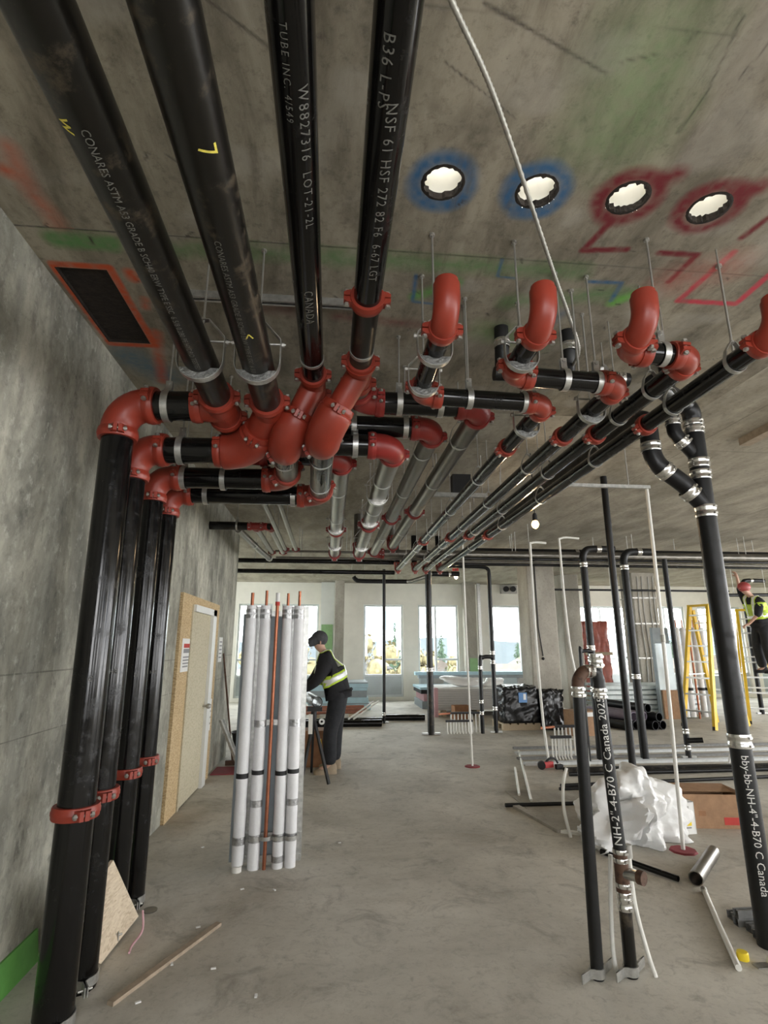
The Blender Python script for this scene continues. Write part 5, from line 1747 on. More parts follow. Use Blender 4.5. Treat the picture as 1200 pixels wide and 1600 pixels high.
# ---- small heating manifolds on the floor
def manifold(label, x, y, n, w, z1):
    T = thing('pipe_manifold', label, 'manifold', (x, y, 0), 'heating manifolds')
    MB().beam((x, y, z1), (x + w, y, z1), 0.04, 0.035).build('header', 'rubber_black', T)
    MB().beam((x + 0.1, y + 0.15, z1 + 0.12), (x + w + 0.2, y + 0.15, z1 + 0.12), 0.04, 0.035).build('header', 'rubber_black', T)
    for i in range(n):
        u = x + w * (i + 0.5) / n
        MB().tube([(u, y, z1), (u, y, 0.05), (u + 0.01, y - 0.02, 0.0)], 0.012, 8).build('tube', 'plastic_white', T)
    for i in range(n):
        u = x + 0.1 + (w + 0.1) * (i + 0.5) / n
        MB().tube([(u, y + 0.15, z1 + 0.12), (u, y + 0.15, 0.0)], 0.012, 8).build('tube', 'plastic_white', T)
    MB().cyl((x - 0.12, y, z1 + 0.12), (x + 0.1, y + 0.1, z1 + 0.12), 0.02, 10).build('inlet', 'copper', T)
    return T


manifold('small white manifold by the steel rails, left of the thin drain pair', 3.12, 7.9, 7, 0.30, 0.30)
manifold('small white manifold before the black wrapped pallet, by the middle standpipe', 2.12, 10.3, 9, 0.50, 0.22)

# ================================================================== INSULATED RISER ASSEMBLY (centre left)
T = thing('insulated_riser_assembly', 'upright rack of four white insulated pipes and a copper pipe on the floor', 'pipe rack', (-0.45, 4.42, 0))
BX = [-0.625, -0.515, -0.345, -0.255]
zt = 1.86
for i, x in enumerate(BX):
    y = 4.43 + 0.01 * i
    r = 0.043 if i < 2 else 0.041
    z0 = 0.035 if i == 0 else 0.0
    n_ = 26
    prof, pts = [], []
    for k in range(n_ + 1):
        z = z0 + (zt - z0) * k / n_
        pts.append((x, y, z))
        prof.append(r * (1 + 0.03 * math.sin(k * 1.7 + i) + 0.02 * math.sin(k * 4.1)) if 0 < k < n_ else r * 0.98)
    p = MB().tube(pts, prof, 22).build('insulated_pipe', 'insulation_white', T)
    for zz, mt, h in (((1.775, 'foil_tape', 0.03), (0.62, 'rubber_black', 0.035), (0.19, 'foil_tape', 0.05)) if i == 0 else ((1.775, 'foil_tape', 0.03), (0.98, 'foil_tape', 0.05), (0.64, 'rubber_black', 0.03), (0.43, 'foil_tape', 0.045), (0.20, 'foil_tape', 0.05)) if i in (1, 3)
                      else ((1.775, 'foil_tape', 0.03), (0.63, 'rubber_black', 0.03), (0.20, 'foil_tape', 0.05), (0.06, 'foil_tape', 0.04))):
        MB().lathe([(r * 0.95, -h / 2), (r * 1.06, -h / 2), (r * 1.06, h / 2), (r * 0.95, h / 2)], 22, (x, y, zz)).build('tape_band', mt, p)
    MB().cyl((x, y, zt), (x, y, zt + 0.10 + 0.02 * (i % 2)), 0.011 if i else 0.013, 12).build('copper_stub', 'copper', p)
    MB().lathe([(0.010, zt - 0.005), (r * 1.04, zt - 0.03), (r * 1.04, zt - 0.055), (r * 0.95, zt - 0.055)], 22, (x, y, 0)).build('end_wrap', 'foil_tape', p)
MB().cyl((-0.435, 4.42, 0.0), (-0.425, 4.42, zt + 0.08), 0.0135, 14).build('copper_pipe', 'copper', T)
MB().cyl((-0.425, 4.42, zt + 0.02), (-0.425, 4.42, zt + 0.10), 0.016, 14).build('copper_tag', 'paper_white', T)
MB().cyl((-0.425, 4.42, zt + 0.0), (-0.425, 4.42, zt + 0.03), 0.018, 14).build('red_label', 'print_red', T)
MB().cyl((-0.625, 4.40, 0.0), (-0.625, 4.40, 0.035), 0.036, 18).build('foot_sleeve', 'paint_white', T)
for x in (-0.57, -0.30, -0.20):
    MB().strip([(-0.008, 0.041), (-0.0205, 0.041), (-0.0205, 0.001), (0.0205, 0.001), (0.0205, 0.041), (0.008, 0.041)], (x, 4.49, 0.95), X, Y, Z, 1.82, 0.003).build('strut_post', 'galvanized', T)
for z in (0.05, 0.20, 0.98, 1.80):
    MB().beam((-0.67, 4.485, z), (-0.18, 4.485, z), 0.02, 0.041).build('cross_strut', 'galvanized', T)
MB().span((-0.70, 4.52, 0.02), (-0.20, 4.528, 1.80)).build('backing_sheet', 'foam_grey', T)
for x in BX + [-0.435]:
    MB().strip([(-0.047, 0.05), (-0.047, 0.0)] + [(0.047 * math.cos(a), 0.047 * math.sin(a)) for a in [math.pi + math.pi * k / 8 for k in range(9)]] + [(0.047, 0.05)], (x, 4.44, 0.20), X, Y, Z, 0.025, 0.003).build('pipe_clamp', 'galvanized', T)

# ================================================================== THINGS BY THE LEFT WALL
def board(label, name, cat, corners, th, mt, group=None):
    """flat board through corner points (in order), thickness th behind its face"""
    c = [V(p) for p in corners]
    n = (c[1] - c[0]).cross(c[2] - c[0]).normalized()
    k = len(c)
    m = MB().add(c + [p - n * th for p in c], [tuple(range(k)), tuple(range(2 * k - 1, k - 1, -1))] + [(i, k + i, k + (i + 1) % k, (i + 1) % k) for i in range(k)])
    o = m.build(name, mt)
    return tag(o, label, cat, group)


board('triangular offcut of pale particle board leaning between the black risers', 'board_offcut', 'board', [(-1.10, 3.275, 0.012), (-1.075, 3.745, 0.02), (-1.095, 3.28, 0.47), (-1.15, 3.06, 0.33), (-1.15, 3.06, 0.15)], 0.016, 'osb_pale')
board('bright green board standing at the foot of the concrete wall', 'green_board', 'board', [(WX + 0.035, 2.0, 0.0), (WX + 0.035, 3.36, 0.0), (WX + 0.012, 3.36, 0.145), (WX + 0.012, 2.0, 0.145)], 0.012, 'green_paint')
T = thing('wood_lath', 'thin wooden lath lying on the open floor before the risers', 'wood strip', (-0.77, 3.3, 0))
MB().beam((-0.935, 2.955, 0.009), (-0.597, 3.638, 0.009), 0.036, 0.017).build('lath', 'lath_wood', T)
T = thing('broom', 'thin dark pole leaning on the concrete wall past the door', 'pole', (-1.25, 8.2, 0))
MB().cyl((-1.27, 8.0, 0.05), (-1.40, 7.55, 1.45), 0.012, 10).build('handle', 'rusty_iron', T)
MB().beam((-1.36, 8.0, 0.03), (-1.18, 8.0, 0.03), 0.06, 0.06).build('head', 'rusty_iron', T)
T = thing('metal_channel', 'grey metal channel leaning at an angle against the concrete wall', 'channel', (-1.2, 7.7, 0))
MB().strip([(-0.045, 0.03), (-0.045, 0), (0.045, 0), (0.045, 0.03)], (-1.24, 7.62, 0.29), V((0.3, 0.95, 0)).normalized(), V((0.85, -0.2, 0.45)).normalized(), V((0.42, 0.05, -0.9)).normalized(), 0.72, 0.004).build('channel', 'galvanized', T)
T = thing('floor_mat', 'dark red mat on the floor by the concrete wall', 'mat', (-1.2, 7.6, 0))
MB().span((-1.44, 7.42, 0.0), (-1.06, 7.85, 0.012)).build('mat', 'red_mat', T)
T = thing('black_tub', 'black plastic tub behind the leaning metal channel', 'tub', (-1.15, 8.2, 0))
MB().lathe([(0.0, 0.0), (0.15, 0.0), (0.19, 0.36), (0.21, 0.37), (0.19, 0.33), (0.14, 0.03), (0.0, 0.03)], 22, (-1.16, 8.35, 0), closed=False).build('tub', 'rubber_black', T)
T = thing('floor_drain', 'small round floor cap beside the slim rear riser', 'floor cap', (-1.02, 3.86, 0))
MB().tube([(-1.045, 3.86, 0.0), (-1.045, 3.86, 0.006)], 0.042, 20).build('cap', 'mill_steel', T)
T = thing('red_cord', 'pinkish cord hanging to the floor at the board offcut', 'cord', (-0.99, 3.5, 0))
MB().tube(smooth([V((-1.02, 3.62, 0.10)), V((-1.0, 3.58, 0.02)), V((-1.01, 3.45, 0.006)), V((-1.0, 3.38, 0.006))], 5), 0.006, 8).build('cord', 'foam_pink', T)
for i in range(9):
    x, y = [(-0.55, 4.1), (-0.72, 3.62), (-0.32, 4.06), (-0.55, 3.2), (-0.75, 3.25), (-0.3, 2.95), (0.1, 4.9), (-0.98, 4.9), (-0.83, 2.96)][i]
    a = random.uniform(0, 3)
    tag(MB().beam((x, y, 0.003), (x + 0.025 * math.cos(a), y + 0.025 * math.sin(a), 0.003), 0.012, 0.005).build('debris_chip', 'paper_white'),
        'small pale chip of debris on the bare floor', 'debris', 'pale debris chips on the floor')

# ================================================================== THINGS ON THE RIGHT FLOOR
def crumpled(label, name, cat, c, size, mt, seed, lump=0.22, group=None, n=26, sharp=180):
    """crumpled sheet goods: a dented rounded block"""
    rs = random.Random(seed)
    dirs = [V((rs.gauss(0, 1), rs.gauss(0, 1), rs.gauss(0, 1))).normalized() for _ in range(42)]
    amp = [rs.uniform(-1, 1) for _ in range(42)]
    m = MB().ball((0, 0, 0), 1, n * 2)
    vs = []
    for p in m.v:
        p = V(p)
        d = p.normalized()
        f = 1.0
        for q, a in zip(dirs, amp):
            k = d.dot(q)
            if k > 0.55:
                f += a * lump * (k - 0.55) * 1.6
        f += 0.05 * lump * abs(math.sin(d.x * 13 + d.z * 9 + seed)) - 0.05 * lump * abs(math.sin(d.y * 17 - d.z * 11))
        # boxy
        b = max(abs(d.x), abs(d.y), abs(d.z))
        f *= 0.72 + 0.28 / (b * 1.732) * 1.2
        z = d.z * f
        vs.append(V((c[0] + d.x * f * size[0], c[1] + d.y * f * size[1], max(0.004 + 0.004 * rs.random(), c[2] + z * size[2]))))
    m.v = [tuple(v) for v in vs]
    o = m.build(name, mt, None, sharp)
    return tag(o, label, cat, group)


# white plastic bag: slumped sheet with sharp creases
def bag():
    rs = random.Random(12)
    cen = V((2.60, 4.80, 0))
    T = thing('plastic_bag', 'large crumpled white plastic bag slumped before the cardboard box', 'bag', cen)
    fold = [(V((rs.gauss(0, 1), rs.gauss(0, 1), rs.gauss(0, 0.8))).normalized(), rs.uniform(2.2, 5), rs.uniform(0, 6)) for _ in range(7)] + [(V((rs.gauss(0, 1), rs.gauss(0, 1), rs.gauss(0, 0.8))).normalized(), rs.uniform(6, 13), rs.uniform(0, 6)) for _ in range(9)]

    def crease(p):
        q = 0
        for d, f, ph in fold:
            t = (p.dot(d) * f + ph) % 2.0
            q += (abs(t - 1.0) - 0.5) / f
        return q
    NU, NV = 120, 48
    vs, fs = [], []
    for j in range(NV + 1):
        t = j / NV
        for i in range(NU):
            a = 2 * math.pi * i / NU
            rad = math.cos(t * math.pi / 2) ** 0.7
            lobe = 1 + 0.16 * math.sin(a * 2 + 0.4) + 0.10 * math.sin(a * 3 + 2.0)
            d = V((math.cos(a), math.sin(a), math.tan(t * 1.3) * 0.5)).normalized()
            p = V((0.40 * rad * lobe * math.cos(a), 0.27 * rad * lobe * math.sin(a), 0.52 * math.sin(t * math.pi / 2) ** 1.1))
            p.x += 0.12 * p.z - 0.06
            p += d * crease(p * 2.2) * 0.17 * (0.35 + rad)
            vs.append(cen + V((p.x, p.y, max(p.z, 0.003))))
    for j in range(NV):
        for i in range(NU):
            i2 = (i + 1) % NU
            fs.append((j * NU + i, j * NU + i2, (j + 1) * NU + i2, (j + 1) * NU + i))
    MB().add(vs, fs).build('bag_body', 'bag_white', T, 34)
    NA, NB = 25, 17
    vs = []
    for j in range(NB):
        for i in range(NA):
            u, w = i / (NA - 1), j / (NB - 1)
            x = 2.06 + (0.46 - 0.10 * w) * u + 0.02 * math.sin(w * 9)
            y = 4.66 - 0.20 * w * (1 - 0.3 * u)
            z = 0.34 * (1 - w) ** 1.2 * (0.75 + 0.25 * u)
            k = crease(V((x * 2.2, y * 2.2 + w, z * 2)))
            vs.append((x + k * 0.10, y - k * 0.35, max(0.004, z + abs(k) * 0.12)))
    fs = [(j * NA + i, j * NA + i + 1, (j + 1) * NA + i + 1, (j + 1) * NA + i) for j in range(NB - 1) for i in range(NA - 1)]
    o = MB().add(vs, fs).build('bag_mouth', 'bag_white', T, 34)
    sd = o.modifiers.new('thickness', 'SOLIDIFY')
    sd.thickness = 0.003


bag()


def carton(label, x, y, w, d, h, rot, mt, flaps=True, print_=None, group=None, crush=0.0):
    T = thing('cardboard_box', label, 'box', (x, y, 0), group)
    mm = Matrix.Rotation(rot, 3, 'Z')
    o = V((x, y, 0))
    t = 0.006
    for a, s in (((0, -d / 2 + t / 2, h / 2), (w, t, h)), ((0, d / 2 - t / 2, h / 2), (w, t, h)), ((-w / 2 + t / 2, 0, h / 2), (t, d, h)), ((w / 2 - t / 2, 0, h / 2), (t, d, h))):
        MB().box(o + mm @ V(a), s, mm).build('side', mt, T)
    if flaps:
        for sgn, ang in ((-1, 0.35 + crush), (1, 0.15)):
            fl_ = Matrix.Rotation(sgn * ang, 3, 'X')
            MB().box(o + mm @ (V((0, sgn * d / 2, h)) + fl_ @ V((0, -sgn * d * 0.22, 0.0))), (w * 0.99, d * 0.44, t), mm @ fl_).build('flap', mt, T)
    else:
        MB().box(o + mm @ V((0, 0, h - t / 2)), (w, d, t), mm).build('top', mt, T)
    if print_:
        for (u, v, pw, ph, pm) in print_:
            MB().box(o + mm @ V((u, -d / 2 - 0.001, v)), (pw, 0.002, ph), mm).build('print', pm, T)
    return T


carton('crushed brown cardboard box with open flaps behind the white bag', 3.42, 5.15, 0.62, 0.42, 0.27, -0.15, 'cardboard', True, [(0.16, 0.06, 0.16, 0.06, 'print_red'), (-0.1, 0.12, 0.06, 0.04, 'cardboard_dark')], crush=0.25)
carton('white carton with a yellow label beside the brown cardboard box', 2.93, 4.93, 0.40, 0.22, 0.25, 0.05, 'paper_white', False, [(0.13, 0.10, 0.06, 0.07, 'plastic_yellow'), (0.13, 0.145, 0.05, 0.012, 'print_grey'), (0.12, 0.2, 0.06, 0.035, 'board_grey'), (0.13, 0.05, 0.05, 0.01, 'print_grey')])
T = thing('pipe_offcut', 'short open pipe offcut lying with its bore towards the camera', 'pipe offcut', (2.68, 4.1, 0))
MB().hollow((2.455, 3.86, 0.046), (2.90, 4.30, 0.046), 0.045, 0.039).build('pipe', 'mill_steel', T)
T = thing('pipe_length', 'thin dark pipe lying on the floor before the white bag', 'pipe', (2.3, 4.1, 0))
MB().hollow((2.10, 4.46, 0.022), (2.375, 3.93, 0.022), 0.019, 0.014).build('pipe', 'black_steel', T)


def rail(label, a, b, w, h, mt, name='steel_rail', cat='steel rail', group='rails and pipes laid on the floor', rnd=0):
    T = thing(name, label, cat, (V(a) + V(b)) / 2, group)
    if rnd:
        MB().cyl(a, b, rnd, 16).build('pipe', mt, T)
    else:
        a, b = V(a), V(b)
        ax = (b - a).normalized()
        lat = ax.cross(Z).normalized()
        L = (b - a).length
        MB().strip([(-w * 0.3, h), (-w / 2, h), (-w / 2, 0.002), (w / 2, 0.002), (w / 2, h), (w * 0.3, h)], (a + b) / 2, lat, Z, ax, L, 0.004).build('channel', mt, T)
    return T


rail('galvanized rail on the floor, farthest of the row by the manifold', (2.85, 8.75, 0), (8.6, 8.70, 0), 0.06, 0.03, 'strut_grey')
rail('bright galvanized rail on the floor, second from the back of the row', (2.75, 8.35, 0), (8.3, 8.32, 0), 0.09, 0.03, 'rail_zinc')
rail('galvanized rail on the floor, third from the back of the row', (2.65, 7.98, 0), (7.9, 7.98, 0), 0.06, 0.03, 'strut_grey')
rail('bright galvanized rail on the floor, nearest of the row', (2.62, 7.62, 0), (7.6, 7.62, 0), 0.09, 0.035, 'rail_zinc')
rail('dark rail on the floor in front of the bright rails', (3.0, 7.22, 0), (7.2, 7.22, 0), 0.06, 0.04, 'black_steel_bare', 'dark_rail', 'rail')
rail('black pipe on the floor, just in front of the dark rail', (2.95, 6.95, 0.026), (7.1, 6.98, 0.026), 0, 0, 'abs_black', 'floor_pipe', 'pipe', rnd=0.025)
rail('black pipe on the floor passing behind the white bag', (2.62, 6.43, 0.021), (6.6, 6.70, 0.021), 0, 0, 'abs_black', 'floor_pipe', 'pipe', rnd=0.020)
rail('thin black pipe on the floor pointing left from the thin drain pair', (1.76, 5.75, 0.019), (2.95, 5.74, 0.019), 0, 0, 'abs_black', 'floor_pipe', 'pipe', rnd=0.018)
rail('thin black pipe on the floor, just behind the one pointing left', (2.55, 6.30, 0.019), (3.6, 6.34, 0.019), 0, 0, 'abs_black', 'floor_pipe', 'pipe', rnd=0.018)
rail('pale steel rod lying slantwise behind the thin drain pair', (4.2, 8.1, 0.012), (4.1, 9.9, 0.012), 0, 0, 'plastic_white', 'steel_rod', 'rod', rnd=0.010)
# recessed slab patch with its formed edge
T = thing('slab_patch', 'recast square patch in the floor with a raised broken edge', 'floor patch', (2.4, 5.5, 0))
MB().span((1.95, 4.98, 0.0), (2.75, 6.35, 0.004)).build('patch', 'patch_concrete', T)
MB().beam((1.86, 5.72, 0.012), (2.0, 4.98, 0.012), 0.07, 0.024).build('edge_strip', 'patch_concrete', T)
MB().beam((2.0, 4.98, 0.010), (2.25, 4.86, 0.010), 0.05, 0.020).build('edge_strip', 'paint_white', T)
MB().tube([(2.15, 5.9, 0.004), (2.15, 5.9, 0.007)], 0.12, 18).build('damp_stain', 'rubber_black', T) if False else None
# cut-off saw and short steel lengths
T = thing('cutting_tool', 'small red and black power tool lying before the manifold', 'power tool', (2.9, 7.35, 0))
MB().beam((2.78, 7.36, 0.05), (2.92, 7.40, 0.05), 0.06, 0.07).build('body', 'tool_red', T)
MB().cyl((2.74, 7.30, 0.055), (2.76, 7.36, 0.055), 0.05, 18).build('blade_guard', 'rubber_black', T)
MB().tube(smooth([V((2.83, 7.38, 0.08)), V((2.88, 7.38, 0.12)), V((2.96, 7.4, 0.115)), V((3.0, 7.41, 0.06))], 5), 0.014, 10).build('handle', 'rubber_black', T)
MB().beam((2.94, 7.33, 0.03), (3.03, 7.34, 0.03), 0.06, 0.055).build('battery', 'rubber_black', T)
for i in range(5):
    T = thing('strut_length', ['nearest short grey strut beside the thick drain stack', 'second short grey strut beside the thick drain stack', 'third short grey strut beside the thick drain stack', 'rear short grey strut beside the thick drain stack', 'short grey strut lying on top of the others beside the drain stack'][i], 'strut', (2.45, 3.3, 0), 'strut lengths beside the drain stack')
    y, z = 3.20 + 0.075 * i - (0.16 if i > 3 else 0), 0.0 + (0.045 if i in (4,) else 0)
    MB().strip([(-0.008, 0.041), (-0.0205, 0.041), (-0.0205, 0.003), (0.0205, 0.003), (0.0205, 0.041), (0.008, 0.041)], (2.55 + 0.02 * (i % 2), y, z), Y, Z, X, 0.42, 0.003).build('channel', 'strut_grey', T)
T = thing('yellow_cap', 'yellow plastic cap on the floor at the foot of the drain stack', 'cap', (2.13, 3.02, 0))
MB().lathe([(0.0, 0.035), (0.024, 0.035), (0.028, 0.03), (0.028, 0.0), (0.0, 0.0)], 18, (2.13, 3.03, 0), closed=False).build('cap', 'plastic_yellow', T)
T = thing('steel_bracket', 'small galvanized bracket on the floor beside the yellow cap', 'bracket', (2.2, 2.95, 0))
MB().strip([(-0.06, 0.0), (0.02, 0.0), (0.03, 0.03), (0.05, 0.03)], (2.2, 2.96, 0.004), X, Z, Y, 0.05, 0.004).build('bracket', 'galvanized', T)

# ================================================================== STORES TOWARDS THE WINDOWS
ORD = ['lowest', 'second', 'third', 'fourth', 'fifth', 'sixth', 'seventh', 'eighth', 'ninth', 'tenth']


def slab_stack(desc, x0, x1, y0, y1, z0, layers, name, cat, group):
    """boards lying on one another, each a thing of its own"""
    z = z0
    for i, (th, mt, dx) in enumerate(layers):
        o = MB().span((x0 + dx, y0 + abs(dx) * 0.3, z), (x1 + dx, y1, z + th - 0.004)).build(name, mt)
        tag(o, '%s board counted from the floor in the %s' % (ORD[i], desc), cat, group)
        z += th


slab_stack('pale blue stack behind the bending worker', -0.55, 1.0, 14.2, 15.4, 0.0,
           [(0.14, 'foam_blue', 0.04), (0.02, 'foam_grey', 0.02), (0.14, 'foam_blue', -0.02), (0.16, 'foam_grey', -0.06), (0.07, 'foam_blue', -0.05), (0.10, 'foam_blue', -0.03), (0.03, 'foam_grey', -0.03)],
           'insulation_board', 'insulation board', 'blue insulation boards behind the worker')
slab_stack('grey and pink stack by the middle standpipe', 2.35, 3.3, 14.3, 15.6, 0.0, [(0.18, 'foam_grey', 0.0), (0.18, 'foam_pink', 0.05), (0.10, 'rubber_black', -0.02), (0.06, 'foam_blue', -0.04)],
           'insulation_board', 'insulation board', 'grey and pink boards by the middle standpipe')
slab_stack('long drywall stack behind the slim standpipes', 2.45, 5.1, 12.7, 13.9, 0.14, [(0.05, 'board_grey', 0.0)] * 9 + [(0.03, 'paper_white', 0.02)],
           'drywall_sheet', 'drywall sheet', 'drywall sheets behind the slim standpipes')
for i, x in enumerate((2.6, 3.4, 4.2, 4.95)):
    tag(MB().span((x - 0.05, 12.75, 0), (x + 0.05, 13.85, 0.137)).build('timber_skid', 'pine_wood'), '%s timber skid from the middle standpipe under the long drywall stack' % ('first', 'second', 'third', 'last')[i], 'timber', 'skids under the drywall')
tag(MB().span((2.36, 12.66, 0.0), (2.445, 12.95, 0.62)).build('pink_offcut', 'foam_pink'), 'pink board offcut standing at the end of the long drywall stack', 'board')
tag(MB().span((2.4, 15.68, 0.748), (6.8, 15.95, 0.83)).build('long_foam_board', 'foam_blue'), 'long pale blue board laid across under the windows, upper one', 'board', 'long boards under the windows')
tag(MB().span((2.5, 15.68, 0.66), (5.8, 15.95, 0.745)).build('long_foam_board', 'foam_grey'), 'long dark board laid across under the windows, lower one', 'board', 'long boards under the windows')
for i, x in enumerate((3.0, 5.6)):
    tag(MB().span((x - 0.2, 15.7, 0), (x + 0.2, 15.9, 0.657)).build('support_block', 'board_grey'), ('grey block propping the long boards, by the middle standpipe', 'grey block propping the long boards, by the big column')[i], 'block', 'blocks under the long boards')
crumpled('loose white plastic film heaped on the drywall stack', 'plastic_film', 'plastic film', (3.25, 13.2, 0.735), (0.42, 0.3, 0.10), 'bag_white', 11, 0.5)
crumpled('white fabric bundle on the drywall stack nearest the standpipe', 'fabric_bundle', 'bundle', (3.95, 13.2, 0.735), (0.25, 0.22, 0.08), 'bag_white', 17, 0.5)
carton('brown cardboard carton on the floor by the drywall stack', 2.88, 12.3, 0.36, 0.3, 0.28, 0.05, 'cardboard_dark', True, [(0.06, 0.13, 0.10, 0.06, 'cardboard_dark')])
# black wrapped pallet
T = thing('wrapped_pallet', 'wooden pallet load wrapped in glossy black plastic left of the big column', 'pallet load', (3.85, 10.95, 0))
for y in (10.65, 10.95, 11.25):
    MB().span((3.28, y - 0.05, 0.0), (4.01, y + 0.05, 0.10)).build('stringer', 'pine_wood', T)
for k in range(5):
    MB().span((3.28 + 0.152 * k, 10.58, 0.10), (3.28 + 0.152 * k + 0.115, 11.32, 0.125)).build('deck_board', 'pine_wood', T)


def wrapped(T, name, c, size, mt, seed):
    rs = random.Random(seed)
    N = 13
    vs, fs, ids = [], [], {}

    def vid(p):
        k = tuple(round(q, 4) for q in p)
        if k not in ids:
            d = V(p)
            j = 0.028
            q = V((c[0] + d.x * size[0] / 2, c[1] + d.y * size[1] / 2, c[2] + d.z * size[2] / 2))
            rs2 = random.Random(hash(k) ^ seed)
            q += V((rs2.uniform(-j, j), rs2.uniform(-j, j), rs2.uniform(-j, j) if d.z > -0.99 else 0))
            q.z = max(q.z, c[2] - size[2] / 2)
            ids[k] = len(vs)
            vs.append(q)
        return ids[k]
    g = [-1 + 2 * i / N for i in range(N + 1)]
    for ax in range(3):
        for s in (-1, 1):
            for i in range(N):
                for j in range(N):
                    def pt(u, v):
                        p = [0, 0, 0]
                        p[ax] = s
                        p[(ax + 1) % 3] = u
                        p[(ax + 2) % 3] = v
                        return tuple(p)
                    fs.append((vid(pt(g[i], g[j])), vid(pt(g[i + 1], g[j])), vid(pt(g[i + 1], g[j + 1])), vid(pt(g[i], g[j + 1]))))
    MB().add(vs, fs).build(name, mt, T, 180)


wrapped(T, 'black_wrap', (3.65, 10.95, 0.45), (0.68, 0.72, 0.64), 'wrap_black', 3)
MB().span((3.60, 10.56, 0.50), (3.76, 10.575, 0.68)).build('shipping_label', 'plastic_blue', T)
MB().span((3.69, 10.555, 0.55), (3.74, 10.568, 0.66)).build('shipping_label', 'paper_white', T)
T = thing('wrapped_bundle', 'second bundle in black plastic slumped against the big column', 'bundle', (4.25, 10.7, 0))
wrapped(T, 'black_wrap', (4.24, 10.68, 0.36), (0.42, 0.32, 0.70), 'wrap_black', 9)
# floor pipes, copper and offcuts between worker and standpipe
for i, (a, b, rr, mt, lb) in enumerate((((-0.6, 11.35, 0.065), (1.05, 11.35, 0.065), 0.065, 'black_steel', 'thick black pipe lying on the floor, nearest, right of the worker'),
                                        ((-0.6, 11.7, 0.06), (1.1, 11.75, 0.06), 0.058, 'black_steel', 'thick black pipe lying on the floor behind the nearest one'),
                                        ((1.2, 12.2, 0.062), (2.05, 12.15, 0.062), 0.060, 'black_steel', 'black pipe lying on the floor between the two standpipes'),
                                        ((-0.6, 12.2, 0.03), (1.0, 12.35, 0.03), 0.03, 'mill_steel', 'steel tube lying on the floor behind the thick black pipes'),
                                        ((-0.6, 12.6, 0.12), (0.75, 12.75, 0.12), 0.03, 'copper_dull', 'copper tube on the floor pile, front one'),
                                        ((-0.6, 12.8, 0.16), (0.85, 12.95, 0.16), 0.03, 'copper_dull', 'copper tube on the floor pile, middle one'),
                                        ((-0.6, 13.0, 0.20), (0.8, 13.1, 0.20), 0.03, 'copper_dull', 'copper tube on the floor pile, rear one'))):
    T = thing('floor_pipe', lb, 'pipe', (V(a) + V(b)) / 2, 'pipes lying right of the worker')
    MB().hollow(a, b, rr, rr * 0.85).build('pipe', mt, T)
for i, x in enumerate((-0.25, 0.5)):
    tag(MB().span((x - 0.05, 12.45, 0.0), (x + 0.05, 13.2, 0.088)).build('pipe_bearer', 'pine_wood'), ('low timber bearer under the copper tubes, beside the worker', 'low timber bearer under the copper tubes, by the slim standpipe')[i], 'timber', 'bearers under the copper tubes')
for i, (a, b) in enumerate((((0.40, 11.5, 0.13), (0.98, 12.6, 0.35)), ((0.50, 11.5, 0.13), (1.1, 12.6, 0.36)))):
    T = thing('white_tube', ('white tube leaning over the floor pipes, left one', 'white tube leaning over the floor pipes, right one')[i], 'tube', a, 'white tubes on the floor pipes')
    MB().cyl(a, b, 0.018, 10).build('tube', 'plastic_white', T)

# ---- stacks on the right towards the windows
for k in range(6):
    T = thing('steel_deck_sheet', '%s corrugated galvanized sheet from the floor in the stack behind the drains' % ORD[k], 'deck sheet', (7.4, 12.8, 0), 'corrugated deck sheets')
    z = 0.10 + k * 0.105
    path = []
    y0 = 12.2 + 0.03 * (k % 2)
    for j in range(6):
        yy_ = y0 + j * 0.17
        path += [(yy_, z), (yy_ + 0.05, z + 0.055), (yy_ + 0.10, z + 0.055), (yy_ + 0.14, z)]
    MB().strip(path, (7.4, 0, 0), Y, Z, X, 2.7 - 0.05 * k, 0.006).build('sheet', 'deck_zinc', T)
    MB().span((6.05, y0 - 0.01, z - 0.030), (8.70, y0 + 0.004, z + 0.040)).build('folded_edge', 'deck_zinc', T)
for i, x in enumerate((6.4, 8.3)):
    tag(MB().span((x - 0.05, 12.25, 0), (x + 0.05, 13.2, 0.06)).build('deck_bearer', 'pine_wood'), ('timber bearer under the corrugated sheets, by the pipe heap', 'timber bearer under the corrugated sheets, by the ladders')[i], 'timber', 'bearers under the deck sheets')
for i, (x, z) in enumerate(((5.62, 0.085), (5.80, 0.085), (5.98, 0.085), (6.16, 0.085), (6.34, 0.085), (5.80, 0.235), (6.25, 0.235), (5.97, 0.25), (6.1, 0.385))):
    T = thing('plastic_pipe', ['leftmost dark plastic pipe in the bottom row of the heap', 'second dark plastic pipe in the bottom row of the heap', 'middle dark plastic pipe in the bottom row of the heap', 'fourth dark plastic pipe in the bottom row of the heap', 'rightmost dark plastic pipe in the bottom row of the heap', 'purplish plastic pipe in the second row of the heap, outer one', 'black plastic pipe at the right of the second row of the heap', 'purplish plastic pipe in the second row of the heap, inner one', 'single black plastic pipe on top of the heap'][i], 'pipe', (x, 11, 0), 'heap of dark plastic pipes')
    MB().hollow((x, 10.35 + 0.05 * (i % 3), z), (x - 0.35, 11.6, z), 0.083, 0.074, 22).build('pipe', 'purple_pipe' if i in (5, 7) else 'abs_black', T)
T = thing('film_wrapped_board', 'tall panel wrapped in crinkled red film by the far windows', 'wrapped panel', (7.9, 14.9, 0))
wrapped(T, 'red_film', (7.35, 14.9, 1.25), (0.72, 0.2, 1.9), 'wrap_red', 21)
MB().span((7.0, 14.85, 0.0), (7.7, 14.95, 0.30)).build('foot_block', 'pine_wood', T)
MB().span((7.0, 14.77, 1.30), (7.78, 14.80, 1.38)).build('timber_batten', 'pine_wood', T)
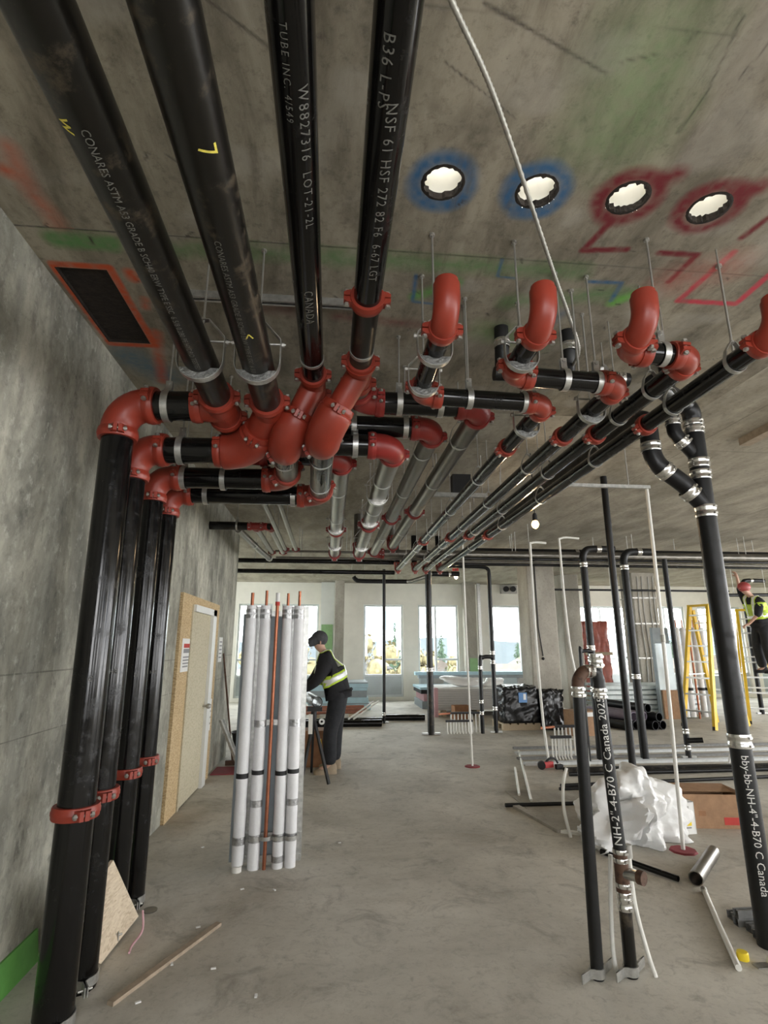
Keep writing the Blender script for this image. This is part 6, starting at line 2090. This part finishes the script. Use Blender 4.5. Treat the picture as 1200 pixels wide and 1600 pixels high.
carton('brown carton with pale stripe behind the thin drain pair', 4.55, 10.0, 0.5, 0.35, 0.42, 0.1, 'cardboard', False, [(0, 0.36, 0.48, 0.07, 'paper_white')])
# upright board pack and second riser assembly
tag(MB().span((7.28, 11.95, 0.0), (7.66, 12.05, 1.95)).build('upright_board', 'foam_grey'), 'tall dark grey board standing upright beside the second riser rack', 'board', 'upright boards by the second rack')
tag(MB().span((7.28, 11.90, 0.0), (7.66, 11.945, 1.60)).build('upright_board', 'spandrel'), 'blue grey board standing in front of the tall dark one', 'board', 'upright boards by the second rack')
tag(MB().span((7.30, 11.84, 0.0), (7.66, 11.895, 0.60)).build('upright_board', 'cardboard'), 'low brown board standing in front of the blue grey one', 'board', 'upright boards by the second rack')
T = thing('insulated_riser_assembly', 'second upright rack of insulated pipes behind the yellow ladder', 'pipe rack', (8.0, 11.9, 0))
for i, x in enumerate((7.80, 7.95, 8.22, 8.38)):
    p = MB().cyl((x, 11.85, 0.04), (x, 11.85, 1.95), 0.062, 16).build('insulated_pipe', 'insulation_white', T)
    MB().cyl((x, 11.85, 1.95), (x, 11.85, 2.12), 0.014, 8).build('copper_stub', 'copper', p)
    MB().lathe([(0.06, -0.03), (0.066, -0.03), (0.066, 0.03), (0.06, 0.03)], 16, (x, 11.85, 0.62)).build('tape_band', 'rubber_black', p)
MB().cyl((8.08, 11.83, 0), (8.08, 11.83, 2.1), 0.02, 10).build('copper_pipe', 'copper', T)
for z in (0.1, 0.62, 1.9):
    MB().beam((7.72, 11.93, z), (8.46, 11.93, z), 0.03, 0.045).build('cross_strut', 'galvanized', T)

# ================================================================== STEPLADDERS
def stepladder(label, x, y, h, w, spread, yaw, rungs, group='yellow stepladders'):
    T = thing('stepladder', label, 'ladder', (x, y, 0), group)
    mm = Matrix.Rotation(yaw, 3, 'Z')
    o = V((x, y, 0))

    def P(u, v, z):
        return o + mm @ V((u, v, z))
    tw = w * 0.62
    for s in (-1, 1):
        MB().beam(P(s * w / 2, -spread / 2, 0), P(s * tw / 2, -0.04, h), 0.055, 0.09, mm @ Y).build('front_rail', 'ladder_yellow', T)
        MB().beam(P(s * w / 2, spread / 2, 0), P(s * tw / 2, 0.05, h * 0.97), 0.05, 0.08, mm @ Y).build('rear_rail', 'ladder_yellow', T)
        MB().beam(P(s * w / 2, -spread / 2, 0.0), P(s * w / 2 * 0.995, -spread / 2 + 0.01, 0.06), 0.05, 0.10, mm @ Y).build('foot', 'rubber_black', T)
        MB().beam(P(s * w * 0.42, -spread * 0.30, h * 0.42), P(s * w * 0.42, spread * 0.30, h * 0.42), 0.012, 0.02).build('spreader', 'ladder_alu', T)
    for k in range(rungs):
        t = (k + 1) / (rungs + 0.6)
        hw = (w * (1 - t) + tw * t) / 2
        MB().beam(P(-hw, -spread / 2 * (1 - t) - 0.04 * t, h * t), P(hw, -spread / 2 * (1 - t) - 0.04 * t, h * t), 0.085, 0.028).build('step', 'ladder_alu', T)
    for k in range(2, rungs, 2):
        t = k / rungs
        hw = (w * (1 - t) + tw * t) / 2
        MB().beam(P(-hw, spread / 2 * (1 - t), h * t), P(hw, spread / 2 * (1 - t), h * t), 0.02, 0.03).build('rear_brace', 'ladder_alu', T)
    MB().box(P(0, 0, h + 0.015), (tw + 0.06, 0.17, 0.04), mm).build('top_cap', 'ladder_yellow', T)
    return T


stepladder('yellow fibreglass stepladder standing alone behind the thick drain stack', 7.66, 10.75, 2.35, 0.62, 1.15, -1.15, 7)
stepladder('yellow fibreglass stepladder carrying the worker at the frame edge', 9.12, 11.25, 2.3, 0.66, 1.1, -0.55, 7)

# ================================================================== HANGING LAMPS
def bulb(label, x, y, z, mt, w):
    T = thing('pendant_bulb', label, 'lamp', (x, y, z), 'bare site bulbs')
    MB().cyl((x, y, z + 0.10), (x, y, ZC), 0.005, 8).build('cord', 'rubber_black', T)
    MB().tube([(x, y, z + 0.11), (x, y, z + 0.09), (x, y, z + 0.035)], [0.014, 0.022, 0.024], 14).build('socket', 'rubber_black', T)
    MB().tube([(x, y, z + 0.04), (x, y, z + 0.025), (x, y, z), (x, y, z - 0.025), (x, y, z - 0.04)], [0.016, 0.028, 0.036, 0.028, 0.006], 18).build('glass_bulb', mt, T)
    l = bpy.data.lights.new('bulb_light', 'POINT')
    l.energy, l.color, l.shadow_soft_size = w, (1.0, 0.72, 0.42), 0.04
    lo = place('bulb_light', l, T, Matrix.Translation((x, y, z - 0.06)))


bulb('bare warm bulb hanging under the outermost black line', 1.93, 4.9, 2.68, 'bulb_warm', 10)
bulb('bare bright bulb hanging near the far windows', 2.56, 11.0, 2.93, 'bulb_white', 10)
T = thing('lamp_hook', 'red hook plate above the far bright bulb', 'bracket', (2.5, 11.05, 3.1))
MB().span((2.49, 11.0, 3.06), (2.62, 11.02, 3.22)).build('plate', 'print_red', T)

# a timber left under the slab at the right and a small trapeze between the long lines
T = thing('ceiling_timber', 'weathered timber fixed under the slab near the frame edge', 'timber', (3.72, 4.3, ZC))
MB().beam((3.74, 4.33, ZC - 0.035), (3.70, 3.4, ZC - 0.035), 0.10, 0.07).build('timber', 'lath_wood', T)
T = thing('trapeze_bracket', 'small strut bracket with a black box hanging behind the inner black line', 'bracket', (1.25, 4.9, 3.0))
for x in (1.0, 1.45):
    MB().cyl((x, 5.0, 2.98), (x, 5.0, ZC), 0.005, 8).build('threaded_rod', 'zinc_bolt', T)
MB().beam((0.95, 5.0, 2.98), (1.5, 5.0, 2.98), 0.04, 0.04).build('strut', 'galvanized', T)
MB().span((1.15, 4.95, 3.0), (1.33, 5.07, 3.18)).build('black_box', 'rubber_black', T)

# ================================================================== PEOPLE
def skin_mesh(name, joints, edges, root, mt, parent, lvl=2):
    """one continuous skinned surface: joints {name: ((x, y, z), (rx, ry))}"""
    keys = list(joints)
    me = bpy.data.meshes.new(name)
    me.from_pydata([joints[k][0] for k in keys], [(keys.index(a), keys.index(b)) for a, b in edges], [])
    o = place(name, me, parent)
    o.modifiers.new('skin', 'SKIN')
    me.skin_vertices[0].data.foreach_set('radius', [q for k in keys for q in (joints[k][1] if hasattr(joints[k][1], '__len__') else (joints[k][1],) * 2)])
    for k in keys:
        me.skin_vertices[0].data[keys.index(k)].use_root = (k == root)
    sb = o.modifiers.new('smooth', 'SUBSURF')
    sb.levels = sb.render_levels = lvl
    for mod in o.modifiers:
        if mod.type == 'SKIN':
            mod.use_smooth_shade = True
    me.materials.append(MATS[mt])
    return o


def hand(base, dirn, palm_n, J, E, wrist, s=1.0, pre='r', curl=0.6):
    """five separate finger chains rooted in the palm"""
    d, n = V(dirn).normalized(), V(palm_n)
    n = (n - d * n.dot(d)).normalized()
    sd = d.cross(n)
    b = V(base)
    J[pre + 'palm'] = (tuple(b + d * 0.05 * s), (0.036 * s, 0.020 * s))
    E.append((wrist, pre + 'palm'))
    for i, (off, L) in enumerate(((-0.030, 0.070), (-0.010, 0.080), (0.010, 0.074), (0.029, 0.058))):
        p0 = b + d * 0.085 * s + sd * off * s
        p1 = p0 + (d * math.cos(curl * 0.5) + n * math.sin(curl * 0.5)) * L * 0.5 * s
        p2 = p1 + (d * math.cos(curl * 1.4) + n * math.sin(curl * 1.4)) * L * 0.5 * s
        for k, p in enumerate((p0, p1, p2)):
            J['%sf%d%d' % (pre, i, k)] = (tuple(p), (0.0095 if k < 2 else 0.007) * s)
        E += [(pre + 'palm', '%sf%d0' % (pre, i)), ('%sf%d0' % (pre, i), '%sf%d1' % (pre, i)), ('%sf%d1' % (pre, i), '%sf%d2' % (pre, i))]
    p0 = b + d * 0.035 * s - sd * 0.040 * s
    p1 = p0 + (d * 0.6 - sd * 0.5 + n * 0.5).normalized() * 0.035 * s
    p2 = p1 + (d * 0.8 + n * 0.6).normalized() * 0.028 * s
    for k, p in enumerate((p0, p1, p2)):
        J['%st%d' % (pre, k)] = (tuple(p), (0.011 if k < 2 else 0.009) * s)
    E += [(pre + 'palm', pre + 't0'), (pre + 't0', pre + 't1'), (pre + 't1', pre + 't2')]


def person(T, S, hands, shoes, mats):
    """S: skeleton points; builds body, trousers, jacket, boots"""
    J, E = {}, []

    def j(n, r):
        J[n] = (tuple(S[n]), r)
    for n, r in (('pelvis', (0.115, 0.095)), ('waist', (0.105, 0.085)), ('chest', (0.110, 0.085)), ('neck0', (0.056, 0.052)), ('neck1', (0.055, 0.055)), ('head0', (0.070, 0.080)), ('head1', (0.078, 0.092)), ('head2', (0.060, 0.070))):
        j(n, r)
    E += [('pelvis', 'waist'), ('waist', 'chest'), ('chest', 'neck0'), ('neck0', 'neck1'), ('neck1', 'head0'), ('head0', 'head1'), ('head1', 'head2')]
    for s in 'lr':
        for n, r in (('sh', 0.050), ('el', 0.040), ('wr', 0.028), ('hip', 0.090), ('kn', 0.058), ('an', 0.040), ('toe', 0.035)):
            j(n + s, r)
        E += [('chest', 'sh' + s), ('sh' + s, 'el' + s), ('el' + s, 'wr' + s), ('pelvis', 'hip' + s), ('hip' + s, 'kn' + s), ('kn' + s, 'an' + s), ('an' + s, 'toe' + s)]
    for s, (dv, nv, curl) in hands.items():
        hand(S['wr' + s], dv, nv, J, E, 'wr' + s, 1.0, s, curl)
    body = skin_mesh('body', J, E, 'pelvis', 'skin', T)
    # trousers
    K = {n: (tuple(S[n]), r) for n, r in (('pelvis', (0.175, 0.165)), ('waist', (0.165, 0.155)))}
    Ek = [('pelvis', 'waist')]
    for s in 'lr':
        K['hip' + s] = (tuple(S['hip' + s]), 0.130)
        K['kn' + s] = (tuple(S['kn' + s]), 0.098)
        K['an' + s] = (tuple(S['an' + s]), 0.088)
        Ek += [('pelvis', 'hip' + s), ('hip' + s, 'kn' + s), ('kn' + s, 'an' + s)]
    skin_mesh('trousers', K, Ek, 'pelvis', mats[0], T)
    # jacket
    K = {}
    Ek = []
    w2 = V(S['pelvis']).lerp(V(S['waist']), 0.35)
    K['hem'] = (tuple(w2), (0.195, 0.185))
    K['waist'] = (tuple(S['waist']), (0.19, 0.18))
    K['chest'] = (tuple(S['chest']), (0.205, 0.185))
    K['neck0'] = (tuple(S['neck0']), (0.085, 0.08))
    Ek += [('hem', 'waist'), ('waist', 'chest'), ('chest', 'neck0')]
    for s in 'lr':
        K['sh' + s] = (tuple(S['sh' + s]), 0.098)
        K['el' + s] = (tuple(S['el' + s]), 0.074)
        K['wr' + s] = (tuple(V(S['el' + s]).lerp(V(S['wr' + s]), mats[3])), 0.046)
        Ek += [('chest', 'sh' + s), ('sh' + s, 'el' + s), ('el' + s, 'wr' + s)]
    jacket = skin_mesh('jacket', K, Ek, 'waist', mats[1], T)
    for s in 'lr':
        a, t = V(S['an' + s]), V(S['toe' + s])
        d = (t - a)
        d.z = 0
        d.normalize()
        z0 = a.z - 0.09
        m = MB()
        m.tube([V((a.x, a.y, z0)) - d * 0.075, V((a.x, a.y, z0)) - d * 0.07 + Z * 0.002], [0.001, 0.045], 16)
        m = MB()
        prof = [(-0.085, 0.035, 0.09), (-0.07, 0.045, 0.12), (0.0, 0.046, 0.13), (0.05, 0.046, 0.085), (0.12, 0.050, 0.068), (0.175, 0.044, 0.055), (0.20, 0.026, 0.04)]
        sd = d.cross(Z)
        vs, fs = [], []
        for u, hw, h in prof:
            c = V((a.x, a.y, z0)) + d * u
            vs += [c - sd * hw, c - sd * hw * 0.95 + Z * h * 0.6, c - sd * hw * 0.5 + Z * h, c + sd * hw * 0.5 + Z * h, c + sd * hw * 0.95 + Z * h * 0.6, c + sd * hw]
        for i in range(len(prof) - 1):
            for k in range(6):
                k2 = (k + 1) % 6
                fs.append((i * 6 + k, i * 6 + k2, (i + 1) * 6 + k2, (i + 1) * 6 + k))
        fs += [tuple(range(6)), tuple(range((len(prof) - 1) * 6 + 5, (len(prof) - 1) * 6 - 1, -1))]
        m.add(vs, fs)
        m.build('boot', mats[2], T, 60)
    return jacket


def face(T, c, fwd, upv, s=1.0):
    """eyes, nose, mouth, ears on the head centred at c"""
    c, f, u = V(c), V(fwd).normalized(), V(upv).normalized()
    r = f.cross(u).normalized()
    MB().tube([c + f * 0.085 * s + u * 0.02 * s, c + f * 0.108 * s - u * 0.012 * s, c + f * 0.092 * s - u * 0.024 * s], [0.008 * s, 0.016 * s, 0.010 * s], 10).build('nose', 'skin', T)
    for k in (-1, 1):
        MB().ball(c + f * 0.086 * s + r * k * 0.032 * s + u * 0.018 * s, 0.011 * s, 10).build('eye', 'rubber_black', T)
        MB().ball(c + r * k * 0.080 * s, 0.024 * s, 10, (0.5, 0.9, 1.2)).build('ear', 'skin', T)
    MB().beam(c + f * 0.088 * s - r * 0.024 * s - u * 0.050 * s, c + f * 0.088 * s + r * 0.024 * s - u * 0.050 * s, 0.010 * s, 0.008 * s).build('mouth', 'copper_dull', T)


def hug(T, name, pts, width, mt, target, off=0.008, closed=False):
    """fabric band along pts, laid on the jacket surface"""
    vs, fs = [], []
    k = len(pts)
    for i, (p, wv) in enumerate(pts):
        for e in (-0.5, -0.25, 0, 0.25, 0.5):
            vs.append(V(p) + V(wv) * (width * e))
    for i in range(k if closed else k - 1):
        i2 = (i + 1) % k
        for e in range(4):
            fs.append((i * 5 + e, i * 5 + e + 1, i2 * 5 + e + 1, i2 * 5 + e))
    o = MB().add(vs, fs).build(name, mt, T)
    sw = o.modifiers.new('wrap', 'SHRINKWRAP')
    sw.target = target
    sw.wrap_method = 'NEAREST_SURFACEPOINT'
    sw.wrap_mode = 'OUTSIDE_SURFACE'
    sw.offset = off
    sd = o.modifiers.new('thickness', 'SOLIDIFY')
    sd.thickness = 0.004
    return o


def girdle(c, axis, r):
    axis = V(axis).normalized()
    u, w = perp(axis)
    return [(V(c) + (u * math.cos(2 * math.pi * i / 36) + w * math.sin(2 * math.pi * i / 36)) * r, axis) for i in range(36)]


def vest(T, S, jacket, belt_at, backx, lime=True):
    """lime hi-vis vest bands: girdle round the waist and a strap over each shoulder"""
    tors = (S['chest'] - S['waist']).normalized()
    vc = S['waist'].lerp(S['chest'], belt_at)
    hug(T, 'vest_belt', girdle(vc, tors, 0.26), 0.115, 'vest_lime', jacket, 0.006, True)
    hug(T, 'reflective_belt', girdle(vc, tors, 0.26), 0.065, 'reflective', jacket, 0.011, True)
    side = V((0, 1, 0))
    back = tors.cross(side) if backx > 0 else side.cross(tors)
    if back.x * backx < 0:
        back = -back
    for s in (-1, 1):
        key = [vc + back * 0.24 + side * s * 0.05, vc + back * 0.24 + side * s * 0.08 + tors * 0.14, S['chest'] + back * 0.22 + side * s * 0.12 + tors * 0.04,
               S['chest'] + back * 0.08 + side * s * 0.13 + tors * 0.22, S['chest'] - back * 0.12 + side * s * 0.13 + tors * 0.16, S['chest'] - back * 0.24 + side * s * 0.11, vc - back * 0.24 + side * s * 0.10]
        sp = smooth(key, 6)
        hug(T, 'vest_strap', [(p, side) for p in sp], 0.085, 'vest_lime', jacket, 0.006)
        hug(T, 'reflective_strap', [(p, side) for p in sp], 0.045, 'reflective', jacket, 0.011)


# ---- worker bending over a pipe vice, facing left
WXp, WYp = 0.0, 7.5
T = thing('person', 'worker in black with lime reflective vest bending behind the white pipe rack', 'person', (WXp, WYp, 0))
S = {'pelvis': V((0.13, 7.5, 0.93)), 'waist': V((0.11, 7.5, 1.07)), 'chest': V((0.0, 7.5, 1.33)), 'neck0': V((-0.085, 7.5, 1.47)), 'neck1': V((-0.115, 7.5, 1.51)),
     'head0': V((-0.145, 7.5, 1.55)), 'head1': V((-0.155, 7.5, 1.615)), 'head2': V((-0.145, 7.5, 1.68)),
     'shl': V((-0.05, 7.70, 1.38)), 'ell': V((-0.19, 7.72, 1.14)), 'wrl': V((-0.34, 7.60, 0.98)),
     'shr': V((-0.03, 7.30, 1.38)), 'elr': V((-0.15, 7.25, 1.12)), 'wrr': V((-0.34, 7.33, 0.98)),
     'hipl': V((0.12, 7.60, 0.88)), 'knl': V((0.10, 7.64, 0.48)), 'anl': V((0.09, 7.66, 0.09)), 'toel': V((-0.05, 7.66, 0.04)),
     'hipr': V((0.12, 7.40, 0.88)), 'knr': V((0.02, 7.37, 0.48)), 'anr': V((0.03, 7.36, 0.09)), 'toer': V((-0.11, 7.34, 0.04))}
JACK = person(T, S, {'l': (V((-1, -0.1, -0.35)), V((0, 0, -1)), 0.9), 'r': (V((-1, 0.1, -0.35)), V((0, 0, -1)), 0.9)}, None, ('cloth_trousers', 'cloth_black', 'boot_tan', 0.92))
face(T, (-0.155, 7.5, 1.60), (-0.85, -0.25, -0.3), (0.25, 0, 1))
cap = MB()
cap.ball((-0.145, 7.5, 1.645), 0.105, 18, (1.08, 0.92, 1.0))
cap.build('cap', 'cap_dark', T)
MB().tube([(-0.19, 7.48, 1.625), (-0.285, 7.455, 1.585)], [0.075, 0.055], 14).build('cap_peak', 'cap_dark', T)
vest(T, S, JACK, 0.25, 1)
# pipe vice on a tripod with a pipe in it
T = thing('tripod_vise', 'black tripod pipe stand at the feet of the bending worker', 'pipe stand', (-0.20, 7.05, 0))
for a in ((0.02, 6.80), (-0.30, 6.95), (-0.20, 7.45)):
    MB().beam((-0.18, 7.05, 0.70), (a[0], a[1], 0.01), 0.03, 0.03).build('leg', 'rubber_black', T)
MB().cyl((-0.18, 7.05, 0.60), (-0.18, 7.05, 0.80), 0.035, 14).build('post', 'rubber_black', T)
MB().beam((-0.26, 7.05, 0.80), (-0.08, 7.05, 0.80), 0.08, 0.05).build('vise_body', 'rubber_black', T)
MB().lathe([(0.015, -0.01), (0.035, -0.01), (0.035, 0.01), (0.015, 0.01)], 18, (-0.08, 6.99, 0.66), Y).build('chain_ring', 'zinc_bolt', T)
MB().beam((-0.10, 7.0, 0.46), (-0.08, 7.0, 0.34), 0.03, 0.03).build('yellow_lever', 'plastic_yellow', T)
MB().beam((-0.215, 7.02, 0.52), (-0.215, 7.02, 0.74), 0.05, 0.05).build('scale_block', 'plastic_white', T)
T = thing('held_pipe', 'dark pipe clamped in the tripod stand beside the worker', 'pipe', (-0.2, 7.05, 0.88))
MB().hollow((-0.14, 6.92, 0.89), (-0.30, 7.75, 0.89), 0.065, 0.056).build('pipe', 'black_steel_bare', T)
T = thing('tool_crate', 'brown crate on the floor behind the tripod stand', 'crate', (-0.15, 7.9, 0))
MB().span((-0.32, 7.75, 0.0), (-0.03, 8.05, 0.42)).build('crate', 'cardboard_dark', T)
MB().span((-0.33, 7.74, 0.42), (-0.02, 8.06, 0.45)).build('lid', 'cardboard_dark', T)

# ---- worker on the stepladder at the frame edge
px, py = 8.84, 10.6
T = thing('person', 'worker in lime vest and dark clothes standing on the ladder at the frame edge', 'person', (px, py, 0.9))
S = {'pelvis': V((px, py, 1.95)), 'waist': V((px, py, 2.08)), 'chest': V((px - 0.04, py, 2.40)), 'neck0': V((px - 0.12, py, 2.56)), 'neck1': V((px - 0.17, py, 2.61)),
     'head0': V((px - 0.22, py, 2.65)), 'head1': V((px - 0.25, py - 0.01, 2.72)), 'head2': V((px - 0.25, py, 2.79)),
     'shl': V((px - 0.08, py + 0.2, 2.45)), 'ell': V((px - 0.10, py + 0.30, 2.75)), 'wrl': V((px - 0.2, py + 0.2, 2.98)),
     'shr': V((px - 0.10, py - 0.2, 2.43)), 'elr': V((px - 0.23, py - 0.24, 2.16)), 'wrr': V((px - 0.36, py - 0.12, 1.98)),
     'hipl': V((px, py + 0.1, 1.90)), 'knl': V((px - 0.06, py + 0.12, 1.50)), 'anl': V((px, py + 0.12, 1.10)), 'toel': V((px - 0.14, py + 0.12, 1.05)),
     'hipr': V((px, py - 0.1, 1.90)), 'knr': V((px - 0.04, py - 0.12, 1.50)), 'anr': V((px + 0.03, py - 0.12, 1.10)), 'toer': V((px - 0.11, py - 0.12, 1.05))}
JACK2 = person(T, S, {'l': (V((-0.4, 0, 1)), V((-1, 0, 0)), 0.7), 'r': (V((-0.8, 0.2, -0.3)), V((0, 0, -1)), 1.0)}, None, ('cloth_trousers', 'cloth_black', 'cloth_black', 0.2))
face(T, (px - 0.25, py, 2.70), (-0.9, -0.2, 0.25), (0, 0, 1))
MB().ball((px - 0.24, py, 2.745), 0.115, 18, (1.12, 0.95, 0.95)).build('helmet', 'helmet_red', T)
tors = (S['chest'] - S['waist']).normalized()
for q in (0.35, 0.62, 0.88):
    hug(T, 'vest_panel', girdle(S['waist'].lerp(S['chest'], q), tors, 0.26), 0.105, 'vest_lime', JACK2, 0.006, True)
vest(T, S, JACK2, 0.2, 1)
